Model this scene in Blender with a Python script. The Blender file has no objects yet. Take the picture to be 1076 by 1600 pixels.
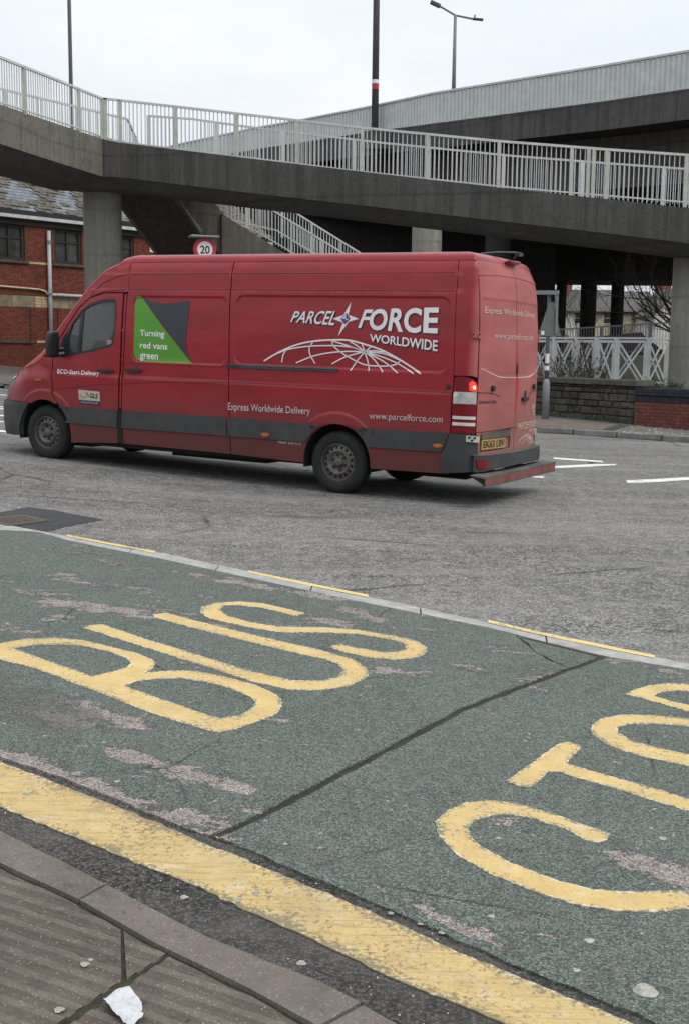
import bpy, math, random
from mathutils import Vector, Matrix, noise
from mathutils.geometry import delaunay_2d_cdt
random.seed(7)
scene = bpy.context.scene
R = math.radians
# ------------------------------------------------------------------ camera
F_PX, PITCH, ROLL, EYE = 1800.0, R(7.9), 0.010, 1.63
fw = Vector((0, math.cos(PITCH), -math.sin(PITCH)))
up0 = Vector((0, math.sin(PITCH), math.cos(PITCH)))
rt = math.cos(ROLL) * Vector((1, 0, 0)) + math.sin(ROLL) * up0
up = -math.sin(ROLL) * Vector((1, 0, 0)) + math.cos(ROLL) * up0
cam_d = bpy.data.cameras.new('camera')
cam = bpy.data.objects.new('camera', cam_d)
scene.collection.objects.link(cam)
scene.camera = cam
cam.matrix_world = Matrix(((rt.x, up.x, -fw.x, 0), (rt.y, up.y, -fw.y, 0), (rt.z, up.z, -fw.z, EYE), (0, 0, 0, 1)))
cam_d.sensor_fit = 'VERTICAL'
cam_d.sensor_height = 24.0
cam_d.lens = F_PX / 1600 * 24.0
cam_d.clip_start = 0.05
cam_d.clip_end = 6000
# ------------------------------------------------------------------ light
SUN_EL, SUN_AZ = 52, 60          # azimuth of the sun east of straight behind the camera
world = bpy.data.worlds.new('World')
scene.world = world
world.use_nodes = True
nt = world.node_tree
nt.nodes.clear()
N = nt.nodes.new
out = N('ShaderNodeOutputWorld')
sky = N('ShaderNodeTexSky'); sky.sky_type = 'NISHITA'; sky.sun_disc = False
sky.sun_elevation = R(SUN_EL); sky.sun_rotation = R(180 - SUN_AZ); sky.dust_density = 3
bg1 = N('ShaderNodeBackground'); bg1.inputs[1].default_value = 0.08
nt.links.new(sky.outputs[0], bg1.inputs[0])
# overcast layer: soft cloud noise, brighter towards the zenith as real cloud cover is
tc = N('ShaderNodeTexCoord')
mp = N('ShaderNodeMapping'); mp.inputs['Scale'].default_value = (1, 1, 2.6)
nt.links.new(tc.outputs['Generated'], mp.inputs[0])
nz = N('ShaderNodeTexNoise'); nz.inputs['Scale'].default_value = 3.2; nz.inputs['Detail'].default_value = 6; nz.inputs['Roughness'].default_value = .55
nt.links.new(mp.outputs[0], nz.inputs['Vector'])
cr = N('ShaderNodeValToRGB')
cr.color_ramp.elements[0].position = .3; cr.color_ramp.elements[0].color = (.71, .775, .85, 1)
cr.color_ramp.elements[1].position = .72; cr.color_ramp.elements[1].color = (.90, .92, .935, 1)
nt.links.new(nz.outputs[0], cr.inputs[0])
sx = N('ShaderNodeSeparateXYZ'); nt.links.new(tc.outputs['Generated'], sx.inputs[0])
mr = N('ShaderNodeMapRange'); mr.inputs[1].default_value = 0; mr.inputs[2].default_value = 1; mr.inputs[3].default_value = .86; mr.inputs[4].default_value = 1.55
nt.links.new(sx.outputs['Z'], mr.inputs[0])
bg2 = N('ShaderNodeBackground')
nt.links.new(cr.outputs[0], bg2.inputs[0]); nt.links.new(mr.outputs[0], bg2.inputs[1])
mx = N('ShaderNodeMixShader'); mx.inputs[0].default_value = .93
nt.links.new(bg1.outputs[0], mx.inputs[1]); nt.links.new(bg2.outputs[0], mx.inputs[2])
nt.links.new(mx.outputs[0], out.inputs[0])
sun_d = bpy.data.lights.new('sun', 'SUN'); sun_d.energy = 1.2; sun_d.angle = R(28); sun_d.color = (1, .93, .84)
sun = bpy.data.objects.new('sun', sun_d); scene.collection.objects.link(sun)
sd_ = Vector((math.sin(R(SUN_AZ)) * math.cos(R(SUN_EL)), -math.cos(R(SUN_AZ)) * math.cos(R(SUN_EL)), math.sin(R(SUN_EL))))
sun.rotation_euler = sd_.to_track_quat('Z', 'Y').to_euler()
scene.view_settings.view_transform = 'Standard'
scene.view_settings.look = 'None'
scene.view_settings.exposure = 0.20
scene.view_settings.gamma = 1
scene.view_settings.use_curve_mapping = False
# ------------------------------------------------------------------ geometry of the place
CAM = Vector((0, 0, EYE))
def gz(x, y):                     # the lie of the ground: falls gently to the right, climbs to the left
    x = max(-25., min(60., x)); y = max(-20., min(120., y))
    q = min(x, 0.); q2 = max(q, -14.)
    return -.022 * x + .004 * y + .0055 * q2 * q2 + (q2 - q) * .154
def ray(x, y): return fw + (x - 538) / F_PX * rt - (y - 800) / F_PX * up
def pg(x, y, h=0.):               # point of the ground (raised by h) seen in a direction
    r = ray(x, y); t = (h - EYE) / (r.z + .022 * r.x - .004 * r.y)
    for i in range(60):
        p = CAM + r * t
        t += (p.z - gz(p.x, p.y) - h) / (-r.z - .022 * r.x + .004 * r.y + .02) * .6
    return CAM + r * t
def pd(x, y, D):                  # point at distance D in front
    r = ray(x, y); return CAM + r * (D / r.y)
def proj(p):
    d = Vector(p) - CAM; z = d.dot(fw)
    return 538 + F_PX * d.dot(rt) / z, 800 - F_PX * d.dot(up) / z
# ------------------------------------------------------------------ scene helpers
col = scene.collection
PM = {}
def pm(o): return PM.get(o.name, Matrix.Identity(4))
def tag(o, label=None, cat=None, group=None, kind=None):
    if label: o['label'] = label
    if cat: o['category'] = cat
    if group: o['group'] = group
    if kind: o['kind'] = kind
    return o
def thing(name, loc, label=None, cat=None, group=None, kind=None, mat4=None):
    o = bpy.data.objects.new(name, None); col.objects.link(o)
    o.empty_display_size = .2
    m = mat4 if mat4 is not None else Matrix.Translation(Vector(loc))
    o.matrix_world = m
    PM[o.name] = m.copy()
    return tag(o, label, cat, group, kind)
def mesh_of(name, verts, faces, mats, smooth=False, fm=None):
    me = bpy.data.meshes.new(name)
    me.from_pydata([tuple(v) for v in verts], [], faces)
    for m in (mats if isinstance(mats, (list, tuple)) else [mats]): me.materials.append(m)
    if fm: me.polygons.foreach_set('material_index', fm)
    if smooth: me.polygons.foreach_set('use_smooth', [True] * len(me.polygons))
    me.update()
    return me
def link(name, me, parent=None, loc=None):
    o = bpy.data.objects.new(name, me); col.objects.link(o)
    if parent is not None:
        o.parent = parent
        if loc is not None: o.location = loc
        PM[o.name] = pm(parent) @ Matrix.Translation(Vector(loc) if loc is not None else Vector((0, 0, 0)))
    elif loc is not None:
        o.location = loc; PM[o.name] = Matrix.Translation(Vector(loc))
    return o
class MB:
    """collects shapes in world coordinates (or in the thing's own when local)"""
    def __init__(s): s.v = []; s.f = []; s.m = []
    def add(s, vs, fs, mi=0):
        n = len(s.v); s.v += [Vector(v) for v in vs]; s.f += [tuple(i + n for i in f) for f in fs]; s.m += [mi] * len(fs); return s
    def hexa(s, a, b, c, d, e, f, g, h, mi=0):   # bottom a b c d, top e f g h
        return s.add([a, b, c, d, e, f, g, h], [(3, 2, 1, 0), (4, 5, 6, 7), (0, 1, 5, 4), (1, 2, 6, 5), (2, 3, 7, 6), (3, 0, 4, 7)], mi)
    def box(s, c, ax, ay, az, mi=0):             # centre and three half-axis vectors
        c, ax, ay, az = map(Vector, (c, ax, ay, az))
        q = [(-1, -1), (1, -1), (1, 1), (-1, 1)]
        return s.hexa(*[c + ax * i + ay * j - az for i, j in q], *[c + ax * i + ay * j + az for i, j in q], mi=mi)
    def bb(s, x0, x1, y0, y1, z0, z1, mi=0):
        return s.box(((x0 + x1) / 2, (y0 + y1) / 2, (z0 + z1) / 2), ((x1 - x0) / 2, 0, 0), (0, (y1 - y0) / 2, 0), (0, 0, (z1 - z0) / 2), mi)
    def bar(s, p, q, w, h, upv=(0, 0, 1), mi=0):
        p, q = Vector(p), Vector(q); d = (q - p); L = d.length; d.normalize()
        sd = d.cross(Vector(upv)); 
        if sd.length < 1e-4: sd = d.cross(Vector((1, 0, 0)))
        sd.normalize(); u = sd.cross(d)
        return s.box((p + q) / 2, d * (L / 2), sd * (w / 2), u * (h / 2), mi)
    def tube(s, pts, rs, n=8, cap=True, mi=0):
        pts = [Vector(p) for p in pts]
        if not isinstance(rs, (list, tuple)): rs = [rs] * len(pts)
        base = len(s.v); prev = None
        for i, p in enumerate(pts):
            d = (pts[min(i + 1, len(pts) - 1)] - pts[max(i - 1, 0)]).normalized()
            if prev is None:
                a = d.cross(Vector((0, 0, 1)))
                if a.length < 1e-3: a = d.cross(Vector((1, 0, 0)))
                a.normalize()
            else:
                a = prev - d * prev.dot(d)
                if a.length < 1e-6: a = d.cross(Vector((1, 0, 0)))
                a.normalize()
            prev = a; b = d.cross(a)
            for k in range(n):
                t = 2 * math.pi * k / n
                s.v.append(p + (a * math.cos(t) + b * math.sin(t)) * rs[i])
        for i in range(len(pts) - 1):
            for k in range(n):
                k2 = (k + 1) % n
                s.f.append((base + i * n + k, base + i * n + k2, base + (i + 1) * n + k2, base + (i + 1) * n + k)); s.m.append(mi)
        if cap:
            s.f.append(tuple(base + k for k in range(n))[::-1]); s.m.append(mi)
            s.f.append(tuple(base + (len(pts) - 1) * n + k for k in range(n))); s.m.append(mi)
        return s
    def mesh(s, name, mats, org=(0, 0, 0), smooth=False, inv=None):
        if inv is None:
            o = Vector(org); vs = [v - o for v in s.v]
        else: vs = [inv @ v for v in s.v]
        return mesh_of(name, vs, s.f, mats, smooth, s.m)
    def build(s, name, mats, parent=None, smooth=False, org=None, local=False):
        if parent is not None:
            inv = None if local else pm(parent).inverted()
            return link(name, s.mesh(name, mats, smooth=smooth, inv=inv), parent)
        if org is None: org = (0, 0, 0)
        return link(name, s.mesh(name, mats, org, smooth), None, org)
def smooth_by_angle(o, ang=40):
    me = o.data
    me.polygons.foreach_set('use_smooth', [True] * len(me.polygons))
    try: me.set_sharp_from_angle(angle=R(ang))
    except Exception: pass
# ------------------------------------------------------------------ materials
MATS = {}
def new_mat(name, rough=.7, metal=0., spec=.5):
    m = bpy.data.materials.new(name); m.use_nodes = True
    b = m.node_tree.nodes['Principled BSDF']
    b.inputs['Roughness'].default_value = rough; b.inputs['Metallic'].default_value = metal
    b.inputs['Specular IOR Level'].default_value = spec
    MATS[name] = m
    return m, m.node_tree, b
class G_:
    """tiny node-graph writer"""
    def __init__(s, nt): s.nt = nt
    def n(s, t, **k):
        o = s.nt.nodes.new(t)
        for a, v in k.items(): setattr(o, a, v)
        return o
    def l(s, a, b): s.nt.links.new(a, b)
    def pos(s, scale=(1, 1, 1), obj=False):
        t = s.n('ShaderNodeTexCoord') if obj else s.n('ShaderNodeNewGeometry')
        m = s.n('ShaderNodeMapping'); m.inputs['Scale'].default_value = scale
        s.l(t.outputs['Object'] if obj else t.outputs['Position'], m.inputs[0]); return m.outputs[0]
    def noise(s, vec, scale, detail=3, rough=.55, dist=0):
        o = s.n('ShaderNodeTexNoise'); o.inputs['Scale'].default_value = scale; o.inputs['Detail'].default_value = detail
        o.inputs['Roughness'].default_value = rough; o.inputs['Distortion'].default_value = dist
        s.l(vec, o.inputs['Vector']); return o.outputs[0]
    def voro(s, vec, scale, out='Color', feature='F1'):
        o = s.n('ShaderNodeTexVoronoi', feature=feature); o.inputs['Scale'].default_value = scale
        s.l(vec, o.inputs['Vector']); return o.outputs[out]
    def step(s, v, lo, hi, a=0., b=1.):
        o = s.n('ShaderNodeMapRange'); o.inputs[1].default_value = lo; o.inputs[2].default_value = hi
        o.inputs[3].default_value = a; o.inputs[4].default_value = b; s.l(v, o.inputs[0]); return o.outputs[0]
    def mix(s, f, a, b, mode='MIX'):
        o = s.n('ShaderNodeMixRGB', blend_type=mode)
        for i, v in ((0, f), (1, a), (2, b)):
            if isinstance(v, (int, float)): o.inputs[i].default_value = v
            elif isinstance(v, tuple): o.inputs[i].default_value = (*v, 1) if len(v) == 3 else v
            else: s.l(v, o.inputs[i])
        return o.outputs[0]
    def math(s, op, a, b=None):
        o = s.n('ShaderNodeMath', operation=op)
        for i, v in ((0, a), (1, b)):
            if v is None: continue
            if isinstance(v, (int, float)): o.inputs[i].default_value = v
            else: s.l(v, o.inputs[i])
        return o.outputs[0]
    def bump(s, bsdf, h, strength=.3, dist=.01):
        o = s.n('ShaderNodeBump'); o.inputs['Strength'].default_value = strength; o.inputs['Distance'].default_value = dist
        s.l(h, o.inputs['Height']); s.l(o.outputs[0], bsdf.inputs['Normal'])
def simple(name, c, rough=.6, metal=0., var=.15, scale=6., bump=0., bscale=60., spec=.5, obj=False, dirt=None, dirt_amt=.5, dscale=2.):
    m, nt, b = new_mat(name, rough, metal, spec); g = G_(nt)
    p = g.pos(obj=obj)
    n = g.noise(p, scale, 4)
    lo = tuple(max(0, x * (1 - var)) for x in c); hi = tuple(x * (1 + var) for x in c)
    cc = g.mix(g.step(n, .3, .7), lo, hi)
    if dirt:
        d = g.noise(p, dscale, 6, .65)
        cc = g.mix(g.math('MULTIPLY', g.step(d, .48, .68), dirt_amt), cc, dirt)
    g.l(cc, b.inputs['Base Color'])
    if bump: g.bump(b, g.noise(p, bscale, 3), bump, .01)
    return m
def concrete(name, base, dark, streak=.6, rough=.9, moss=None, bumpd=.01, lift=None):
    m, nt, b = new_mat(name, rough, 0, .3); g = G_(nt)
    p = g.pos(); ps = g.pos((2.2, 2.2, .10)); ps2 = g.pos((7, 7, .35))
    n1 = g.noise(p, .7, 6, .6); n2 = g.noise(ps, 2.2, 6, .7); n3 = g.noise(p, 22, 5, .7); n4 = g.noise(p, 4, 7, .75); n5 = g.noise(ps2, 1.6, 5, .7)
    lift = lift or tuple(min(1, x * 1.8) for x in base)
    c = g.mix(g.step(n1, .32, .68), tuple(x * .72 for x in base), tuple(x * 1.1 for x in base))
    c = g.mix(g.math('MULTIPLY', g.step(n5, .56, .72), .5), c, lift)
    c = g.mix(g.math('MULTIPLY', g.step(n2, .44, .62), streak), c, dark)
    c = g.mix(g.math('MULTIPLY', g.step(n4, .50, .66), .5), c, dark)
    c = g.mix(g.step(n3, .35, .75, 0, .4), c, lift)
    if moss:
        c = g.mix(g.math('MULTIPLY', g.step(g.noise(p, 3.1, 6, .75), .52, .66), .6), c, moss)
    sp = g.step(g.noise(p, 36, 2), .72, .76)
    c = g.mix(g.math('MULTIPLY', sp, .65), c, (.5, .5, .47))
    # shutter joints
    w = g.n('ShaderNodeTexWave', wave_type='BANDS', bands_direction='Z'); w.inputs['Scale'].default_value = .26; w.inputs['Distortion'].default_value = .4; w.inputs['Detail'].default_value = 2
    g.l(p, w.inputs['Vector'])
    c = g.mix(g.step(w.outputs['Fac'], .985, 1.0, 0, .35), c, dark)
    g.l(c, b.inputs['Base Color'])
    g.bump(b, g.mix(.5, n3, n4), .8, bumpd)
    return m
def asphalt(name, dark, light, agg=110., contrast=1., rough=.85, warm=None, cracks=False):
    m, nt, b = new_mat(name, rough, 0, .35); g = G_(nt)
    p = g.pos()
    v = g.voro(p, agg, 'Color'); vd = g.voro(p, agg, 'Distance')
    sp = g.n('ShaderNodeSeparateColor'); g.l(v, sp.inputs[0])
    big = g.noise(p, .55, 5, .6); mid = g.noise(p, 7, 5, .65); lane = g.noise(g.pos((.35, 1.6, 1)), .8, 4, .6)
    f = g.math('MULTIPLY', sp.outputs[0], contrast)
    c = g.mix(g.step(f, .05, .95), dark, light)
    c = g.mix(g.step(vd, .35, .8, 0, .9), c, tuple(x * .22 for x in dark))
    v2 = g.voro(p, agg * .3, 'Color'); sp3 = g.n('ShaderNodeSeparateColor'); g.l(v2, sp3.inputs[0])
    c = g.mix(g.step(sp3.outputs[0], .55, 1, 0, .35), c, tuple(x * .5 for x in dark))
    c = g.mix(g.step(big, .35, .65, .0, .38), c, tuple(x * .6 for x in dark))
    c = g.mix(g.step(lane, .42, .66, 0, .42), c, tuple(x * .62 for x in light))
    c = g.mix(g.step(mid, .45, .75, 0, .3), c, tuple(x * 1.05 for x in light))
    sp2 = g.step(g.voro(p, agg * .45, 'Distance'), .16, .08)
    spr = g.step(sp.outputs[1], .80, .86)
    c = g.mix(g.math('MULTIPLY', sp2, spr), c, (.70, .68, .63))
    if cracks:
        wv = g.mix(.12, g.pos((.55, .9, 1)), g.noise(p, 2.2, 5, .7), 'ADD')
        ce = g.voro(wv, .45, 'Distance', 'DISTANCE_TO_EDGE')
        ck = g.math('MULTIPLY', g.step(ce, .010, .002), g.step(g.noise(p, .5, 3), .48, .56))
        c = g.mix(g.math('MULTIPLY', ck, .75), c, (.02, .02, .02))
    oil = g.math('MULTIPLY', g.step(g.noise(g.pos((.6, 1.3, 1)), 1.1, 7, .78), .57, .70), .5)
    c = g.mix(oil, c, tuple(x * .45 for x in dark))
    if warm: c = g.mix(g.step(g.noise(p, 1.6, 5, .7), .5, .68, 0, .5), c, warm)
    g.l(c, b.inputs['Base Color'])
    hgt = g.mix(.5, g.step(vd, 0, .8, 1, 0), g.noise(p, agg * .5, 3))
    g.bump(b, hgt, .8, .008)
    return m
M_ROAD = asphalt('asphalt_road', (.060, .058, .056), (.42, .405, .385), 68, cracks=True)
M_GUT = asphalt('gutter_tarmac', (.022, .021, .020), (.16, .15, .14), 100)
M_PATCH = asphalt('asphalt_patch', (.05, .05, .054), (.10, .10, .105), 130)
M_TAR = simple('tar_joint', (.014, .013, .012), .8, var=.4, scale=30, bump=.8, bscale=90, dirt=(.05, .06, .02), dirt_amt=.6, dscale=9)
M_EARTH = simple('earth', (.07, .062, .045), .95, var=.4, scale=5, bump=.8, bscale=20, dirt=(.05, .065, .03), dscale=1.2)
M_LIGHTKERB = simple('pale_channel_concrete', (.36, .35, .335), .9, var=.18, scale=14, bump=.4, bscale=120, dirt=(.17, .165, .155), dscale=5)
M_KERB = simple('kerb_concrete', (.20, .20, .19), .9, var=.2, scale=9, bump=.4, bscale=80, dirt=(.07, .07, .065), dscale=3)
def granite(name, base):
    m, nt, b = new_mat(name, .85, 0, .35); g = G_(nt); p = g.pos()
    v = g.voro(p, 260, 'Color'); sp = g.n('ShaderNodeSeparateColor'); g.l(v, sp.inputs[0])
    c = g.mix(g.step(g.noise(p, 5, 5, .65), .3, .7), tuple(x * .65 for x in base), tuple(x * 1.25 for x in base))
    c = g.mix(g.step(sp.outputs[0], .0, 1, 0, .5), c, tuple(x * .5 for x in base))
    c = g.mix(g.math('MULTIPLY', g.step(sp.outputs[1], .96, .98), .45), c, (.42, .37, .30))
    c = g.mix(g.math('MULTIPLY', g.step(g.noise(p, 16, 5, .7), .56, .68), .5), c, (.045, .043, .038))
    g.l(c, b.inputs['Base Color']); g.bump(b, g.noise(p, 140, 4), .5, .006)
    return m
M_GRANITE = granite('weathered_kerb_granite', (.17, .145, .125))
M_SLAB = granite('ribbed_paving', (.150, .126, .104))
M_GROOVE = granite('ribbed_paving_groove_shade', (.112, .094, .076))  # darker grooves: the shade between the ribs painted into the colour
M_MOSS = simple('moss_joint', (.028, .030, .014), .95, var=.6, scale=25, bump=.8, bscale=120)
def bay_mat():
    m, nt, b = new_mat('green_bay_surface', .85, 0, .3); g = G_(nt); p = g.pos()
    v = g.voro(p, 150, 'Color'); vd = g.voro(p, 150, 'Distance'); sp = g.n('ShaderNodeSeparateColor'); g.l(v, sp.inputs[0])
    green = g.mix(g.step(sp.outputs[0], 0, 1), (.040, .056, .048), (.20, .235, .205))
    green = g.mix(g.step(g.noise(p, 1.1, 5, .6), .32, .62, .15, .62), green, g.mix(sp.outputs[0], (.085, .10, .09), (.25, .275, .25)))
    green = g.mix(g.math('MULTIPLY', g.step(g.noise(p, 30, 4, .75), .48, .70), .6), green, (.075, .078, .072))
    green = g.mix(g.math('MULTIPLY', g.step(g.noise(p, 4.5, 6, .75), .5, .66), .45), green, (.115, .112, .104))
    green = g.mix(g.step(vd, .4, .8, 0, .7), green, (.018, .022, .020))
    bare = g.mix(g.step(sp.outputs[1], 0, 1), (.14, .12, .11), (.52, .45, .415))
    bare = g.mix(g.step(g.noise(p, 9, 4), .4, .7, 0, .45), bare, (.12, .115, .11))
    bare = g.mix(g.step(vd, .4, .8, 0, .6), bare, (.05, .045, .04))
    at = g.n('ShaderNodeAttribute'); at.attribute_name = 'wear'
    rot = g.n('ShaderNodeMapping'); rot.inputs['Rotation'].default_value = (0, 0, R(35)); rot.inputs['Scale'].default_value = (1, 3.2, 1)
    ge = g.n('ShaderNodeNewGeometry'); g.l(ge.outputs['Position'], rot.inputs[0])
    n = g.noise(g.pos((1, 1.5, 1)), 7.5, 8, .72, .3); n2 = g.noise(p, 45, 4, .7); ns = g.noise(rot.outputs[0], 1.9, 7, .72)
    w = g.math('ADD', g.math('ADD', at.outputs['Fac'], g.math('MULTIPLY', g.math('SUBTRACT', n, .5), 1.9)), g.math('MULTIPLY', g.math('SUBTRACT', n2, .5), .9))
    w = g.math('ADD', w, g.step(ns, .54, .72, 0, .8))
    msk = g.step(w, .45, .52)
    c = g.mix(msk, green, bare)
    edge = g.math('MULTIPLY', g.step(w, .36, .44), g.math('SUBTRACT', 1, msk))
    c = g.mix(g.math('MULTIPLY', edge, .45), c, (.03, .035, .03))
    dk = g.n('ShaderNodeAttribute'); dk.attribute_name = 'grime'
    c = g.mix(g.math('MULTIPLY', g.step(g.math('ADD', dk.outputs['Fac'], g.math('MULTIPLY', g.math('SUBTRACT', n, .5), 1.1)), .42, .62), .72), c, g.mix(sp.outputs[0], (.04, .04, .038), (.15, .145, .135)))
    fl = g.math('MULTIPLY', g.step(g.math('ADD', g.voro(p, 13, 'Distance'), g.math('MULTIPLY', g.math('SUBTRACT', n2, .5), .25)), .12, .05), g.step(g.noise(p, 3.3, 2), .47, .60))
    c = g.mix(g.math('MULTIPLY', fl, .7), c, (.45, .44, .40))
    fl2 = g.math('MULTIPLY', g.step(g.voro(p, 60, 'Distance'), .20, .1), g.step(sp.outputs[2], .45, .5))
    c = g.mix(g.math('MULTIPLY', fl2, .6), c, (.46, .48, .44))
    wv = g.mix(.10, g.pos((.8, 1.1, 1)), g.noise(p, 3.2, 6, .75), 'ADD')
    ce = g.voro(wv, .8, 'Distance', 'DISTANCE_TO_EDGE')
    ck = g.math('MULTIPLY', g.step(ce, .006, .001), g.step(g.noise(p, .9, 3), .50, .58))
    c = g.mix(g.math('MULTIPLY', ck, .8), c, (.018, .018, .016))
    stn = g.math('MULTIPLY', g.step(g.noise(p, 2.6, 7, .8), .56, .70), .45)
    c = g.mix(stn, c, (.035, .036, .033))
    g.l(c, b.inputs['Base Color'])
    hgt = g.mix(.5, g.step(vd, 0, .8, 1, 0), g.math('MULTIPLY', g.math('SUBTRACT', 1, msk), .9))
    g.bump(b, hgt, .8, .006)
    return m
M_BAY = bay_mat()
def paint(name, c, worn, amt=.5, scale=26., grooves=False, cream=.7):
    m, nt, b = new_mat(name, .75, 0, .35); g = G_(nt); p = g.pos()
    n = g.noise(p, scale, 8, .78); n2 = g.noise(p, 2.2, 3)
    at = g.n('ShaderNodeAttribute'); at.attribute_name = 'edge'
    base = g.mix(g.step(g.noise(p, 6, 5, .6), .3, .7), tuple(x * .86 for x in c), tuple(min(1, x * 1.08) for x in c))
    base = g.mix(g.math('MULTIPLY', g.step(g.noise(p, 13, 6, .75), .52, .68), .45), base, tuple(min(1, .35 * x + .40) for x in c))
    base = g.mix(g.math('MULTIPLY', g.step(g.noise(p, 5, 6, .75), .54, .72), .40), base, tuple(x * .55 for x in (c[0], c[0] * .85, c[0] * .6)))
    base = g.mix(g.math('MULTIPLY', g.step(g.noise(p, 130, 3), .48, .68), .35), base, tuple(x * .55 for x in c))
    ed = g.math('ADD', at.outputs['Fac'], g.math('MULTIPLY', g.math('SUBTRACT', g.noise(p, 18, 6, .7), .5), 1.3))
    base = g.mix(g.math('MULTIPLY', g.step(ed, .70, .76), cream), base, (.66, .61, .46))
    base = g.mix(g.math('MULTIPLY', g.step(g.noise(g.pos((1.6, .7, 1)), 3.1, 8, .8), .55, .72), .5), base, (.17, .15, .11))
    w = g.math('ADD', n, g.math('MULTIPLY', g.math('SUBTRACT', n2, .5), .42))
    w = g.math('ADD', w, g.math('MULTIPLY', at.outputs['Fac'], .13))
    lo = .62 - amt * .08
    base = g.mix(g.math('MULTIPLY', g.step(w, lo, lo + .05), .85), base, worn)
    h = g.noise(p, 70, 4)
    if grooves:
        pr = g.n('ShaderNodeMapping'); pr.inputs['Rotation'].default_value = (0, 0, R(-62)); pr.inputs['Scale'].default_value = (7, 75, 9)
        t = g.n('ShaderNodeNewGeometry'); g.l(t.outputs['Position'], pr.inputs[0])
        gr = g.noise(pr.outputs[0], 1, 4, .6)
        base = g.mix(g.math('MULTIPLY', g.step(gr, .50, .64), .5), base, tuple(x * .5 for x in c))
        h = g.mix(.6, h, gr)
    g.l(base, b.inputs['Base Color']); g.bump(b, h, .6, .007)
    return m
M_YEL = paint('yellow_thermoplastic', (.62, .45, .185), (.13, .135, .12), .55, 55)
M_YELBAND = paint('yellow_band_paint', (.56, .415, .18), (.16, .135, .085), .75, 60, True, .45)
M_WHITE = paint('white_road_paint', (.74, .74, .71), (.2, .2, .2), .5)
M_YELLINE = paint('yellow_dash_paint', (.72, .55, .22), (.25, .24, .22), .5)
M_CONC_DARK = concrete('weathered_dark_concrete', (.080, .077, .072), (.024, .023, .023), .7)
M_CONC_MID = concrete('stained_ramp_concrete', (.155, .146, .126), (.042, .040, .036), .65, moss=(.20, .185, .13))
M_CONC_COL = concrete('column_concrete', (.30, .295, .25), (.135, .13, .11), .6, lift=(.38, .37, .33))
M_CONC_SOFF = concrete('soffit_concrete', (.045, .043, .044), (.02, .02, .02), .4)  # near-black base puts the shade under the viaduct into the colour
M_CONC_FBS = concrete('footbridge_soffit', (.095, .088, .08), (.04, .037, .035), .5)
M_CONC_WEB = concrete('girder_concrete', (.17, .155, .14), (.05, .046, .045), .5)
def wpaint(name, c, rust=.3, rough=.55):
    m, nt, b = new_mat(name, rough, 0, .4); g = G_(nt); p = g.pos()
    cc = g.mix(g.step(g.noise(p, 2.5, 4), .3, .7), tuple(x * .82 for x in c), c)
    cc = g.mix(g.math('MULTIPLY', g.step(g.noise(p, 9, 6, .7), .52, .7), rust), cc, (.17, .15, .12))
    g.l(cc, b.inputs['Base Color']); return m
M_RAIL = wpaint('white_railing_paint', (.60, .62, .61), .25)
M_RAILPOST = wpaint('dirty_post_paint', (.50, .50, .45), .5)
M_RAILDARK = wpaint('grey_railing_paint', (.13, .14, .155))
M_XF = wpaint('lattice_fence_paint', (.78, .79, .78), .15)
M_ALU = wpaint('aluminium_parapet', (.60, .62, .61), .20, .45)
M_GALV = wpaint('galvanised_steel', (.24, .255, .27), .35, .5)
M_POLE = wpaint('brown_grey_pole', (.085, .075, .085), .4)
M_LAMPGREY = wpaint('lamp_post_grey', (.20, .21, .22), .2)
M_PITSHADE = simple('gully_pit_shade', (.008, .008, .008), .6, .3, bump=.3)
M_GRATE = simple('grate_iron', (.12, .10, .085), .65, .3, var=.4, scale=30, bump=.3)
def brick_mat(name, a, bcol, dark, scale=3.):
    m, nt, b = new_mat(name, .9, 0, .3); g = G_(nt); p = g.pos()
    oi = g.n('ShaderNodeObjectInfo')
    f = g.math('FRACT', g.math('ADD', oi.outputs['Random'], g.noise(g.pos((4.4, 4.4, 13)), 1.0, 1)))
    c = g.mix(f, a, bcol)
    c = g.mix(g.math('MULTIPLY', g.step(g.noise(p, scale, 5, .7), .5, .72), .6), c, dark)
    c = g.mix(g.step(g.noise(p, 60, 3), .3, .8, 0, .25), c, tuple(x * 1.5 for x in a))
    g.l(c, b.inputs['Base Color']); g.bump(b, g.noise(p, 70, 3), .3, .006); return m
M_BRICK = brick_mat('red_brick', (.145, .043, .027), (.225, .072, .045), (.055, .026, .023), 1.3)
M_BRICK2 = brick_mat('low_wall_brick', (.14, .047, .035), (.20, .075, .058), (.07, .035, .03))
M_MORTAR = simple('brick_mortar', (.075, .05, .04), .95, var=.3, scale=8)
M_BLUEBRICK = brick_mat('blue_engineering_brick', (.028, .030, .038), (.05, .052, .062), (.012, .012, .015))
M_STONE = brick_mat('rubble_stone', (.045, .043, .037), (.125, .113, .088), (.022, .022, .02), 2.5)
M_STONEJ = simple('stone_joint', (.022, .02, .018), .95, var=.4, scale=12)
M_COPING = concrete('coping_stone', (.11, .105, .085), (.035, .035, .03), .6, moss=(.09, .10, .05))
M_SAND = simple('sandstone_band', (.30, .255, .17), .9, var=.25, scale=3, dirt=(.10, .09, .06), dirt_amt=.8, dscale=2, bump=.2)
M_CREAMBRICK = brick_mat('cream_brick', (.46, .36, .19), (.55, .45, .25), (.3, .23, .12))
M_WINFRAME = simple('dark_window_frame', (.03, .026, .022), .6, var=.3)
M_SILL = simple('mossy_sill', (.085, .085, .06), .9, var=.4, scale=5)
def dirty_glass(name, c=(.03, .032, .03)):
    m, nt, b = new_mat(name, .25, 0, .5); g = G_(nt); p = g.pos()
    g.l(g.mix(g.step(g.noise(p, 3, 4), .4, .7), c, tuple(x * 2.2 + .01 for x in c)), b.inputs['Base Color']); return m
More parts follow.
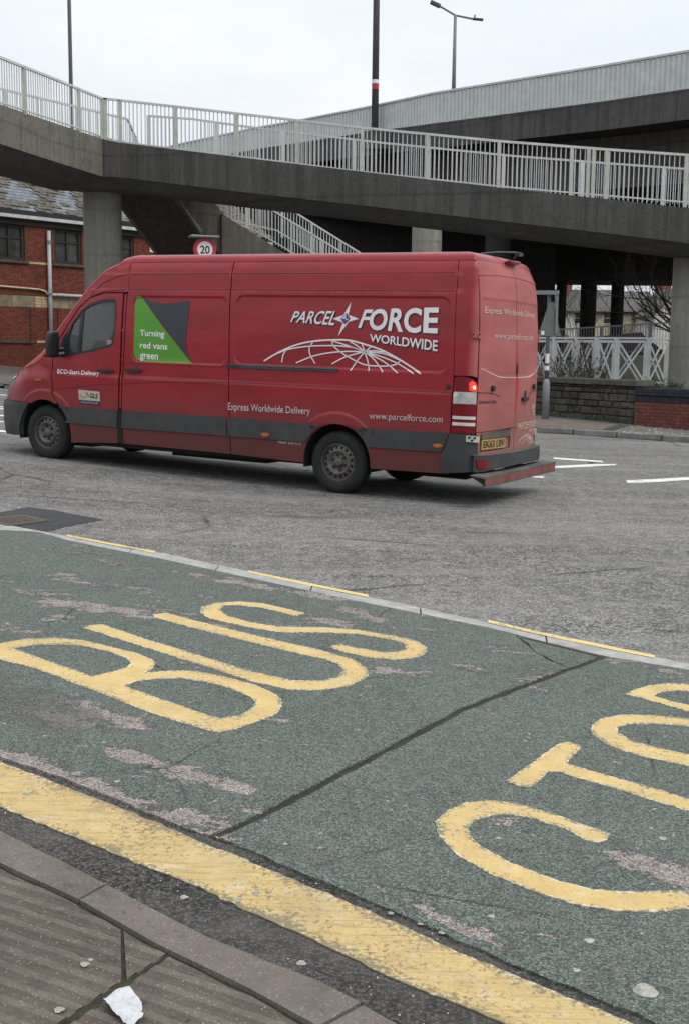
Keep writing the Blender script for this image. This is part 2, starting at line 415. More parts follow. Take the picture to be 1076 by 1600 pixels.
M_GLASSB = dirty_glass('dirty_window_glass')
M_GUTTER = simple('white_gutter', (.55, .55, .52), .5, var=.15)
M_GUTTERD = simple('dark_gutter', (.02, .02, .025), .5)
M_PIPE = simple('grey_white_pipe', (.42, .43, .46), .5, var=.1, dirt=(.2, .2, .19), dscale=3)
M_PIPEC = simple('cream_pipe', (.55, .48, .32), .6, var=.15)
def slate_mat(name, c1, c2, moss, m_amt):
    m, nt, b = new_mat(name, .75, 0, .4); g = G_(nt); p = g.pos()
    oi = g.n('ShaderNodeObjectInfo')
    c = g.mix(oi.outputs['Random'], c1, c2)
    mm = g.step(g.noise(p, 7, 6, .75), .5, .62)
    c = g.mix(g.math('MULTIPLY', mm, m_amt), c, moss)
    c = g.mix(g.math('MULTIPLY', g.step(g.noise(p, 19, 5, .8), .55, .65), m_amt * .7), c, (.36, .34, .24))
    g.l(c, b.inputs['Base Color']); g.bump(b, g.noise(p, 14, 5, .7), m_amt, .03); return m
M_SLATE = slate_mat('clean_slate', (.15, .165, .195), (.20, .215, .25), (.12, .12, .11), .15)
M_SLATEM = slate_mat('mossy_slate', (.045, .044, .040), (.085, .08, .068), (.17, .155, .10), .95)
M_FARSLATE = slate_mat('far_slate', (.075, .07, .07), (.09, .085, .085), (.10, .09, .075), .5)
M_CREAM = simple('cream_render', (.62, .56, .40), .9, var=.08, scale=1)
M_WHITER = simple('white_render', (.68, .67, .62), .9, var=.08, scale=1)
M_CHIM = simple('chimney_brick', (.26, .09, .06), .9, var=.3, scale=4)
M_UPVC = simple('white_upvc', (.7, .7, .69), .4, var=.03)
M_BARK = simple('bare_bark', (.055, .048, .036), .95, var=.35, scale=10)
M_TWIG = simple('twig_bark', (.075, .06, .045), .95, var=.3, scale=10)
M_LEAF = simple('weed_leaf', (.06, .11, .03), .7, var=.4, scale=12)
M_IVY = simple('dark_leaf', (.03, .045, .02), .7, var=.4, scale=12)
M_PAPER = simple('white_paper', (.56, .57, .60), .8, var=.12, scale=30, dirt=(.30, .29, .27), dirt_amt=.7, dscale=30)
M_GUM = simple('pale_gum', (.33, .33, .29), .85, var=.3, scale=60, dirt=(.15, .15, .13), dirt_amt=.7, dscale=70)
M_DEBRIS = simple('dry_debris', (.28, .21, .12), .9, var=.5, scale=20)
M_PALELEAF = simple('pale_fallen_leaf', (.5, .46, .36), .9, var=.3, scale=20)
M_BLOCK = brick_mat('block_paving', (.13, .095, .08), (.18, .14, .12), (.07, .06, .05))
M_FARPAVE = simple('far_pavement_asphalt', (.135, .125, .115), .95, var=.25, scale=3, bump=.3, bscale=60, dirt=(.07, .065, .055), dscale=1.5)
M_SIGNW = simple('sign_white', (.74, .75, .74), .4, var=.03)
M_SIGNR = simple('sign_red', (.42, .02, .03), .4, var=.05)
M_BLACK = simple('sign_black', (.012, .012, .012), .5, var=.1)
M_SIGNY = simple('sign_yellow', (.75, .55, .05), .4, var=.05)
M_SIGNBACK = simple('sign_back_grey', (.12, .135, .12), .6, var=.15)
# ------------------------------------------------------------------ polygons -> meshes
def inpoly(x, y, P):
    c = False; j = len(P) - 1
    for i in range(len(P)):
        xi, yi = P[i]; xj, yj = P[j]
        if (yi > y) != (yj > y) and x < (xj - xi) * (y - yi) / (yj - yi) + xi: c = not c
        j = i
    return c
def densify(P, d, closed=True, jit=0., rnd=None):
    o = []; n = len(P)
    for i in range(n if closed else n - 1):
        a = P[i]; b = P[(i + 1) % n]; L = math.dist(a, b); k = max(1, int(math.ceil(L / d)))
        for j in range(k):
            t = j / k; x = a[0] + (b[0] - a[0]) * t; y = a[1] + (b[1] - a[1]) * t
            if jit and j: x += random.uniform(-jit, jit); y += random.uniform(-jit, jit)
            o.append((x, y))
    if not closed: o.append(tuple(P[-1]))
    return o
def tri2d(outer, holes=(), grid=.2, extra=(), egrid=None):
    """triangulate outline with holes and inner points; returns verts2d, tris, loops"""
    vs = []; es = []; loops = []
    for L in [outer] + list(holes):
        n = len(vs); vs += L; es += [(n + i, n + (i + 1) % len(L)) for i in range(len(L))]
    xs = [p[0] for p in outer]; ys = [p[1] for p in outer]
    x0, x1, y0, y1 = min(xs), max(xs), min(ys), max(ys)
    cell = {}
    def near(x, y, r):
        k = (int(x / grid), int(y / grid))
        for i in (-1, 0, 1):
            for j in (-1, 0, 1):
                for q in cell.get((k[0] + i, k[1] + j), ()):
                    if abs(q[0] - x) < r and abs(q[1] - y) < r: return True
        return False
    def put(x, y): cell.setdefault((int(x / grid), int(y / grid)), []).append((x, y))
    for p in vs: put(*p)
    def ok(x, y): return inpoly(x, y, outer) and not any(inpoly(x, y, h) for h in holes)
    for x, y in extra:
        if ok(x, y) and not near(x, y, grid * .04): vs.append((x, y)); put(x, y)
    gx = x0 + grid / 2
    while gx < x1:
        gy = y0 + grid / 2
        while gy < y1:
            if ok(gx, gy) and not near(gx, gy, grid * .45): vs.append((gx, gy))
            gy += grid
        gx += grid
    rv, re, rf, ov, oe, of = delaunay_2d_cdt([Vector(v) for v in vs], es, [], 0, 1e-6)
    T = []
    for f in rf:
        cx = sum(rv[i].x for i in f) / 3; cy = sum(rv[i].y for i in f) / 3
        if ok(cx, cy):
            a, b, c = (rv[i] for i in f)
            if (b.x - a.x) * (c.y - a.y) - (b.y - a.y) * (c.x - a.x) < 0: f = f[::-1]
            T.append(tuple(f))
    # boundary edges of the kept triangles, oriented
    cnt = {}
    for f in T:
        for i in range(3):
            e = (f[i], f[(i + 1) % 3]); cnt[e] = 1
    B = [e for e in cnt if (e[1], e[0]) not in cnt]
    return [(v.x, v.y) for v in rv], T, B
def drape(name, outer, off, mats, parent=None, grid=.35, depth=.03, holes=(), smooth=False, zf=None, attrs=None, org=None):
    """a sheet or slab lying on the ground, top at gz+off"""
    zf = zf or (lambda x, y: gz(x, y) + off)
    V, T, Bd = tri2d(outer, holes, grid)
    vs = [(x, y, zf(x, y)) for x, y in V]; fs = list(T); n = len(vs)
    if depth:
        mp_ = {}
        for a, b in Bd:
            for q in (a, b):
                if q not in mp_: mp_[q] = len(vs); x, y = V[q]; vs.append((x, y, vs[q][2] - depth))
        for a, b in Bd: fs.append((b, a, mp_[a], mp_[b]))
    if parent is not None:
        inv = pm(parent).inverted(); vv = [inv @ Vector(v) for v in vs]
        me = mesh_of(name, vv, fs, mats, smooth); o = link(name, me, parent)
    else:
        if org is None: org = (sum(v[0] for v in vs) / len(vs), sum(v[1] for v in vs) / len(vs), 0); org = (org[0], org[1], gz(org[0], org[1]))
        me = mesh_of(name, [Vector(v) - Vector(org) for v in vs], fs, mats, smooth); o = link(name, me, None, org)
    if attrs:
        for k, fn in attrs.items():
            a = me.attributes.new(k, 'FLOAT', 'POINT')
            a.data.foreach_set('value', [fn(v[0], v[1]) for v in vs])
    return o
def edge_fn(outlines, w):
    segs = []
    for L in outlines:
        segs += [(L[i], L[(i + 1) % len(L)]) for i in range(0, len(L))]
    def f(x, y):
        d = 9.
        for a, b in segs:
            dx, dy = b[0] - a[0], b[1] - a[1]; t = max(0, min(1, ((x - a[0]) * dx + (y - a[1]) * dy) / (dx * dx + dy * dy + 1e-12)))
            d = min(d, abs(x - a[0] - t * dx) + abs(y - a[1] - t * dy))
        return max(0., 1 - d / w)
    return f
def G2(pts, h=0.): return [tuple(pg(x, y, h)[:2]) for x, y in pts]
def ext(L, a, b):                      # lengthen an open line at both ends (metres)
    def e(p, q, d):
        l = math.dist(p, q); return (p[0] + (p[0] - q[0]) / l * d, p[1] + (p[1] - q[1]) / l * d)
    return ([e(L[0], L[1], a)] if a else []) + list(L) + ([e(L[-1], L[-2], b)] if b else [])
def at_line(L, s):                     # point and direction at arc length s of an open line
    for p, q in zip(L, L[1:]):
        l = math.dist(p, q)
        if s <= l or q is L[-1]:
            d = ((q[0] - p[0]) / l, (q[1] - p[1]) / l)
            return (p[0] + d[0] * s, p[1] + d[1] * s), d
        s -= l
def length(L): return sum(math.dist(p, q) for p, q in zip(L, L[1:]))
# ------------------------------------------------------------------ ground, road
def axis(lim, fine, step):
    a = [0.]
    while a[-1] < lim: a.append(a[-1] + (step if a[-1] < fine else step * 1.35 ** ((a[-1] - fine) / (step * 8) + 1)))
    return a
ax = axis(2500, 45, 1.0); xs = [-v for v in ax[:0:-1]] + ax
ys = [-v for v in axis(300, 10, 1.5)[:0:-1]] + axis(3500, 110, 1.0)
gv = [(x, y, gz(x, y) - .02) for y in ys for x in xs]
nx = len(xs)
gf = [(j * nx + i, j * nx + i + 1, (j + 1) * nx + i + 1, (j + 1) * nx + i) for j in range(len(ys) - 1) for i in range(nx - 1)]
tag(link('ground', mesh_of('ground', gv, gf, M_EARTH, True)), kind='structure')
# lines across the road
K_OUT = ext(G2([(0, 1302), (125, 1363), (232, 1420), (330, 1470), (500, 1537), (620, 1600)]), 4.5, 3)      # near kerb, road side
Y_LO = ext(G2([(0, 1263), (100, 1305), (200, 1345), (300, 1385), (400, 1432), (500, 1478), (625, 1537), (780, 1600)]), 4.5, 3)
Y_HI = ext(G2([(0, 1192), (60, 1215), (200, 1270), (325, 1323), (500, 1395), (576, 1426), (700, 1484), (800, 1526), (975, 1598)]), 4.5, 3)
B_LO = ext(G2([(0, 1187), (100, 1220), (180, 1252), (311, 1308), (335, 1310), (500, 1381), (576, 1412), (700, 1468), (800, 1512), (1008, 1597)]), 4.5, 2)
S_LO = ext(G2([(0, 830), (60, 833), (105, 846), (260, 877), (393, 906), (579, 946), (765, 984), (948, 1029), (1076, 1050)]), 4, 3)
S_HI = ext(G2([(0, 820), (105, 839), (260, 867), (393, 896), (579, 935), (765, 975), (950, 1014), (1076, 1040)]), 4, 3)
_k = G2([(0, 606), (845, 676), (1076, 692)])
_kd = ((_k[2][0] - _k[1][0]), (_k[2][1] - _k[1][1]))
FK = [(-40, 33), (-20, 30.2), _k[0], _k[1], _k[2], (_k[2][0] + _kd[0] * 3, _k[2][1] + _kd[1] * 3), (_k[2][0] + _kd[0] * 9, _k[2][1] + _kd[1] * 9)]
rp = [tuple(p) for p in densify(K_OUT, .5, False)]
rp = rp + [(3.2, 0), (20, -12), (48, -12)] + densify(FK[::-1], .8, False) + [(-40, 18)]
drape('road', rp, 0., M_ROAD, None, .9, 0, smooth=True)['kind'] = 'structure'
# dark gutter tarmac beside the kerb
gut = densify(K_OUT, .12, False) + densify(B_LO, .12, False)[::-1]
drape('gutter', gut, .003, M_GUT, None, .3, 0)['kind'] = 'structure'
# ------------------------------------------------------------------ bus bay
bay = thing('bus_bay', pg(500, 1100), kind='structure')
def wear_fn(blobs):
    E = []
    for (x0, y0), (x1, y1), wid, amp in blobs:
        a = pg(x0, y0); b = pg(x1, y1); E.append((a.x, a.y, b.x, b.y, wid, amp))
    def f(x, y):
        s = 0.
        for ax_, ay, bx, by, w, amp in E:
            dx, dy = bx - ax_, by - ay; L2 = dx * dx + dy * dy + 1e-9
            t = max(0, min(1, ((x - ax_) * dx + (y - ay) * dy) / L2))
            d = math.hypot(x - ax_ - t * dx, y - ay - t * dy) / w
            if d < 2.2: s = max(s, amp * math.exp(-d * d))
        return s
    return f
WEAR = [((20, 925), (100, 935), .14, .5), ((180, 915), (260, 940), .10, .5), ((0, 1000), (60, 1004), .06, .5), ((560, 1075), (600, 1085), .05, .5), ((690, 960), (740, 975), .10, .55), ((740, 1010), (800, 1020), .07, .5), ((620, 985), (690, 992), .08, .5), ((60, 1118), (130, 1140), .09, .8), ((130, 1108), (225, 1140), .09, .75), ((180, 1180), (300, 1215), .07, .8), ((300, 1215), (390, 1240), .08, .75),
        ((0, 1180), (120, 1222), .07, .9), ((120, 1222), (300, 1290), .06, .95), ((290, 1285), (345, 1300), .08, .85), ((380, 1270), (440, 1262), .05, .55),
        ((90, 945), (220, 960), .16, .62), ((230, 948), (330, 975), .12, .5), ((10, 980), (70, 990), .12, .5), ((95, 965), (120, 970), .1, .5),
        ((95, 900), (160, 925), .10, .5), ((160, 880), (260, 895), .08, .4), ((300, 900), (540, 940), .10, .62), ((545, 955), (600, 970), .12, .6), ((480, 965), (560, 985), .1, .6),
        ((595, 1050), (655, 1060), .07, .7), ((715, 1043), (755, 1052), .06, .7), ((800, 1062), (850, 1085), .05, .5), ((430, 980), (500, 1000), .07, .5),
        ((1000, 1350), (1076, 1380), .10, .85), ((940, 1335), (1010, 1350), .05, .55), ((980, 1465), (1010, 1475), .04, .6), ((0, 1100), (40, 1110), .05, .3),
        ((950, 1030), (1076, 1060), .06, .6), ((1010, 1060), (1076, 1068), .05, .4), ((340, 1060), (420, 1080), .03, .3), ((270, 1035), (330, 1050), .04, .5),
        ((820, 1075), (870, 1050), .05, .5), ((640, 1415), (1008, 1590), .022, .85), ((500, 1360), (640, 1412), .018, .6)]
GRIME = [((-80, 1060), (100, 1130), .28, .75), ((100, 1170), (250, 1200), .15, .32), ((500, 1390), (1000, 1560), .18, .3), ((0, 1200), (200, 1260), .04, .4)]
wf, gf_ = wear_fn(WEAR), wear_fn(GRIME)
BATT = {'wear': wf, 'grime': gf_}
J = G2([(332, 1312), (400, 1284), (470, 1247), (560, 1200), (650, 1152), (720, 1114), (800, 1082), (880, 1052), (945, 1029)])
def cut_at(L, p):                      # split an open line at its point nearest p
    best = None
    D = densify(L, .03, False)
    i = min(range(len(D)), key=lambda i: math.dist(D[i], p)); return D[:i + 1], D[i:]
lo_l, lo_r = cut_at(B_LO, J[0]); hi_l, hi_r = cut_at(S_LO, J[-1])
def shift(L, d):
    o = []
    for i, p in enumerate(L):
        a = L[max(i - 1, 0)]; b = L[min(i + 1, len(L) - 1)]; l = math.dist(a, b); nx_, ny_ = -(b[1] - a[1]) / l, (b[0] - a[0]) / l
        dd = d + random.uniform(-.003, .003) + .009 * noise.noise(Vector((p[0] * 7, p[1] * 7, d * 50))) + .004 * noise.noise(Vector((p[0] * 23, p[1] * 23, d * 50)))
        o.append((p[0] + nx_ * dd, p[1] + ny_ * dd))
    return o
Jd = densify(J, .045, False)
JL, JR = shift(Jd, .021), shift(Jd, -.019)
# broken corner of the slab, a loose wedge beside the channel
W0, W1, W2, W3, W4 = G2([(806, 996), (820, 1007), (835, 1021), (862, 1036), (886, 1046)])
wc = [W0, W1, W2, W3, W4]
iL = min(range(len(hi_l)), key=lambda i: math.dist(hi_l[i], W0))
jW = min(range(len(JL)), key=lambda i: math.dist(JL[i], W4))
def thin(L, d):
    o = [L[0]]
    for p in L[1:]:
        if math.dist(p, o[-1]) >= d: o.append(p)
    return o
def jl(L, a): return [(p[0] + random.uniform(-a, a), p[1] + random.uniform(-a, a)) for p in L]
left = thin(jl(lo_l, .006), .05) + JL[:jW + 1] + shift(densify(wc[::-1], .05, False), .008) + thin(hi_l[:iL + 1][::-1], .06)
right = thin(jl(lo_r, .006)[::-1], .05)
right = right + JR + thin(hi_r[1:], .06)
slabtop = .012
drape('surface_slab', left, slabtop, M_BAY, bay, .09, .02, attrs=BATT)
drape('surface_slab', right, slabtop, M_BAY, bay, .09, .02, attrs=BATT)
wedge = shift(densify(wc, .05, False), .010) + JL[jW + 1:-1] + [(p[0] - .026, p[1] - .034) for p in thin(hi_l[iL + 1:-3][::-1], .06)]
drape('broken_slab_corner', wedge, slabtop - .003, M_BAY, bay, .09, .02, attrs=BATT)['label'] = 'cracked loose corner of the green surface by the channel'
seal = shift(Jd, .06) + shift(Jd, -.06)[::-1]
drape('joint_seal', seal, .004, M_TAR, bay, .2, 0)
sl2 = shift(densify(G2([(760, 985), (800, 992), (948, 1029)]), .05, False), .06) + shift(densify(G2([(760, 985), (800, 992), (948, 1029)]), .05, False), -.05)[::-1]
drape('joint_seal', sl2, .0035, M_TAR, bay, .2, 0)
sl3 = shift(densify(wc, .05, False), .05) + shift(densify(wc, .05, False), -.05)[::-1]
drape('joint_seal', sl3, .003, M_TAR, bay, .2, 0)
# pale channel stones between the bay and the running lane
NS = 300
lh, ll = length(S_HI), length(S_LO)
k = 0; s = 0.
chan = thing('channel', pg(500, 930), kind='structure')
while s < lh - .2:
    e = min(s + .915, lh)
    A = [at_line(S_HI, s + .006 + (e - s - .012) * i / 4)[0] for i in range(5)]
    Bq = [at_line(S_LO, (s + .006 + (e - s - .012) * i / 4) * ll / lh)[0] for i in range(5)]
    drape('channel_stone', A + Bq[::-1], .010 + random.uniform(-.002, .002), M_LIGHTKERB, chan, .3, .02)
    s = e
gapp = densify(S_HI, .3, False) + densify(S_LO, .3, False)[::-1]
drape('joint_seal', gapp, .002, M_TAR, chan, .4, 0)
# yellow dashes on the channel
for q in ([(105, 837.5), (170, 850), (243, 863.5), (243, 867), (170, 853), (105, 840.5)],
          [(388, 893.5), (480, 913), (575, 932), (575, 936), (480, 917), (388, 897)],
          [(762, 971.5), (850, 992), (948, 1012), (1022, 1027), (1022, 1031.5), (948, 1017), (850, 996.5), (762, 976)]):
    drape('yellow_dash', densify(G2(q), .1, jit=.002), .0128, M_YELLINE, chan, .3, 0)
# wide yellow edge band
yb = densify(Y_LO, .035, False, .006) + densify(Y_HI, .035, False, .006)[::-1]
drape('yellow_band', yb, .008, M_YELBAND, bay, .05, .004, attrs={'edge': edge_fn([Y_LO + Y_HI[::-1]], .05)})
# lettering, stencilled in thick paint
LET = {
 'B': ([(-22, 1024), (-8, 1013), (10, 1007), (40, 1002), (85, 1000), (130, 1004), (175, 1015), (215, 1025), (238, 1034), (244, 1041), (240, 1048), (229, 1055), (250, 1053), (280, 1052), (310, 1053), (350, 1061), (400, 1075), (425, 1086), (440, 1097), (441, 1108), (432, 1120), (405, 1132), (370, 1144), (345, 1149), (330, 1148), (300, 1139), (240, 1120), (160, 1089), (100, 1066), (50, 1047), (0, 1035), (-22, 1032)],
       [[(22, 1017), (58, 1012), (90, 1011), (130, 1014), (170, 1022), (198, 1032), (205, 1040), (198, 1047), (175, 1054), (145, 1061), (100, 1045), (55, 1029)],
        [(195, 1076), (215, 1068), (245, 1065), (280, 1064), (320, 1070), (360, 1080), (393, 1094), (399, 1103), (393, 1112), (375, 1122), (345, 1127), (310, 1117), (255, 1098)]]),
 'U': ([(130, 985), (140, 981), (160, 979), (230, 1003), (300, 1024), (393, 1053), (453, 1067), (504, 1068), (527, 1062), (536, 1051), (528, 1042), (509, 1035), (416, 1014), (300, 985), (242, 968), (239, 964), (260, 961), (300, 972), (393, 995), (495, 1018), (551, 1034), (573, 1048), (576, 1058), (568, 1066), (546, 1076), (500, 1083), (453, 1082), (393, 1069), (300, 1039), (220, 1013)], []),
 'S': ([(474, 963), (460, 966), (435, 959), (407, 953), (370, 949), (350, 950), (344, 955), (348, 961), (360, 967), (393, 976), (435, 983), (509, 984), (560, 988), (616, 997), (653, 1006), (666, 1015), (667, 1022), (658, 1029), (644, 1033), (616, 1035), (579, 1032), (532, 1022), (516, 1016), (520, 1012), (535, 1011), (560, 1017), (597, 1023), (621, 1022), (633, 1018), (632, 1011), (607, 1003), (560, 995), (504, 992), (439, 992), (384, 983), (328, 970), (313, 961), (314, 952), (337, 945), (374, 943), (411, 946), (458, 957), (476, 961)], []),
 'S2': ([(953, 1309), (948, 1318), (934, 1323), (920, 1321), (878, 1300), (836, 1286), (794, 1278), (765, 1281), (740, 1289), (731, 1299), (734, 1312), (750, 1328), (799, 1355), (873, 1384), (929, 1397), (976, 1400), (1022, 1399), (1076, 1398), (1130, 1388), (1190, 1386), (1250, 1398), (1290, 1425), (1250, 1440), (1200, 1412), (1140, 1412), (1076, 1427), (1022, 1432), (962, 1430), (901, 1421), (832, 1399), (762, 1371), (711, 1341), (685, 1313), (679, 1290), (697, 1272), (729, 1259), (762, 1256), (808, 1262), (855, 1274)], []),
 'T': ([(883, 1164), (905, 1169), (908, 1174), (883, 1198), (948, 1217), (1017, 1236), (1076, 1254), (1200, 1295), (1200, 1317), (1076, 1273), (1013, 1255), (948, 1234), (873, 1212), (855, 1212), (845, 1222), (829, 1236), (808, 1234), (789, 1226), (818, 1206), (850, 1182), (870, 1168)], []),
 'O': ([(1076, 1128), (1022, 1122), (971, 1121), (940, 1127), (923, 1138), (922, 1147), (930, 1157), (948, 1169), (994, 1185), (1076, 1203), (1150, 1218), (1200, 1215), (1225, 1195), (1210, 1170), (1150, 1143)],
       [[(1076, 1140), (1017, 1136), (980, 1136), (963, 1141), (965, 1150), (985, 1162), (1031, 1174), (1076, 1184), (1130, 1197), (1165, 1198), (1182, 1185), (1170, 1168), (1130, 1150)]]),
 'P': ([(976, 1089), (990, 1082), (1013, 1075), (1041, 1072), (1076, 1073), (1130, 1082), (1152, 1094), (1140, 1106), (1120, 1112), (1250, 1150), (1250, 1164), (1076, 1117), (1030, 1103)],
       [[(1020, 1092), (1034, 1085), (1060, 1083), (1090, 1086), (1108, 1094), (1100, 1102), (1076, 1106), (1050, 1101)]]),
}
for kx, (o_, hs) in LET.items():
    oo = densify(G2(o_), .03, jit=.0035); hh_ = [densify(G2(h), .03, jit=.003) for h in hs]
    drape('painted_letter', oo, slabtop + .0030, M_YEL, bay, .025, .0035, holes=hh_, attrs={'edge': edge_fn([G2(o_)] + [G2(h) for h in hs], .035)})
# ------------------------------------------------------------------ near pavement
PH = .085
K_IN = ext(G2([(0, 1349), (125, 1407), (251, 1479), (380, 1540), (500, 1606)], PH), 4.5, 3)
K_OT = ext(G2([(0, 1300), (125, 1361), (232, 1418), (330, 1468), (500, 1535), (620, 1598)], PH), 4.5, 3)
pav = thing('pavement', pg(100, 1500, PH), kind='structure')
lk, li = length(K_OT), length(K_IN)
p0 = pg(128, 1395, PH); bp = (p0.x, p0.y)
acc = 0; bestd = 1e9
for i in range(400):
    q = at_line(K_OT, lk * i / 400)[0]
    if math.dist(q, bp) < bestd: bestd = math.dist(q, bp); acc = lk * i / 400
s = acc - 6 * .915
while s < lk - .1:
    e = min(s + .915, lk); s_ = max(s, 0)
    if e > .1:
        A = [at_line(K_OT, s_ + .004 + (e - s_ - .008) * i / 24)[0] for i in range(25)]
        Bq = [at_line(K_IN, (s_ + .004 + (e - s_ - .008) * i / 8) * li / lk)[0] for i in range(9)]
        A = [(x + .004 * noise.noise(Vector((x * 9, y * 9, 0))), y + .006 * noise.noise(Vector((x * 9, y * 9, 5)))) for x, y in A]
        o = drape('kerb_stone', A + Bq[::-1], PH + random.uniform(-.002, .003), M_GRANITE, pav, .06, .11)
        bv = o.modifiers.new('bevel', 'BEVEL'); bv.width = .010; bv.segments = 3; bv.angle_limit = R(50)
    s = e
# ribbed slabs: every rib is modelled
ra, rb = pg(0, 1400, PH), pg(180, 1457, PH)
rd = Vector((rb.x - ra.x, rb.y - ra.y)).normalized(); rn = Vector((-rd.y, rd.x))
def clip(P, nx_, ny_, c, keep_less):
    o = []
    for i in range(len(P)):
        a, b = P[i], P[(i + 1) % len(P)]
        da = a[0] * nx_ + a[1] * ny_ - c; db = b[0] * nx_ + b[1] * ny_ - c
        if not keep_less: da, db = -da, -db
        if da <= 0: o.append(a)
        if (da < 0 < db) or (db < 0 < da):
            t = da / (da - db); o.append((a[0] + (b[0] - a[0]) * t, a[1] + (b[1] - a[1]) * t))
    return o
RP = .058
PROF = [(0, 0), (.42, 0), (.60, -.0040), (.84, -.0040), (1.0, 0)]
def ribslab(P, h):
    ps = [x * rn.x + y * rn.y for x, y in P]; lo, hi = min(ps), max(ps)
    mb = MB(); k0 = math.floor(lo / RP); k1 = math.ceil(hi / RP)
    def zz(x, y, pz): return gz(x, y) + h + pz + .0022 * noise.noise(Vector((x * 14, y * 14, 3))) + .0015 * noise.noise(Vector((x * 45, y * 45, 3)))
    for k in range(k0, k1):
        for (a, za), (b, zb) in zip(PROF, PROF[1:]):
            c0, c1 = (k + a) * RP, (k + b) * RP
            Q = clip(clip(P, rn.x, rn.y, c1, True), rn.x, rn.y, c0, False)
            if len(Q) < 3: continue
            # cut along the rib so relief can wander
            us = [x * rd.x + y * rd.y for x, y in Q]
            n = max(1, int((max(us) - min(us)) / .035))
            for j in range(n):
                u0 = min(us) + (max(us) - min(us)) * j / n; u1 = min(us) + (max(us) - min(us)) * (j + 1) / n
                S = clip(clip(Q, rd.x, rd.y, u1, True), rd.x, rd.y, u0, False)
                if len(S) < 3: continue
                vs = []
                for x, y in S:
                    t = ((x * rn.x + y * rn.y) - c0) / (c1 - c0 + 1e-12); vs.append((x, y, zz(x, y, za + (zb - za) * t)))
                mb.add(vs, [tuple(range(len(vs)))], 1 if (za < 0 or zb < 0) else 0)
    for i in range(len(P)):
        a, b = P[i], P[(i + 1) % len(P)]
        mb.add([(a[0], a[1], gz(*a) + h - .003), (b[0], b[1], gz(*b) + h - .003), (b[0], b[1], gz(*b) + h - .05), (a[0], a[1], gz(*a) + h - .05)], [(3, 2, 1, 0)])
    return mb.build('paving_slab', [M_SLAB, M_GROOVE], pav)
SH = PH - .006
jA, jB, jC = G2([(100, 1600), (195, 1532), (262, 1490)], SH)
jD, = G2([(195, 1450)], SH)
def off_in(L, d):
    o = []
    for i, p in enumerate(L):
        a = L[max(i - 1, 0)]; b = L[min(i + 1, len(L) - 1)]; l = math.dist(a, b)
        o.append((p[0] + (b[1] - a[1]) / l * d, p[1] - (b[0] - a[0]) / l * d))
    return o
KI = off_in(densify(K_IN, .012, False), .011)
cross = Vector((jC[0] - jA[0], jC[1] - jA[1])).normalized(); back = -cross
def kin_near(p): return min(KI, key=lambda q: math.dist(q, p))
kd = Vector((K_IN[3][0] - K_IN[2][0], K_IN[3][1] - K_IN[2][1])).normalized()
def side_pts(a, b):
    ia = min(range(len(KI)), key=lambda i: math.dist(KI[i], a)); ib = min(range(len(KI)), key=lambda i: math.dist(KI[i], b))
    return KI[ia:ib + 1:12] if ib > ia else []
def rowslab(c0, c1, d):      # slab between two cross joints, d deep
    g = .007
    a = Vector(c0) + kd * g; b = Vector(c1) - kd * g
    kp = [(KI_p[0], KI_p[1]) for KI_p in (tuple(a), tuple(b))]
    return [kp[0], kp[1], tuple(b + back * d), tuple(a + back * d)]
kc = Vector(kin_near(jC))
dist_ = 1.9
g = .006
def kp(q): return Vector(kin_near(tuple(kc + kd * q)))
def sslab(q0, q1, h):        # slab whose front edge follows the kerb from q0 to q1
    a, b = kp(q0), kp(q1)
    ribslab([tuple(a)] + side_pts(tuple(a), tuple(b))[1:-1] + [tuple(b), tuple(b + back * dist_), tuple(a + back * dist_)], h)
a = kp(-1.05); b = Vector(kin_near(jD)) - kd * g * 1.2
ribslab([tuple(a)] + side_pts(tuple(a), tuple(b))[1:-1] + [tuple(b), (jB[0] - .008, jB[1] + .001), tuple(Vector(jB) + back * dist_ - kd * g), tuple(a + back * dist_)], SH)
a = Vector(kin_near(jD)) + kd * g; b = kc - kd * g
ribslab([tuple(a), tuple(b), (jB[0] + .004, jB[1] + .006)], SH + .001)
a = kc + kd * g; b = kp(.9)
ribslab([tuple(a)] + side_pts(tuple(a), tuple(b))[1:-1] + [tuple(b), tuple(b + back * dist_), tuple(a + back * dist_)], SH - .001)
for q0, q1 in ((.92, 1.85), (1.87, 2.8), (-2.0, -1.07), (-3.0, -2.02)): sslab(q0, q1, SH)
mossb = densify(K_IN, .3, False) + [tuple(Vector(p) + back * 2.6) for p in densify(K_IN, .3, False)[::-1]]
drape('joint_moss', mossb, PH - .012, M_MOSS, pav, .4, 0)
# ------------------------------------------------------------------ road markings across the junction
rm = thing('road_markings', pg(900, 730), kind='structure')
for q in ([(864, 715), (941, 720.5), (941, 723), (864, 717.5)], [(846, 729.5), (925, 725.5), (963, 725.5), (960, 727.3), (915, 730), (846, 733)],
          [(820, 711.5), (841, 713.5), (841, 715.5), (820, 713.5)], [(812, 743), (850, 745), (848, 747.5), (812, 745)],
          [(977, 751), (1020, 749), (1100, 744.5), (1100, 748.5), (1030, 753.5), (980, 755.5)],
          [(-30, 634), (8, 635.5), (8, 637), (-30, 636)], [(-30, 637.5), (9, 638.5), (9, 640.2), (-30, 639)], [(-30, 648), (14, 649), (14, 651), (-30, 650)], [(-30, 657.5), (12, 658.5), (12, 660), (-30, 659.5)],
          [(-30, 671), (4, 672.5), (25, 676), (25, 678.5), (4, 675.5), (-30, 674.5)], [(-5, 616.5), (10, 617), (10, 618.5), (-5, 618)]):
    drape('white_line', densify(G2(q), .25), .005, M_WHITE, rm, .4, 0)
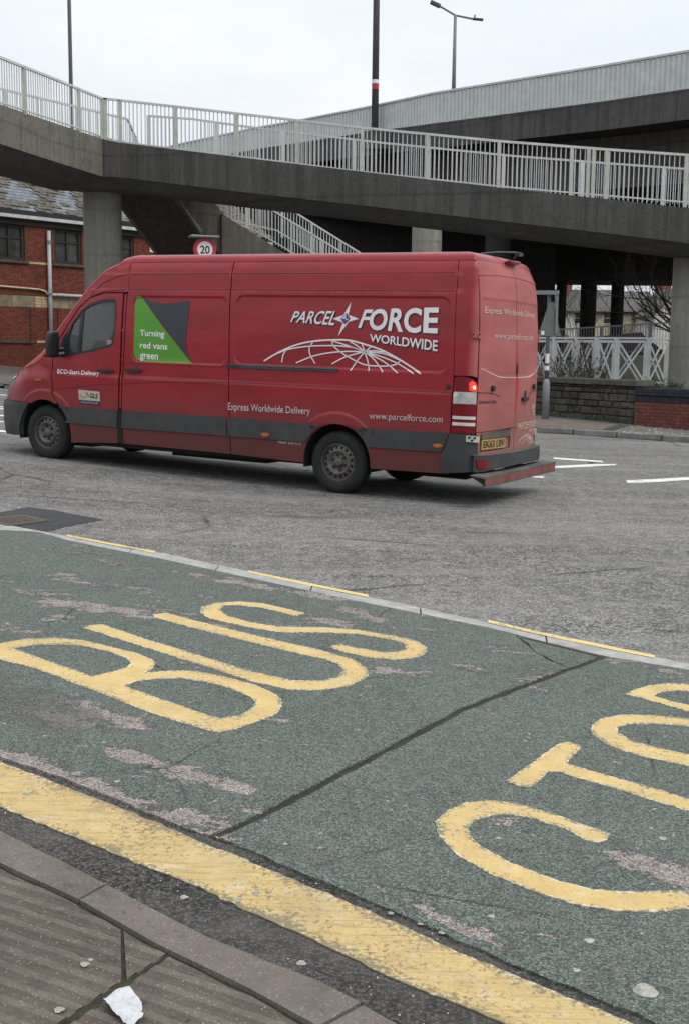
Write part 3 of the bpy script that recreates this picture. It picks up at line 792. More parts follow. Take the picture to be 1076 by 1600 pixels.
# ------------------------------------------------------------------ gully in the road
gl = thing('road_gully', pg(50, 812), 'rusty gully grate sunk in a dark asphalt patch beside the green bus bay', 'drain')
drape('asphalt_patch', densify(G2([(-60, 812), (-20, 805), (0, 802), (45, 793), (62, 795.5), (88, 798.5), (120, 805), (162, 813), (120, 820), (76, 831), (55, 829), (20, 821), (-60, 804 + 8.5)][:-1] + [(-40, 817)]), .1, jit=.012), .006, M_PATCH, gl, .3, .004)
gp = G2([(-45, 812), (38, 807), (66, 815), (42, 827), (-40, 826)])
g0, g1, g2, g3 = G2([(-28, 813.5), (38, 808), (72, 816), (14, 823.5)])
def q4(a, b, c, d, u, v):
    return tuple((a[i] * (1 - u) + b[i] * u) * (1 - v) + (d[i] * (1 - u) + c[i] * u) * v for i in (0, 1))
drape('gully_pit', [g0, g1, g2, g3], .0075, M_PITSHADE, gl, .3, 0)  # flat near-black sheet painted for the shaded hole below the bars
mb = MB()
for (u0, v0, u1, v1) in ((0, 0, 1, 0), (1, 0, 1, 1), (0, 1, 1, 1), (0, 0, 0, 1)):
    a = q4(g0, g1, g2, g3, u0, v0); b = q4(g0, g1, g2, g3, u1, v1)
    mb.bar((a[0], a[1], gz(*a) + .013), (b[0], b[1], gz(*b) + .013), .035, .012)
mb.build('grate_frame', M_GRATE, gl)
for i in range(9):
    u = (i + .8) / 9.6; a = q4(g0, g1, g2, g3, .04, u); b = q4(g0, g1, g2, g3, .96, u)
    MB().bar((a[0], a[1], gz(*a) + .0125), (b[0], b[1], gz(*b) + .0125), .020, .012).build('grate_bar', M_GRATE, gl)
# ------------------------------------------------------------------ far pavement with kerb stones
FH = .11
fp = thing('far_pavement', (4, 26, gz(4, 26)), kind='structure')
# building line and walls
TB = Vector((.656, .755, 0)).normalized(); NB = Vector((TB.y, -TB.x, 0))
B0 = pd(0, 578, 36.0); B0.z = 0
BASEZ = .985
SW0, SW1 = pg(862, 650, FH), pg(988, 663, FH)          # stone wall foot
wd = Vector((SW1.x - SW0.x, SW1.y - SW0.y, 0)).normalized(); wn = Vector((wd.y, -wd.x, 0))
if wn.y > 0: wn = -wn
WS = SW1 - wd * 9.0
bA = B0 - TB * 14; bB = B0 + TB * 12
def fpz(x, y):
    z = gz(x, y) + FH
    # the pavement climbs to the brick building on the left
    d = (Vector((x, y, 0)) - B0).dot(NB)
    if x < 0: z += max(0, min(1, (-x) / 6)) * max(0, min(1, 1 - (d) / 7)) * max(0, BASEZ - .02 - (gz(x, y) + FH))
    return z
fpoly = densify(FK[1:6], .8, False) + [(26, 14), (40, 12), (40, 30)] + [(SW1.x + 6.0, SW1.y - 3.6 + 2)] [:0] + [(12, 27.5), (SW1.x + .05, SW1.y + .3), (WS.x, WS.y + .3), (bB.x, bB.y), (bA.x, bA.y), (-26, 26)]
drape('pavement_surface', [tuple(p) for p in densify(fpoly, 1.5)], FH, M_FARPAVE, fp, .8, 0, zf=fpz)
kerbL = densify(FK[1:6], 50, False)
s = 0.
tot = length(kerbL)
while s < tot - .9:
    (x, y), d = at_line(kerbL, s + .45)
    if -12 < x < 13:
        c = Vector((x, y, gz(x, y) + FH / 2 + .005)); dv = Vector((d[0], d[1], 0)); nv = Vector((-d[1], d[0], 0))
        o = MB().box(c + nv * -.0 + nv * .06, dv * .449, nv * .065, Vector((0, 0, FH / 2 + .006 + random.uniform(-.002, .003)))).build('kerb_stone', M_KERB, fp)
        bv = o.modifiers.new('bevel', 'BEVEL'); bv.width = .02; bv.segments = 2
    s += .915
# red block paving patch in front of the stone wall
bq = [tuple(pg(x, y, FH)[:2]) for x, y in [(815, 652), (962, 663.5), (937, 671.5), (846, 665.5), (800, 662)]]
drape('block_paving', densify(bq, .6), FH + .004, M_BLOCK, fp, .5, 0)
bq = [tuple(pg(x, y, FH)[:2]) for x, y in [(966, 664), (982, 665.5), (957, 673), (940, 671.8)]]
drape('asphalt_trench', densify(bq, .6), FH + .008, M_PATCH, fp, .5, 0)
# ------------------------------------------------------------------ bricks helper
def frame_box(mb, o, t, n, u0, u1, z0, z1, d0, d1, mi=0):
    a = o + t * u0 + n * d0; b = o + t * u1 + n * d0; c = o + t * u1 + n * d1; d = o + t * u0 + n * d1
    mb.hexa(*[Vector((p.x, p.y, z0)) for p in (d, c, b, a)], *[Vector((p.x, p.y, z1)) for p in (d, c, b, a)], mi=mi)
def bricks(parent, o, t, n, u0, u1, z0, z1, L, H, depth, mat, holes=(), nobj=300, cam_pref=True, name='brick', gap=.010, proud=.0):
    cells = []
    k = 0; z = z0
    while z + H * .8 <= z1:
        u = u0 - (L / 2 if k % 2 else 0)
        while u < u1 - .02:
            a, b = max(u, u0), min(u + L, u1)
            segs = [(a, b)]
            for hu0, hu1, hz0, hz1 in holes:
                if z + H * .5 > hz0 and z + H * .5 < hz1:
                    ns = []
                    for p, q in segs:
                        if q <= hu0 or p >= hu1: ns.append((p, q))
                        else:
                            if p < hu0: ns.append((p, hu0))
                            if q > hu1: ns.append((hu1, q))
                    segs = ns
            for p, q in segs:
                if q - p > .04: cells.append((p, q, z))
            u += L
        z += H; k += 1
    def key(c):
        P = o + t * (c[0] + c[1]) / 2; px, py = proj((P.x, P.y, c[2]))
        vis = 0 <= px <= 1076 and 0 <= py <= 1600
        return (0 if vis else 1, (P - CAM).length)
    cells.sort(key=key)
    cache = {}
    rest = MB()
    yaw = Matrix(((t.x, n.x, 0, 0), (t.y, n.y, 0, 0), (0, 0, 1, 0), (0, 0, 0, 1)))
    ip = pm(parent).inverted()
    for i, (p, q, z) in enumerate(cells):
        dd = proud + random.uniform(-.003, .004)
        if i < nobj:
            w = round(q - p, 3)
            if w not in cache:
                m = MB(); m.bb(gap / 2, w - gap / 2, -depth, 0, gap / 2, H - gap / 2); cache[w] = m.mesh(name, mat)
            P = o + t * p + n * dd
            ob = bpy.data.objects.new(name, cache[w]); col.objects.link(ob); ob.parent = parent
            ob.matrix_local = ip @ Matrix.Translation((P.x, P.y, z)) @ yaw
        else:
            frame_box(rest, o, t, n, p + gap / 2, q - gap / 2, z + gap / 2, z + H - gap / 2, dd - depth, dd)
    if rest.v: rest.build(name + '_field', mat, parent)['kind'] = 'stuff'
# ------------------------------------------------------------------ brick building on the left
def bt(px):                          # distance along the facade seen at column px
    r = ray(px, 480); # solve (B0 + t*TB) x r = 0 in plan
    return (B0.y * r.x - B0.x * r.y) / (TB.x * r.y - TB.y * r.x)
def bz(py, px=0): return pd(px, py, (B0 + TB * bt(px)).y).z
building = thing('brick_building', (B0.x, B0.y, BASEZ), 'old red brick building with mossy slate roof behind the footbridge column', 'building')
U0b, U1b = -7.0, 11.5
zE = bz(333)                         # eaves gutter
zb1, zb0 = bz(460), bz(478)          # sandstone band
zw1, zw0 = bz(347), bz(404)          # upper windows
zl1, zl0 = zb0, bz(531)              # bricked-up lower openings
e1 = bt(42); e2a = bt(88); e3 = bt(211)
pitch = (e3 - e1) / 2
ww = pitch - (e2a - e1)
holes = []
wins = []
k = -3
while e1 + pitch * k < U1b:
    b = e1 + pitch * k; a = b - ww
    if a > U0b and b < 8.6: wins.append((a, b))
    k += 1
for a, b in wins: holes.append((a, b, zw0 - .01, zw1))
holes.append((U0b, U1b, zb0, zb1))
fr = MB()   # backing wall in mortar
zs_ = sorted({BASEZ - .4, zb0, zb1, zw0, zw1, zE + .1})
for z0, z1 in zip(zs_, zs_[1:]):
    segs = [(U0b, U1b)]
    if z0 >= zw0 - .001 and z1 <= zw1 + .001:
        segs = []; u = U0b
        for a, b in wins: segs.append((u, a)); u = b
        segs.append((u, U1b))
    for a, b in segs: frame_box(fr, B0, TB, NB, a, b, z0, z1, -.35, -.012)
frame_box(fr, B0, TB, NB, U1b, U1b + .35, BASEZ - .4, zE + .1, -9, 0); frame_box(fr, B0, TB, NB, U0b - .35, U0b, BASEZ - .4, zE + .1, -9, 0)
fr.build('wall', M_MORTAR, building)
bricks(building, B0, TB, NB, U0b, U1b, BASEZ - .3, zE - .12, .225, .075, .10, M_BRICK, holes)
# band: long sandstone blocks with cream brick piers
low = []
for i, (a, b) in enumerate(wins):
    ca, cb = b + .12, b + pitch - ww - .12
    mid = (ca + cb) / 2
    zz = zb0
    for r_ in range(4):
        hh = (zb1 - zb0) / 4
        for s_ in range(2):
            m = MB(); frame_box(m, B0, TB, NB, mid - .24 + s_ * .24 + .006, mid + s_ * .24 - .006, zz + .006, zz + hh - .004, -.1, .01); m.build('cream_brick', M_CREAMBRICK, building)
        zz += hh
    lo = (mid + .25); hi = mid + pitch - .25
    for q0, q1 in ((lo, (lo + hi) / 2), ((lo + hi) / 2, hi)):
        m = MB(); frame_box(m, B0, TB, NB, q0 + .005, q1 - .005, zb0, zb1, -.1, .012); m.build('sandstone_block', M_SAND, building)
m = MB(); frame_box(m, B0, TB, NB, U0b, wins[0][1] + .1, zb0, zb1, -.1, .012); m.build('sandstone_block', M_SAND, building)
# windows: frame, glazing bars, panes, sill
for a, b in wins:
    w = MB()
    for q0, q1 in ((a, a + .09), (b - .09, b)): frame_box(w, B0, TB, NB, q0, q1, zw0, zw1, -.16, -.05)
    frame_box(w, B0, TB, NB, a, b, zw1 - .10, zw1, -.17, -.04); frame_box(w, B0, TB, NB, a, b, zw0, zw0 + .08, -.17, -.04)
    wo = w.build('window', M_WINFRAME, building)
    c = (a + b) / 2; zt = zw0 + (zw1 - zw0) * .62
    m = MB(); frame_box(m, B0, TB, NB, c - .03, c + .03, zw0 + .08, zw1 - .1, -.15, -.07); m.build('glazing_bar', M_WINFRAME, wo)
    m = MB(); frame_box(m, B0, TB, NB, a + .09, b - .09, zt - .025, zt + .025, -.145, -.075); m.build('glazing_bar', M_WINFRAME, wo)
    for q0, q1 in ((a + .09, c - .03), (c + .03, b - .09)):
        for r0, r1 in ((zw0 + .08, zt - .025), (zt + .025, zw1 - .1)):
            m = MB(); frame_box(m, B0, TB, NB, q0, q1, r0, r1, -.13, -.115); m.build('pane', M_GLASSB, wo)
    m = MB(); frame_box(m, B0, TB, NB, a - .1, b + .1, zw0 - .09, zw0 - .012, -.12, .07); m.build('sill', M_SILL, building)
    # cream blocks either side at sill level
    m = MB(); frame_box(m, B0, TB, NB, b + .12, b + pitch - ww - .12, zw0 - .085, zw0 - .02, -.1, .012); m.build('cream_string', M_CREAMBRICK, building)
    m = MB(); frame_box(m, B0, TB, NB, b + .05, b + pitch - ww - .05, zw1 + .02, zw1 + .12, -.1, .010); m.build('cream_string', M_CREAMBRICK, building)
    # lower opening bricked up, set in dark joints, with its own sill
    for q in (a + .05, b + .12):
        m = MB(); frame_box(m, B0, TB, NB, q - .02, q + .02, zl0, zl1, -.1, .0055); m.build('dark_joint', M_TAR, building)
    m = MB(); frame_box(m, B0, TB, NB, a - .05, b + .2, zl0 - .085, zl0 - .01, -.1, .05); m.build('sill', M_SILL, building)
    m = MB(); frame_box(m, B0, TB, NB, b + .35, b + pitch - ww - .18, zl0 - .075, zl0 - .005, -.1, .012); m.build('cream_string', M_CREAMBRICK, building)
# gutter
m = MB(); frame_box(m, B0, TB, NB, U0b - .3, U1b + .3, zE - .10, zE - .0, 0.06, .24); m.build('gutter', M_GUTTER, building)
m = MB(); frame_box(m, B0, TB, NB, U0b - .3, U1b + .3, zE + .002, zE + .15, 0.02, .22); m.build('gutter_board', M_GUTTERD, building)
m = MB(); frame_box(m, B0, TB, NB, U0b - .3, U1b + .3, zE - .28, zE - .102, 0.0, .06); m.build('fascia', M_WINFRAME, building)
# slate roof
rp_ = R(33); RD = -NB * math.cos(rp_) + Vector((0, 0, math.sin(rp_))); RNm = NB * math.sin(rp_) + Vector((0, 0, math.cos(rp_)))
RO = B0 + NB * .16; RO = Vector((RO.x, RO.y, zE + .13))
m = MB(); m.box(RO + TB * (U0b + U1b) / 2 + RD * 3.6 - RNm * .09, TB * ((U1b - U0b) / 2 + .3), RD * 3.65, RNm * .05)
roof = m.build('roof', M_WINFRAME, building)
CLEAN = [(8, 267, 22, 275), (13, 283, 28, 289), (10, 289, 24, 296), (4, 294, 48, 305.5), (14, 303, 58, 314), (31, 324, 60, 333), (100, 300, 116, 307), (83, 304, 112, 313), (80, 311, 123, 320.5), (104, 320, 125, 328), (88, 325, 103, 332)]
SWd, EXP = .30, .21
sl = []
for r_ in range(34):
    off = (SWd / 2 if r_ % 2 else 0) + random.uniform(-.02, .02)
    u = U0b - off
    while u < U1b + .2:
        c = RO + TB * (u + SWd / 2) + RD * (r_ * EXP + EXP / 2); px, py = proj(c)
        cl = (px > 183) or any(x0 <= px <= x1 and y0 <= py <= y1 for x0, y0, x1, y1 in CLEAN)
        sl.append((0 if (0 < px < 260 and 255 < py < 345) else 1, (c - CAM).length, u, r_, cl)); u += SWd
sl.sort()
def slate_mesh(j):
    m = MB(); w = SWd - .012; l = EXP + .07
    jx = [random.uniform(-.012, .012) for _ in range(4)]
    th = .012 if j < 2 else .02 + .012 * (j % 3)
    a = [(0.006 + jx[0], 0 + jx[1]), (w + jx[2], 0 + jx[3]), (w, l), (0.006, l)]
    m.add([(x, y, 0.016 if y < .1 else -.002) for x, y in a] + [(x, y, (.016 if y < .1 else -.002) + th) for x, y in a], [(3, 2, 1, 0), (4, 5, 6, 7), (0, 1, 5, 4), (1, 2, 6, 5), (2, 3, 7, 6), (3, 0, 4, 7)])
    return m
ms_c = [slate_mesh(j).mesh('slate', M_SLATE) for j in range(2)]
mdl = [slate_mesh(j) for j in range(2, 10)]; ms_m = [k.mesh('slate', M_SLATEM) for k in mdl]
RM = Matrix(((TB.x, RD.x, RNm.x, 0), (TB.y, RD.y, RNm.y, 0), (TB.z, RD.z, RNm.z, 0), (0, 0, 0, 1)))
ipb = pm(building).inverted(); restm = MB()
for i, (vis, dst, u, r_, cl) in enumerate(sl):
    P = RO + TB * u + RD * (r_ * EXP)
    Mx = Matrix.Translation(P) @ RM @ Matrix.Rotation(random.uniform(-.012, .012) * (1 if cl else 2.5), 4, 'Z')
    if i < 300:
        ob = bpy.data.objects.new('slate', random.choice(ms_c if cl else ms_m)); col.objects.link(ob); ob.parent = roof
        ob.matrix_local = ipb @ Mx
    else:
        src = random.choice(mdl); restm.add([Mx @ v for v in src.v], src.f)
restm.build('slate_field', M_SLATEM, roof)['kind'] = 'stuff'
# things fixed to the facade
def onwall(px, py, d=0.):
    P = B0 + TB * bt(px); p = pd(px, py, P.y); return Vector((P.x, P.y, p.z)) + NB * d
dp = thing('downpipe', onwall(76, 570), 'grey vertical plastic downpipe on the red brick facade left of the column', 'pipe')
m = MB(); m.tube([onwall(76.5, 361, .1) , Vector((onwall(76.5, 361, .1).x, onwall(76.5, 361, .1).y, BASEZ + .05))], .062, 10); o = m.build('pipe', M_PIPE, dp, smooth=True)
pb = onwall(76.5, 361, .1)
for z in (pb.z - .35, bz(456), bz(520)):
    m = MB(); m.tube([(pb.x, pb.y, z - .05), (pb.x, pb.y, z + .05)], .078, 10); m.build('pipe_bracket', M_GALV, dp)
hp = thing('wall_pipe', onwall(80, 456), 'pale horizontal waste pipe running right from the downpipe to the column', 'pipe')
m = MB(); m.tube([Vector((pb.x, pb.y, bz(456.5))) , Vector((pb.x, pb.y, bz(456.5))) + TB * 4.2], .05, 10); m.build('pipe', M_GUTTER, hp, smooth=True)
cpn = thing('cream_conduit', onwall(10, 450), 'thin cream conduit sagging across the bricks at the left edge', 'pipe')
m = MB(); m.tube([onwall(-60, 440, .05), onwall(0, 447, .05), onwall(40, 450.5, .05), onwall(62, 452.5, .05), onwall(70, 455, .06), Vector((pb.x, pb.y, bz(456.5)))- TB * .08], .03, 8); m.build('conduit', M_PIPEC, cpn, smooth=True)
ws_ = thing('warning_sign', onwall(239, 388), 'small yellow and white warning plate on the brick wall right of the column', 'sign')
c = onwall(239, 387, .03); t = TB
m = MB(); m.box(c, t * .13, NB * .01, Vector((0, 0, .16))); m.build('plate', M_SIGNW, ws_)
m = MB(); m.box(c + NB * .014 + Vector((0, 0, .03)), t * .115, NB * .003, Vector((0, 0, .115))); m.build('yellow_panel', M_SIGNY, ws_)
m = MB(); q = c + NB * .02 + Vector((0, 0, .04)); m.add([q - t * .075 - Vector((0, 0, .06)), q + t * .075 - Vector((0, 0, .06)), q + Vector((0, 0, .08))], [(0, 1, 2)]); m.build('triangle_symbol', M_BLACK, ws_)
m = MB(); m.box(c + Vector((0, 0, .28)), t * .11, NB * .02, Vector((0, 0, .07))); m.build('junction_box', M_SAND, ws_)
# ------------------------------------------------------------------ stone wall with rubble courses
def wall_box(mb, o, t, n, a, b, z0, z1, d0, d1, jit=.012):
    vs = []
    for z in (z0, z1):
        for u, d in ((a, d1), (b, d1), (b, d0), (a, d0)):
            P = o + t * (u + random.uniform(-jit, jit)) + n * (d + (random.uniform(-jit, jit) if d == d1 else 0)); vs.append(Vector((P.x, P.y, z + random.uniform(-jit, jit) * .6)))
    mb.hexa(*vs)
sw = thing('stone_wall', SW1, 'low dark rubble stone wall with flat coping below the lattice fence', 'wall')
SO = Vector((WS.x, WS.y, 0)); swl = 9.0
zsw0 = SW1.z - .02; zsw1 = pd(988, 604, SW1.y).z
m = MB(); frame_box(m, SO, wd, wn, 0, swl - .03, zsw0 - .3, zsw1 - .01, -.45, -.035); m.build('wall_core', M_STONEJ, sw)
z = zsw0; 
while z < zsw1 - .05:
    H = random.choice([.09, .12, .15, .18]); H = min(H, zsw1 - z)
    if zsw1 - z - H < .06: H = zsw1 - z
    u = swl
    first = True
    while u > 0:
        L = random.uniform(.16, .5) if not first else random.choice([.25, .45]); first = False
        a = max(0, u - L)
        m = MB(); wall_box(m, SO, wd, wn, a + .014, u - .014, z + .012, z + H - .012, -.2, random.uniform(-.02, .02))
        o = m.build('stone', M_STONE, sw)
        if u > swl - 4.5:
            bv = o.modifiers.new('bevel', 'BEVEL'); bv.width = .016; bv.segments = 2
        u = a
    z += H
u = swl + .12
while u > 0:
    L = random.uniform(.55, .95); a = max(0, u - L); m = MB(); wall_box(m, SO, wd, wn, a + .006, u - .006, zsw1 + .004, zsw1 + .14, -.5, .07, .01)
    o = m.build('coping_stone', M_COPING, sw); bv = o.modifiers.new('bevel', 'BEVEL'); bv.width = .02; bv.segments = 2
    u = a
# ------------------------------------------------------------------ low brick wall with blue copings
LW0 = pg(988, 664, FH); LW1 = pg(1076, 672, FH)
ld = Vector((LW1.x - LW0.x, LW1.y - LW0.y, 0)).normalized(); ln = Vector((ld.y, -ld.x, 0))
if ln.y > 0: ln = -ln
lw = thing('low_brick_wall', LW0, 'low red brick wall with blue brick coping to the right of the stone wall', 'wall')
LO = Vector((LW0.x, LW0.y, 0)) + ld * .02
zl = LW0.z - .10; zbt = pd(990, 627.5, LW0.y).z; ztp = pd(992, 605.5, LW0.y).z
LL = 5.2
m = MB(); frame_box(m, LO, ld, ln, 0, LL, zl - .3, zbt, -.3, -.012); m.build('wall_core', M_MORTAR, lw)
bricks(lw, LO, ld, ln, 0, LL, zbt - .075 * 8, zbt, .225, .075, .1, M_BRICK2, nobj=220)
for nm, z0, z1, d1 in (('soldier', zbt + .004, zbt + (ztp - zbt) * .50, .012), ('soldier', zbt + (ztp - zbt) * .68, ztp, .03)):
    u = 0.
    while u < LL:
        m = MB(); frame_box(m, LO, ld, ln, u + .006, u + .070, z0 + .004, z1 - .004, -.3, d1 + random.uniform(-.003, .003)); m.build('coping_brick', M_BLUEBRICK, lw); u += .076
m = MB(); frame_box(m, LO, ld, ln, 0, LL, zbt, ztp - .012, -.28, -.003); m.build('coping_core', M_TAR, lw)
u = 0.
while u < LL:
    m = MB(); frame_box(m, LO, ld, ln, u + .004, u + .221, zbt + (ztp - zbt) * .50 + .003, zbt + (ztp - zbt) * .68 - .003, -.3, .055); m.build('coping_tile', M_BLUEBRICK, lw); u += .225
# planted ground held up by the walls
PZ = pd(1000, 602, 30.2).z
ter = [tuple((SO + wn * -.3)[:2]), tuple((SO + wd * swl - wn * .3)[:2]), tuple((LO + ld * LL - ln * .25)[:2]), (24, 34), (24, 47), (3.5, 47)]
ter = [(a[0], a[1]) for a in ter]
o = drape('planted_bank', densify(ter, 1.5), 0, M_EARTH, None, .7, 0, zf=lambda x, y: PZ - .03 + .03 * noise.noise(Vector((x, y, 0))) + max(0, y - 36) * -.03); o['kind'] = 'structure'
# ------------------------------------------------------------------ white lattice fence
xf = thing('lattice_fence', pd(1000, 602, 30.2), 'white metal lattice fence of crossed bars on the planted bank', 'fence')
def gp_(px, py, D): p = pd(px, py, D); return Vector((p.x, p.y, p.z))
POSTS = [(780, 31.4), (826, 31.1), (863, 30.9), (898, 30.7), (930, 30.4), (961, 30.1), (1011, 29.7), (1043, 30.2), (1085, 30.6)]
zt0 = pd(929, 531, 30.4).z; zbot = PZ - .02
pp = []
for px, D in POSTS:
    p = pd(px, 560, D); pp.append(Vector((p.x, p.y, 0)))
for i, (p, (px, D)) in enumerate(zip(pp, POSTS)):
    m = MB(); w = .055 if px > 920 else .04; m.bb(p.x - w, p.x + w, p.y - .05, p.y + .05, zbot, zt0 + .02); m.build('post', M_XF, xf)
for i, (a, b) in enumerate(zip(pp, pp[1:])):
    d = (b - a).normalized(); A = a + d * .075; Bb = b - d * .075
    za, zb_ = zbot + .10, zt0 - .04
    m = MB(); m.bar((A.x, A.y, zb_), (Bb.x, Bb.y, zb_), .05, .06); m.bar((A.x, A.y, za), (Bb.x, Bb.y, za), .05, .05)
    for q in (A, Bb): m.bar((q.x, q.y, za + .025), (q.x, q.y, zb_ - .03), .04, .05)
    fo = m.build('panel_frame', M_XF, xf)
    off = Vector((d.y, -d.x, 0)) * .02
    m = MB(); m.bar((A.x + off.x, A.y + off.y, za + .03), (Bb.x + off.x, Bb.y + off.y, zb_ - .03), .012, .05); m.build('cross_bar', M_XF, fo)
    m = MB(); m.bar((A.x - off.x, A.y - off.y, zb_ - .03), (Bb.x - off.x, Bb.y - off.y, za + .03), .012, .05); m.build('cross_bar', M_XF, fo)
    if (b - a).length > .3:
        m = MB(); m.bar((A.x, A.y + .5, zb_), (Bb.x, Bb.y + .5, zb_), .04, .04); m.bar((A.x, A.y + .5, za + .03), (Bb.x, Bb.y + .5, zb_ - .03), .01, .05); m.bar((A.x, A.y + .5, zb_ - .03), (Bb.x, Bb.y + .5, za + .03), .01, .05, mi=0)
        m.bar((A.x, A.y + .5, za - .1), (A.x, A.y + .5, zb_), .05, .05)
        m.build('rear_panel', M_XF, xf)
m = MB(); m.bar((pp[0].x, pp[0].y, zt0 + .045), (pp[-1].x, pp[-1].y, zt0 + .045), .08, .05)
for a, b in zip(pp, pp[1:]):
    pass
MBt = MB()
for a, b in zip(pp, pp[1:]): MBt.bar((a.x, a.y, zt0 + .045), (b.x, b.y, zt0 + .045), .09, .05)
MBt.build('top_rail', M_XF, xf)
# ------------------------------------------------------------------ foot ramp with grey railing further back
rr = thing('access_ramp', pd(900, 590, 42), 'concrete access ramp with dark grey railing behind the lattice fence', 'ramp')
a0 = pd(780, 521, 41); a1 = pd(840, 517, 41); a2 = pd(1010, 506, 42); a3 = pd(1056, 503.6, 42); a4 = pd(1120, 500, 42)
line = [a0, a1, a2, a4]
def railing(parent, pts, h, mats, sp, bw, post_every=None, posts=None, botgap=.09, part='railing', label=None, post_w=.05, budget=[10 ** 9], postmat=None, top=(.05, .05)):
    """pts: points of the top rail; balusters hang below"""
    m = MB()
    for a, b in zip(pts, pts[1:]):
        m.bar(a, b, *top); dz = Vector((0, 0, h - botgap)); m.bar(a - dz, b - dz, .035, .035)
    ro = m.build(part, mats, parent)
    if label: ro['label'] = label
    L = sum((b - a).length for a, b in zip(pts, pts[1:]))
    s = sp / 2; cache = {}; field = MB(); ip = pm(parent).inverted()
    while s < L:
        ss = s
        for a, b in zip(pts, pts[1:]):
            l = (b - a).length
            if ss <= l: break
            ss -= l
        P = a + (b - a).normalized() * min(ss, l); d = (b - a).normalized(); dh = Vector((d.x, d.y, 0)).normalized()
        if budget[0] > 0:
            key = (round(dh.x, 2), round(h, 2))
            if key not in cache:
                mm = MB(); mm.box((0, 0, -h / 2), dh * bw / 2, Vector((-dh.y, dh.x, 0)) * bw / 2, (0, 0, h / 2 - .03)); cache[key] = mm.mesh('baluster', mats)
            ob = bpy.data.objects.new('baluster', cache[key]); col.objects.link(ob); ob.parent = ro; ob.location = ip @ P; budget[0] -= 1
        else:
            field.box(P - Vector((0, 0, h / 2)), dh * bw / 2, Vector((-dh.y, dh.x, 0)) * bw / 2, (0, 0, h / 2 - .03))
        s += sp
    if field.v: field.build('baluster_field', mats, ro)['kind'] = 'stuff'
    if posts is None:
        posts = []; s = 0
        while post_every and s <= L:
            ss = s
            for a, b in zip(pts, pts[1:]):
                l = (b - a).length
                if ss <= l: break
                ss -= l
            posts.append(a + (b - a).normalized() * min(ss, l)); s += post_every
    for P in posts:
        mm = MB(); mm.bb(P.x - post_w / 2, P.x + post_w / 2, P.y - .03, P.y + .03, P.z - h - .03, P.z + .012); mm.build('post', postmat or mats, ro)
    return ro
railing(rr, line, 1.05, M_RAILDARK, .105, .02, post_every=1.9, post_w=.09)
m = MB()
for a, b in zip(line, line[1:]):
    m.hexa(*[Vector(v) for v in ((a.x, a.y, 0), (b.x, b.y, 0), (b.x, b.y + .25, 0), (a.x, a.y + .25, 0), (a.x, a.y, a.z - 1.1), (b.x, b.y, b.z - 1.1), (b.x, b.y + .25, b.z - 1.1), (a.x, a.y + .25, a.z - 1.1))])
m.build('ramp_wall', M_CONC_MID, rr)
a, b = pd(880, 531, 46), pd(1000, 519, 46)
dw = thing('dark_parapet_wall', (a.x, a.y, 0), 'dark maroon parapet wall behind the grey ramp railing', 'wall')
c_ = pd(1035, 548, 46)
m = MB()
P_ = [a, b, c_]
for p, q in zip(P_, P_[1:]): m.hexa(*[Vector(v) for v in ((p.x, p.y, 0), (q.x, q.y, 0), (q.x, q.y + .3, 0), (p.x, p.y + .3, 0), (p.x, p.y, p.z), (q.x, q.y, q.z), (q.x, q.y + .3, q.z), (p.x, p.y + .3, p.z))])
m.build('wall', simple('dark_brick_wall', (.05, .03, .03), .9, var=.3), dw)
# ------------------------------------------------------------------ footbridge
fb = thing('footbridge', (-5.6, 32.5, gz(-5.6, 32.5)), 'concrete pedestrian footbridge with white railings crossing behind the red van', 'footbridge')
# front edge: px of rail top, deck top, deck bottom, distance
EDGE = [(-160, 28, 100, 160, 22.2), (0, 88, 163, 225, 26.5), (80, 120, 190, 251, 28.9), (160, 153, 217, 276, 31.0), (188, 156, 223, 277, 31.0),
        (369, 176.5, 245, 299, 30.1), (565, 199, 268, 321, 29.2), (778, 220, 293, 345, 28.3), (946, 233, 311, 364, 27.6), (1076, 242, 325, 380, 27.0), (1300, 262, 349, 408, 26.1)]
FE = []
for px, yt, yd, yb, D in EDGE:
    t_, d_, b_ = pd(px, yt, D), pd(px, yd, D), pd(px, yb, D)
    FE.append((Vector((d_.x, d_.y, 0)), t_.z, d_.z, b_.z))
DW = 2.3
nrm = []
for i in range(len(FE)):
    a = FE[max(i - 1, 0)][0]; b = FE[min(i + 1, len(FE) - 1)][0]; d = (b - a).normalized(); n = Vector((-d.y, d.x, 0))
    nrm.append(n)
secs = []
for (p, zt, zd, zb), n in zip(FE, nrm):
    def P(o_, z): q = p + n * o_; return Vector((q.x, q.y, z))
    secs.append([P(0, zd), P(0, zb), P(.10, zb - .02), P(.55, zb - .24), P(DW - .55, zb - .24), P(DW - .1, zb - .02), P(DW, zb), P(DW, zd), P(DW - .2, zd), P(DW - .2, zd - .12), P(.2, zd - .12), P(.2, zd)])
def loft(mb, secs, closed=True, caps=True, mi=0, mis=None):
    n = len(secs[0]); base = len(mb.v)
    for s_ in secs: mb.v += s_
    for i in range(len(secs) - 1):
        for k in range(n if closed else n - 1):
            k2 = (k + 1) % n
            mb.f.append((base + i * n + k, base + (i + 1) * n + k, base + (i + 1) * n + k2, base + i * n + k2)); mb.m.append(mis[k] if mis else mi)
    if caps:
        mb.f.append(tuple(base + k for k in range(n))); mb.m.append(mi)
        mb.f.append(tuple(base + (len(secs) - 1) * n + k for k in range(n))[::-1]); mb.m.append(mi)
m = MB(); loft(m, secs[:4], mis=[0, 1, 1, 1, 1, 1, 0, 0, 0, 0, 0, 0]); o = m.build('deck', [M_CONC_MID, M_CONC_FBS], fb); o['label'] = 'paler stained span rising to the left'
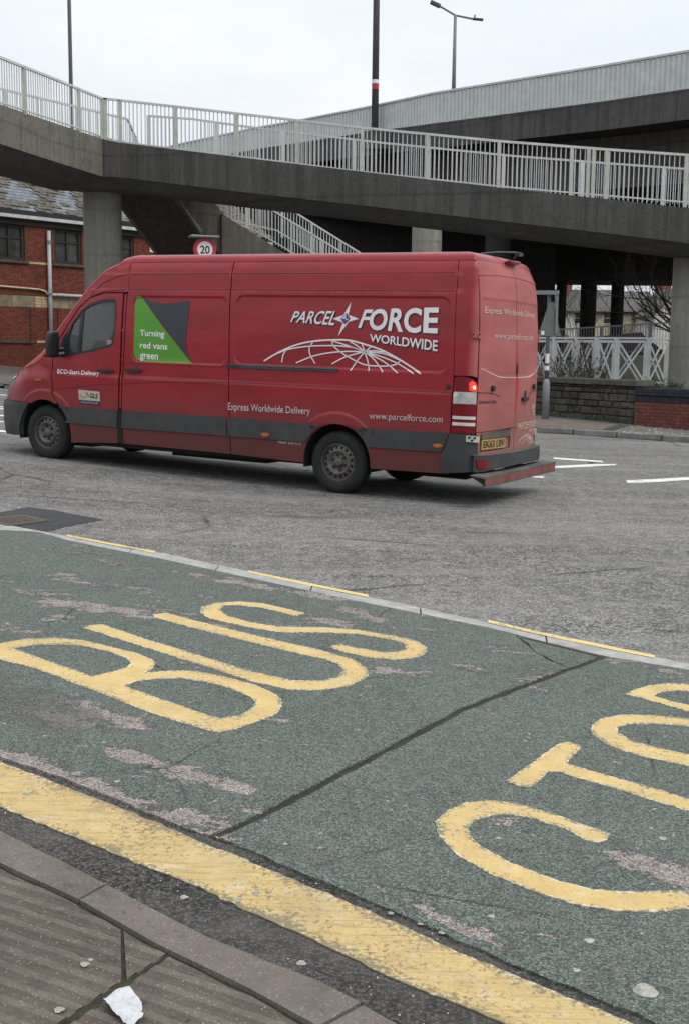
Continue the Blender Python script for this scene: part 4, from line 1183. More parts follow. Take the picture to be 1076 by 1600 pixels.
m = MB(); loft(m, secs[3:], mis=[0, 1, 1, 1, 1, 1, 0, 0, 0, 0, 0, 0]); o = m.build('deck', [M_CONC_DARK, M_CONC_FBS], fb); o['label'] = 'darker span sloping down to the right'
def fe_at(px):                       # rail-top point of the front edge at column px
    for (a, b), (A, Bv) in zip(zip(EDGE, EDGE[1:]), zip(FE, FE[1:])):
        if a[0] <= px <= b[0]:
            t = (px - a[0]) / (b[0] - a[0]); p = A[0].lerp(Bv[0], t)
            return Vector((p.x, p.y, A[1] + (Bv[1] - A[1]) * t)), A[2] + (Bv[2] - A[2]) * t
bud = [300]
seg1 = [Vector((p.x, p.y + .06, zt)) for p, zt, _, _ in FE[:4]]
seg2 = [Vector((p.x, p.y + .06, zt)) for p, zt, _, _ in FE[3:]]
postsL = [fe_at(x)[0] + Vector((0, .06, 0)) for x in (-120, -50, 36, 122, 159)]
postsR = [fe_at(x)[0] + Vector((0, .06, 0)) for x in (165, 188, 276, 369, 465, 565, 668, 778, 892, 918, 926, 946, 1070, 1190)]
railing(fb, seg2, 1.13, M_RAIL, .113, .020, posts=postsR, post_w=.085, budget=bud, postmat=M_RAILPOST, top=(.06, .055))
railing(fb, seg1, 1.05, M_RAIL, .113, .020, posts=postsL, post_w=.085, budget=bud, postmat=M_RAILPOST, top=(.06, .055))
rear = []
for (p, zt, zd, zb), n in list(zip(FE, nrm))[5:]:
    q = p + n * (DW - .12); rear.append(Vector((q.x, q.y, zt + .0)))
q0 = pd(232, 181, (FE[4][0] + nrm[4] * (DW - .1)).y); q1 = pd(300, 186, q0.y - .2)
rear = [q0, q1] + rear
railing(fb, rear, 1.15, M_RAIL, .113, .018, post_every=2.0, post_w=.085, budget=bud, top=(.05, .05))
rl = []
for (p, zt, zd, zb), n in list(zip(FE, nrm))[:4]:
    q = p + n * (DW - .12); rl.append(Vector((q.x, q.y, zt)))
rl[-1] = pd(200, 186, rl[-1].y + .2); rl.append(pd(216, 224, rl[-1].y + .4))
railing(fb, rl, 1.15, M_RAIL, .113, .018, post_every=2.0, post_w=.085, budget=bud, top=(.05, .05))
def column(parent, name, cx, cy, z0, z1, r, mat, label=None, cap=False):
    m = MB(); n = 40
    zsn = [z0, (z0 + z1) / 2, z1]
    m.tube([(cx, cy, z) for z in zsn], r, n)
    o = m.build(name, mat, parent); smooth_by_angle(o, 40)
    if label: o['label'] = label
    return o
cl_ = pd(125, 290, 32.2); cr_ = pd(185, 290, 32.2)
column(fb, 'column', (cl_.x + cr_.x) / 2, 32.6, gz(-6.5, 32) + .2, FE[3][3] - .2, (cr_.x - cl_.x) / 2, M_CONC_COL, 'pale round column under the kink of the bridge')
rc = pd(1057, 420, 28.4)
column(fb, 'column', rc.x + .53, 28.7, .3, FE[-2][3] - .2, .53, M_CONC_COL, 'pale round column at the right edge behind the low wall')
# staircase dropping away behind the bridge
st = thing('staircase', (-5, 33.5, gz(-5, 33.5)), 'concrete staircase with white railings descending behind the footbridge', 'staircase')
f1 = R(70); d1 = Vector((math.cos(f1), math.sin(f1), 0)); r1 = Vector((d1.y, -d1.x, 0))
S0 = pd(262, 297, 32.6); zt1 = S0.z
def flight(start, d, r, w, n, rise, go, thick, side='stair_side'):
    """start: lower edge of the near side at the top"""
    m = MB(); L = n * go; dz = n * rise
    a = start; b = start + d * L - Vector((0, 0, dz))
    l = -r * w
    m.hexa(b, b + l, a + l, a, b + Vector((0, 0, thick)), b + l + Vector((0, 0, thick)), a + l + Vector((0, 0, thick)), a + Vector((0, 0, thick)))
    o = m.build('flight', [M_CONC_DARK], st)
    for i in range(n):
        p = a + d * (i * go) + Vector((0, 0, thick - i * rise - .02))
        mm = MB(); q = p + l
        mm.hexa(p + d * go - Vector((0, 0, rise)) , q + d * go - Vector((0, 0, rise)), q - Vector((0, 0, rise)), p - Vector((0, 0, rise)), p + d * go, q + d * go, q, p)
        mm.build('step', M_CONC_MID, o)
    # side curb
    for k, off in (('a', Vector((0, 0, 0))), ('b', l)):
        mm = MB(); s_ = r * .12 if k == 'a' else -r * .12
        A, B_ = a + off, b + off
        mm.hexa(B_ + s_, B_, A, A + s_, B_ + s_ + Vector((0, 0, thick + .22)), B_ + Vector((0, 0, thick + .22)), A + Vector((0, 0, thick + .22)), A + s_ + Vector((0, 0, thick + .22))) if k == 'a' else mm.hexa(B_, B_ + s_, A + s_, A, B_ + Vector((0, 0, thick + .22)), B_ + s_ + Vector((0, 0, thick + .22)), A + s_ + Vector((0, 0, thick + .22)), A + Vector((0, 0, thick + .22)))
        mm.build('stair_wall', M_CONC_MID, o)
    return b
e1_ = flight(S0 - Vector((0, 0, .0)), d1, r1, 1.75, 16, .165, .29, .75)
f2 = R(14); d2 = Vector((math.cos(f2), math.sin(f2), 0)); r2 = Vector((d2.y, -d2.x, 0))
# second run, seen with its railings, falling to the right
T0 = pd(345, 333, 33.3)
T1 = pd(560, 468, 35.2)
d2 = Vector((T1.x - T0.x, T1.y - T0.y, 0)); L2_ = d2.length; d2.normalize(); r2 = Vector((d2.y, -d2.x, 0)); drop = T0.z - T1.z
n2_ = 18
flight(T0 - Vector((0, 0, 1.15)), d2, r2, 1.9, n2_, drop / n2_, L2_ / n2_, .9)
lq = [pd(262, 286, 32.55), pd(322, 294, 33.0), pd(345, 331, 33.28), pd(345, 398, 33.28)]
tk = Vector((.05, .22, 0)); m = MB()
m.add(lq + [q + tk for q in lq], [(0, 3, 2, 1), (4, 5, 6, 7), (0, 1, 5, 4), (1, 2, 6, 5), (2, 3, 7, 6), (3, 0, 4, 7)])
m.build('landing_wall', M_CONC_MID, st)
n1a, n1b, n1c, n1d = pd(322, 262, 33.1), pd(350, 297, 33.3), pd(398, 311, 33.7), pd(640, 448, 35.9)
railing(st, [pd(300, 262, 33.0), pd(342, 292, 33.3), pd(397, 311, 33.8), pd(620, 447, 35.8)], .95, M_RAIL, .112, .02, post_every=1.1, post_w=.07, top=(.05, .05))
ofs = Vector((-.2, 1.9, 0))
railing(st, [pd(330, 290, 35.2), pd(432, 314, 35.6), pd(560, 394, 36.8), pd(650, 450, 37.6)], .95, M_RAIL, .112, .02, post_every=1.1, post_w=.07, top=(.05, .05))
# ------------------------------------------------------------------ road viaduct
va = thing('viaduct', pd(1000, 560, 42), 'grey concrete road viaduct with corrugated aluminium parapet over the junction', 'viaduct')
VE = [(200, 246, 281, 70), (282, 225, 256, 66), (400, 200, 234, 58.5), (480, 186, 222, 54), (585, 165.5, 206, 50.3), (676, 146, 194, 47), (800, 126, 178, 44), (940, 103.5, 160, 41), (1076, 80, 140, 38.5), (1200, 60, 124, 36.2), (1400, 26, 95, 33)]
VP = []
for px, yt, yb, D in VE:
    a, b = pd(px, yt, D), pd(px, yb, D); VP.append((Vector((a.x, a.y, 0)), a.z, b.z))
vn = []
for i in range(len(VP)):
    a = VP[max(i - 1, 0)][0]; b = VP[min(i + 1, len(VP) - 1)][0]; d = (b - a).normalized(); vn.append(Vector((-d.y, d.x, 0)))
sec = []
for (p, zt, zb), n in zip(VP, vn):
    def P(o_, z): q = p + n * o_; return Vector((q.x, q.y, z))
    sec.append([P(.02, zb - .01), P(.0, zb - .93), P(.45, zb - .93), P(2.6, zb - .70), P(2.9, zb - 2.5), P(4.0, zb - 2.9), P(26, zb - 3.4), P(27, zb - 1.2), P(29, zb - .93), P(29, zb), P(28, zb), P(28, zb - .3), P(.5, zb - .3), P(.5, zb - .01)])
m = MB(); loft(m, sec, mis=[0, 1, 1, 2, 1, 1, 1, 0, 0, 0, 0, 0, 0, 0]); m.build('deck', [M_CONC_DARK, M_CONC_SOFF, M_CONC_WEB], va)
# second, lower box behind: closes the view under the deck
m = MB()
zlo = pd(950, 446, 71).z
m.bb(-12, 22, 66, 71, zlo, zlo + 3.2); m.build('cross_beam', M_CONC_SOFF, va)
m = MB(); m.bb(-30, 11.0, 62, 63.2, -.5, 9.5); m.build('added_dark_wall', M_CONC_SOFF, va)  # added wall closing off the space under the deck to darken it
# parapet sheets
pts = [Vector((p.x, p.y, 0)) for p, _, _ in VP]
cum = [0]
for a, b in zip(pts, pts[1:]): cum.append(cum[-1] + (b - a).length)
def vp_at(s):
    for i in range(len(cum) - 1):
        if s <= cum[i + 1] or i == len(cum) - 2:
            t = (s - cum[i]) / (cum[i + 1] - cum[i]); p = pts[i].lerp(pts[i + 1], t); return p, VP[i][1] + (VP[i + 1][1] - VP[i][1]) * t, VP[i][2] + (VP[i + 1][2] - VP[i][2]) * t
s = cum[-1] - .02; W = .195; cnt = 0; field = MB(); ipv = pm(va).inverted()
while s > .3:
    (pa, za1, za0), (pb_, zb1_, zb0_) = vp_at(s - W), vp_at(s)
    d = (pb_ - pa).normalized(); n = Vector((d.y, -d.x, 0))
    ks = [(0, 0), (.10, .035), (.62, .035), (.72, 0), (1.0, 0)]
    vs = []
    for z_sel in (0, 1):
        for k_, o_ in ks:
            q = pa.lerp(pb_, k_ * .985) + n * o_; z = (za0, za1)[z_sel] + ((zb0_, zb1_)[z_sel] - (za0, za1)[z_sel]) * k_
            vs.append(Vector((q.x, q.y, z + (.02 if z_sel == 0 else -.06))))
    fs = [(i, i + 1, i + 6, i + 5) for i in range(4)]
    if cnt < 300:
        mm = MB(); mm.add(vs, fs); mm.build('parapet_panel', M_ALU, va)
    else: field.add(vs, fs)
    cnt += 1; s -= W
if field.v: field.build('parapet_panels_beyond', M_ALU, va)['kind'] = 'stuff'
m = MB()
for (p, zt, zb), (q, zt2, zb2), n in zip(VP, VP[1:], vn):
    m.bar((p.x, p.y, zt), (q.x, q.y, zt2), .14, .07); m.bar((p.x + n.x * .1, p.y + n.y * .1, zt - .5), (q.x + n.x * .1, q.y + n.y * .1, zt2 - .5), .06, .06)
    m.hexa(*[Vector(v) for v in ((p.x + n.x * .06, p.y + n.y * .06, zb), (q.x + n.x * .06, q.y + n.y * .06, zb2), (q.x + n.x * .1, q.y + n.y * .1, zb2), (p.x + n.x * .1, p.y + n.y * .1, zb), (p.x + n.x * .06, p.y + n.y * .06, zt - .05), (q.x + n.x * .06, q.y + n.y * .06, zt2 - .05), (q.x + n.x * .1, q.y + n.y * .1, zt2 - .05), (p.x + n.x * .1, p.y + n.y * .1, zt - .05))])
m.build('parapet_rail', M_ALU, va)
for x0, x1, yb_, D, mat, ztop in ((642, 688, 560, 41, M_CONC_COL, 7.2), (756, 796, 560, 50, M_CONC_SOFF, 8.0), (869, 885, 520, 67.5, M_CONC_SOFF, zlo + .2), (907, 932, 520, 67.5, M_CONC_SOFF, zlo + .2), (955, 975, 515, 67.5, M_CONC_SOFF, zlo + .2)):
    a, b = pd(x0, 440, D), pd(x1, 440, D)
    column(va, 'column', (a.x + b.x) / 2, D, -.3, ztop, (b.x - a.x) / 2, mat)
# ------------------------------------------------------------------ poles and lamps
def pole(name, label, x, y, z0, z1, r0, r1, mat, cat='lamp post', group=None):
    t = thing(name, (x, y, z0), label, cat, group)
    m = MB(); m.tube([(x, y, z0), (x, y, z0 + (z1 - z0) * .5), (x, y, z1)], [r0, (r0 + r1) / 2, r1], 14); o = m.build('shaft', mat, t, smooth=True)
    return t
p = pd(112.5, 190, 62); t = pole('lamp_post', 'thin dark lamp post rising above the footbridge at the left', p.x, p.y, gz(p.x, p.y), 27, .12, .085, M_POLE)
m = MB(); m.tube([(p.x, p.y, 27), (p.x + .5, p.y, 27.6), (p.x + 1.6, p.y, 27.8)], .05, 8); m.build('arm', M_POLE, t)
m = MB(); m.box((p.x + 2, p.y, 27.8), (.4, 0, 0), (0, .15, 0), (0, 0, .07)); m.build('lamp_head', M_LAMPGREY, t)
p = pd(585, 200, 49.6); t = pole('lamp_post', 'stout brown grey lamp post with a red and white band standing at the parapet', p.x, p.y, p.z - 1.5, 24, .155, .11, M_POLE)
for y0, y1, mt in ((125, 131, M_SIGNW), (131.3, 140, M_SIGNR)):
    a, b = pd(586, y1, 49.6), pd(586, y0, 49.6); m = MB(); m.tube([(p.x, p.y, a.z), (p.x, p.y, b.z)], .15, 14, cap=False); m.build('band', mt, t, smooth=True)
m = MB(); m.tube([(p.x, p.y, 24), (p.x + .6, p.y, 24.7), (p.x + 2, p.y, 25)], .06, 8); m.build('arm', M_POLE, t)
m = MB(); m.box((p.x + 2.4, p.y, 25), (.5, 0, 0), (0, .18, 0), (0, 0, .08)); m.build('lamp_head', M_LAMPGREY, t)
# bracket platform at its foot
m = MB(); m.box((p.x + .5, p.y - .1, p.z - .55), (1.0, 0, 0), (0, .35, 0), (0, 0, .35)); m.build('base_block', M_CONC_DARK, t)
a = pd(712.5, 24, 60); b = pd(708, 140, 60)
t = pole('lamp_post', 'tall slim double-armed street lamp above the viaduct', b.x, 60, b.z - 1, a.z, .11, .075, M_LAMPGREY)
l0, l1, l2 = pd(713, 24, 60), pd(687, 10, 60), pd(672, 3, 60); l3, l4, l5 = pd(738, 29.5, 60), pd(754, 31, 60), pd(741, 27, 60)
m = MB(); m.tube([Vector((b.x, 60, a.z)), l1], .05, 8); m.build('arm', M_LAMPGREY, t); m = MB(); m.tube([Vector((b.x, 60, a.z)), l3], .05, 8); m.build('arm', M_LAMPGREY, t)
m = MB(); m.bar(l1, l2, .3, .14); m.build('lamp_head', M_POLE, t); m = MB(); m.bar(l3, l4, .25, .07); m.build('lamp_head', M_POLE, t)
m = MB(); m.tube([l5 - Vector((0, 0, .1)), l5 + Vector((0, 0, .12))], .04, 8); m.build('photocell', M_GALV, t)
# ------------------------------------------------------------------ text helper (outlines of the built-in font as mesh)
def text_shape(body, bold=0., shear=0., spacing=1.):
    c = bpy.data.curves.new('txt', 'FONT'); c.body = body; c.size = 1; c.offset = bold; c.shear = shear; c.space_character = spacing; c.resolution_u = 4; c.fill_mode = 'FRONT'
    o = bpy.data.objects.new('txt', c); col.objects.link(o)
    bpy.context.view_layer.update()
    me = bpy.data.meshes.new_from_object(o.evaluated_get(bpy.context.evaluated_depsgraph_get()))
    vs = [v.co.copy() for v in me.vertices]; fs = [tuple(p.vertices) for p in me.polygons]
    bpy.data.objects.remove(o); bpy.data.curves.remove(c); bpy.data.meshes.remove(me)
    x0 = min(v.x for v in vs); x1 = max(v.x for v in vs); y0 = min(v.y for v in vs); y1 = max(v.y for v in vs)
    return [((v.x - x0) / (x1 - x0), (v.y - y0) / (y1 - y0)) for v in vs], fs, (x1 - x0) / (y1 - y0)
# ------------------------------------------------------------------ speed limit sign
c = pd(320.5, 389.5, 30); sgz = gz(c.x, 30) + FH
sg = thing('speed_sign', (c.x, 30.08, sgz), 'round red-ringed speed limit sign reading 20 with a flat lamp plate above the van roof', 'road sign')
fwd = (Vector((0, 0, 0)) - Vector((c.x, c.y, 0))).normalized(); fwd = (Matrix.Rotation(R(14), 3, 'Z') @ fwd); sdv = Vector((-fwd.y, fwd.x, 0))
def disc(mb, c, n, s, r0, r1, th, seg=40):
    u = Vector((0, 0, 1)); vs = []
    for k in range(seg):
        a = 2 * math.pi * k / seg; e = s * math.cos(a) + u * math.sin(a); vs += [c + e * r0 + n * th, c + e * r1 + n * th, c + e * r1]
    fs = []
    for k in range(seg):
        a, b = 3 * k, 3 * ((k + 1) % seg); fs += [(a, a + 1, b + 1, b), (a + 1, a + 2, b + 2, b + 1)]
    if r0 == 0: fs = [f if len(f) == 4 else f for f in fs]
    mb.add(vs, fs)
m = MB(); disc(m, c, fwd, sdv, .20, .295, .012); disc(m, c - fwd * .02, -fwd, sdv, 0, .295, .0); m.build('ring', M_SIGNR, sg)
m = MB(); disc(m, c + fwd * .003, fwd, sdv, 0, .205, .004); m.build('face', M_SIGNW, sg)
tv, tf, asp = text_shape('20', .02)
hgt_ = .205; 
m = MB(); m.add([c + fwd * .012 + (-sdv) * -1 * 0 + sdv * ((x - .5) * hgt_ * asp * .92) * (1 if sdv.x > 0 else -1) + Vector((0, 0, (y - .5) * hgt_ - .01)) for x, y in tv], tf); m.build('numerals', M_BLACK, sg)
m = MB(); disc(m, c - fwd * .10, -fwd, sdv, 0, .295, .0); disc(m, c - fwd * .09, fwd, sdv, 0, .295, .0); m.build('rear_disc', M_SIGNBACK, sg)
m = MB(); m.tube([(c.x - fwd.x * .06, c.y - fwd.y * .06, sgz), (c.x - fwd.x * .06, c.y - fwd.y * .06, c.z + .34)], .04, 12); m.build('post', M_GALV, sg, smooth=True)
tp = pd(319, 370, 30); m = MB(); m.box((tp.x, tp.y, tp.z), sdv * .37, fwd * .17, Vector((0, 0, .03))); o = m.build('lamp_plate', M_GALV, sg); bv = o.modifiers.new('bevel', 'BEVEL'); bv.width = .02
# ------------------------------------------------------------------ grey sign post on the right pavement
D = SW0.y - 1.6
D = pg(851, 655, FH).y
bpx = pg(851, 655, FH)
sp_ = thing('sign_post', bpx, 'slim grey post carrying the back of a triangular sign beside the stone wall', 'road sign')
z1 = pd(853, 592, D).z; z2 = pd(858, 456, D).z
m = MB(); m.tube([(bpx.x, D, bpx.z - .02), (bpx.x, D, z1 - .1), (bpx.x, D, z1)], [.085, .085, .05], 14); m.build('base_shaft', M_GALV, sp_, smooth=True)
m = MB(); m.tube([(bpx.x, D, z1), (bpx.x, D, z2)], .045, 12); m.build('shaft', M_RAILDARK, sp_, smooth=True)
za, zb_ = pd(850, 525, D).z, pd(850, 472, D).z
cx_ = bpx.x + .02
m = MB(); y_ = D - .06
A, B_, C_ = Vector((cx_ - .27, y_, za)), Vector((cx_ + .27, y_, za)), Vector((cx_ + .07, y_, zb_)); C2 = Vector((cx_ - .03, y_, zb_))
off = Vector((0, -.02, 0))
m.add([A, B_, C_, C2, A + off, B_ + off, C_ + off, C2 + off], [(0, 1, 2, 3), (7, 6, 5, 4), (0, 4, 5, 1), (1, 5, 6, 2), (2, 6, 7, 3), (3, 7, 4, 0)]); m.build('triangle_plate', M_SIGNBACK, sp_)
for (u_, v_, w_, h_) in ((-.16, .07, .07, .09), (.14, .08, .04, .05)):
    m = MB(); m.box((cx_ + u_, y_ - .024, za + v_), (w_ / 2, 0, 0), (0, .002, 0), (0, 0, h_ / 2)); m.build('sticker', M_SIGNW, sp_)
a, b, c2 = pd(833, 457.5, D), pd(871, 457.5, D), pd(868, 520, D)
m = MB(); m.bar((a.x, D - .1, a.z), (b.x, D - .1, b.z), .10, .09); m.build('lamp_arm', M_LAMPGREY, sp_)
m = MB(); m.bar((b.x - .03, D - .1, b.z - .045), (b.x - .03, D - .1, z2 - .95), .05, .05); m.build('drop_rod', M_LAMPGREY, sp_)
m = MB(); m.bar((cx_ - .12, D - .02, (za + zb_) / 2), (cx_ + .14, D - .02, (za + zb_) / 2), .04, .03); m.build('clip', M_RAILDARK, sp_)
for z_, h_ in ((pd(855, 560, D).z, .22), (pd(855, 575, D).z, .1)):
    m = MB(); m.tube([(bpx.x, D, z_ - h_ / 2), (bpx.x, D, z_ + h_ / 2)], .048, 12, cap=False); m.build('sticker', M_SIGNW, sp_, smooth=True)
# ------------------------------------------------------------------ terraced houses beyond the viaduct
def house(x0, x1, D, ze, zr, zg, wallm, label, wins_, chim=None, group='terraced houses beyond the viaduct', gable=False):
    h = thing('terraced_house', ((x0 + x1) / 2, D, zg), label, 'house', group)
    m = MB(); m.bb(x0, x1 - .02, D, D + 7, zg - 1, ze); m.build('wall', wallm, h)
    m = MB()
    if gable:
        xm = (x0 + x1) / 2
        m.add([(x0, D, ze), (x1, D, ze), (xm, D, zr), (x0, D + 7, ze), (x1, D + 7, ze), (xm, D + 7, zr)], [(0, 1, 2), (5, 4, 3), (0, 3, 4, 1), (0, 2, 5, 3), (1, 4, 5, 2)]); m.build('gable', wallm, h)
        m = MB()
        for (p, q) in ((x0 - .25, xm), (x1 + .25, xm)):
            zz0 = ze - .2
            m.add([(p, D - .2, zz0), (q, D - .2, zr + .05), (q, D + 7.2, zr + .05), (p, D + 7.2, zz0), (p, D - .2, zz0 + .14), (q, D - .2, zr + .2), (q, D + 7.2, zr + .2), (p, D + 7.2, zz0 + .14)], [(0, 1, 2, 3), (7, 6, 5, 4), (0, 4, 5, 1), (1, 5, 6, 2), (2, 6, 7, 3), (3, 7, 4, 0)])
    else:
        m.add([(x0, D - .3, ze - .1), (x1 - .02, D - .3, ze - .1), (x1 - .02, D + 3.5, zr), (x0, D + 3.5, zr), (x0, D + 7.3, ze - .1), (x1 - .02, D + 7.3, ze - .1), (x0, D - .3, ze + .05), (x1 - .02, D - .3, ze + .05), (x1 - .02, D + 3.5, zr + .16), (x0, D + 3.5, zr + .16)],
              [(6, 7, 8, 9), (0, 1, 7, 6), (9, 8, 5, 4), (0, 6, 9, 4), (1, 5, 8, 7), (0, 4, 5, 1)])
    rf = m.build('roof', M_FARSLATE, h)
    for (wx, wz, w, hh) in wins_:
        m = MB(); m.bb(wx - w / 2 - .07, wx + w / 2 + .07, D - .05, D + .02, wz - .07, wz + hh + .07); wo = m.build('window', M_UPVC, h)
        m = MB(); m.bb(wx - w / 2, wx + w / 2, D - .06, D - .052, wz + hh * .52, wz + hh); m.build('pane', M_GLASSB, wo)
        m = MB(); m.bb(wx - w / 2, wx + w / 2, D - .06, D - .052, wz, wz + hh * .47); m.build('pane', M_GLASSB, wo)
    for cxm in (chim or ()):
        m = MB(); m.bb(cxm - .55, cxm + .55, D + 3.1, D + 3.9, zr - .3, zr + 1.0); co = m.build('chimney', M_CHIM, h)
        m = MB()
        for k in (-.3, 0, .3): m.tube([(cxm + k, D + 3.5, zr + 1), (cxm + k, D + 3.5, zr + 1.35)], .11, 8)
        m.build('chimney_pots', M_CHIM, co)
    return h
def X(px, D): return pd(px, 480, D).x
D = 96
ze, zr = pd(900, 487, D).z, pd(900, 455.5, D + 3.5).z
zg = gz(15, 90)
def hw(pxs, y0=505, y1=489): return [(X(p, D), pd(p, y0, D).z, .75, pd(p, y1, D).z - pd(p, y0, D).z) for p in pxs]
house(X(800, D), X(872, D), D, ze + .15, zr - .3, zg, M_CREAM, 'cream house with dark roof partly behind the triangular sign back', hw([850]), [X(830, D)])
house(X(872, D), X(930, D), D, ze, zr, zg, M_WHITER, 'house with a brown brick chimney seen between the left two dark columns', hw([905]), [X(893, D)])
house(X(930, D), X(974, D), D, ze, zr, zg, M_CREAM, 'cream house with white window between the middle and right dark columns', hw([950]))
house(X(974, D), X(1030, D), D, ze, zr - .1, zg, M_CREAM, 'cream house with window behind the bare tree branches', hw([1001]), [X(1052, D)])
D = 90
house(X(1022, D), X(1100, D), D, pd(1040, 492, D).z, pd(1060, 452, D).z, zg, M_WHITER, 'white gabled house half hidden by the right-hand column', [], None, gable=True)
# ------------------------------------------------------------------ trees, shrubs, weeds
def bare_tree(name, label, base, h, seed, spread, lean=(0, 0), levels=4, r0=.16, mat=M_BARK, group=None, dirs=None):
    rnd = random.Random(seed)
    t = thing(name, base, label, 'tree', group)
    base = Vector(base)
    trunk = MB(); twigs = MB(); limbs = []
    top = base + Vector((lean[0], lean[1], h * .35))
    trunk.tube([base, base.lerp(top, .5) + Vector((rnd.uniform(-.05, .05), 0, 0)), top], [r0, r0 * .8, r0 * .65], 9)
    trunk.build('trunk', mat, t, smooth=True)
    def grow(p, d, L, r, lev, mb):
        pts = [p]; q = p; dd = d.copy()
        for i in range(4):
            dd = (dd + Vector((rnd.uniform(-.18, .18), rnd.uniform(-.18, .18), rnd.uniform(-.08, .16)))).normalized(); q = q + dd * L / 4; pts.append(q)
        mb.tube(pts, [r, r * .85, r * .7, r * .55, r * .4], 5 if lev > 1 else 7, cap=False)
        if lev < levels:
            for i in range(rnd.randint(3, 5) + (1 if lev > 1 else 0)):
                k = rnd.randint(1, 4); a = Vector((rnd.gauss(0, 1), rnd.gauss(0, 1), rnd.gauss(.35, .7))).normalized()
                nd = (dd * .9 + a * .75).normalized(); grow(pts[k], nd, L * rnd.uniform(.45, .7), r * .45, lev + 1, twigs)
    ds = dirs or [Vector((math.cos(a) * spread, math.sin(a) * spread, 1)) for a in [2 * math.pi * i / 6 + rnd.uniform(-.4, .4) for i in range(6)]]
    for d in ds:
        lm = MB(); grow(top, Vector(d).normalized(), h * .65, r0 * .5, 0, lm); lm.build('limb', mat, t, smooth=True)
    twigs.build('twigs', mat, t)['kind'] = 'stuff'
    return t
tb = pd(1100, 590, 50); tb.z = gz(tb.x, 50)
bare_tree('bare_tree', 'bare dark tree spreading branches left from behind the right-hand column', tb, 5.6, 3, .9, levels=3, r0=.13, dirs=[(-1, 0, .6), (-1, .2, .95), (-.8, -.3, .35), (-.5, .3, 1.1), (.6, .2, 1), (-1, .1, .75), (-.9, .5, .5)])
sb = pd(898, 560, 60); sb.z = gz(sb.x, 60) + .6
bare_tree('bare_shrub', 'bare twiggy shrub between the left two dark viaduct columns', sb, 3.6, 11, .8, levels=3, r0=.05, mat=M_TWIG)
sb = pd(838, 560, 58); sb.z = gz(sb.x, 58) + .8
bare_tree('bare_shrub', 'bare twiggy shrub behind the triangular sign back', sb, 3.6, 12, .7, levels=3, r0=.05, mat=M_TWIG)
sb = pd(985, 560, 60); sb.z = gz(sb.x, 60) + .5
bare_tree('bare_shrub', 'low bare shrub under the right window of the cream house', sb, 2.6, 14, .9, levels=3, r0=.05, mat=M_TWIG)
# scrambling stems on the lattice fence
cb = thing('climbing_shrub', pd(895, 600, 30.4), 'leafless scrambling stems tangled on the lattice fence beside the sign post', 'shrub')
st_ = MB(); lf = MB(); rnd = random.Random(5)
for i in range(46):
    px = rnd.uniform(845, 955) if i < 34 else rnd.uniform(845, 930); a = pd(px, 602, 30.3); a.z = PZ - .05
    d = Vector((rnd.uniform(-.35, .35), rnd.uniform(-.1, .1), 1)); q = a; pts_ = [a]
    L = rnd.uniform(.4, 1.15) * (1 if px < 925 else .6)
    for j in range(6):
        d = (d + Vector((rnd.uniform(-.35, .35), rnd.uniform(-.15, .15), rnd.uniform(-.25, .1)))).normalized(); q = q + d * L / 6; pts_.append(q)
        if rnd.random() < .5:
            e = q + Vector((rnd.uniform(-.2, .2), rnd.uniform(-.1, .1), rnd.uniform(-.05, .2))); st_.tube([q, e], .004, 4, cap=False)
            for _ in range(3):
                s_ = rnd.uniform(.015, .035); e2 = e + Vector((rnd.uniform(-.06, .06), rnd.uniform(-.06, .06), rnd.uniform(-.05, .05))); u1 = Vector((rnd.gauss(0, 1), rnd.gauss(0, 1), rnd.gauss(0, 1))).normalized() * s_; u2 = Vector((rnd.gauss(0, 1), rnd.gauss(0, 1), rnd.gauss(0, 1))).normalized() * s_
                lf.add([e2 - u1, e2 + u2, e2 + u1, e2 - u2], [(0, 1, 2, 3)])
    st_.tube(pts_, .009, 5, cap=False)
st_.build('stems', M_TWIG, cb)['kind'] = 'stuff'; lf.build('leaves', M_IVY, cb)['kind'] = 'stuff'
def weed(px, py, D, n, h, label, seed):
    rnd = random.Random(seed); base = pd(px, py, D); base.z = PZ - .02
    w = thing('weed_clump', base, label, 'plant', 'weeds on the planted bank')
    s_ = MB(); l_ = MB()
    for i in range(n):
        a = rnd.uniform(0, 6.28); d = Vector((math.cos(a) * .5, math.sin(a) * .4, 1)).normalized(); hh = h * rnd.uniform(.5, 1); b = base + Vector((math.cos(a), math.sin(a), 0)) * rnd.uniform(0, .22)
        pts_ = [b, b + d * hh * .5, b + d * hh + Vector((math.cos(a) * .05, 0, -.02))]
        s_.tube(pts_, .004, 4, cap=False)
        for k in range(7):
            c_ = pts_[0].lerp(pts_[2], rnd.uniform(.2, 1)); ang = rnd.uniform(0, 6.28); u1 = Vector((math.cos(ang), math.sin(ang), rnd.uniform(-.1, .6))).normalized() * rnd.uniform(.04, .09); u2 = u1.cross(Vector((0, 0, 1))).normalized() * .022
            l_.add([c_, c_ + u1 * .5 + u2, c_ + u1, c_ + u1 * .5 - u2], [(0, 1, 2, 3)])
    s_.build('stems', M_LEAF, w)['kind'] = 'stuff'; l_.build('leaves', M_LEAF, w)['kind'] = 'stuff'
weed(1018, 602, 29.0, 22, .33, 'leafy green weeds at the foot of the last lattice panel', 21)
weed(1049, 603, 28.2, 16, .30, 'leafy green weeds touching the right-hand column', 22)
weed(1032, 604, 28.6, 12, .16, 'small weeds between the lattice fence and the column', 23)
gm = MB(); rnd = random.Random(9)
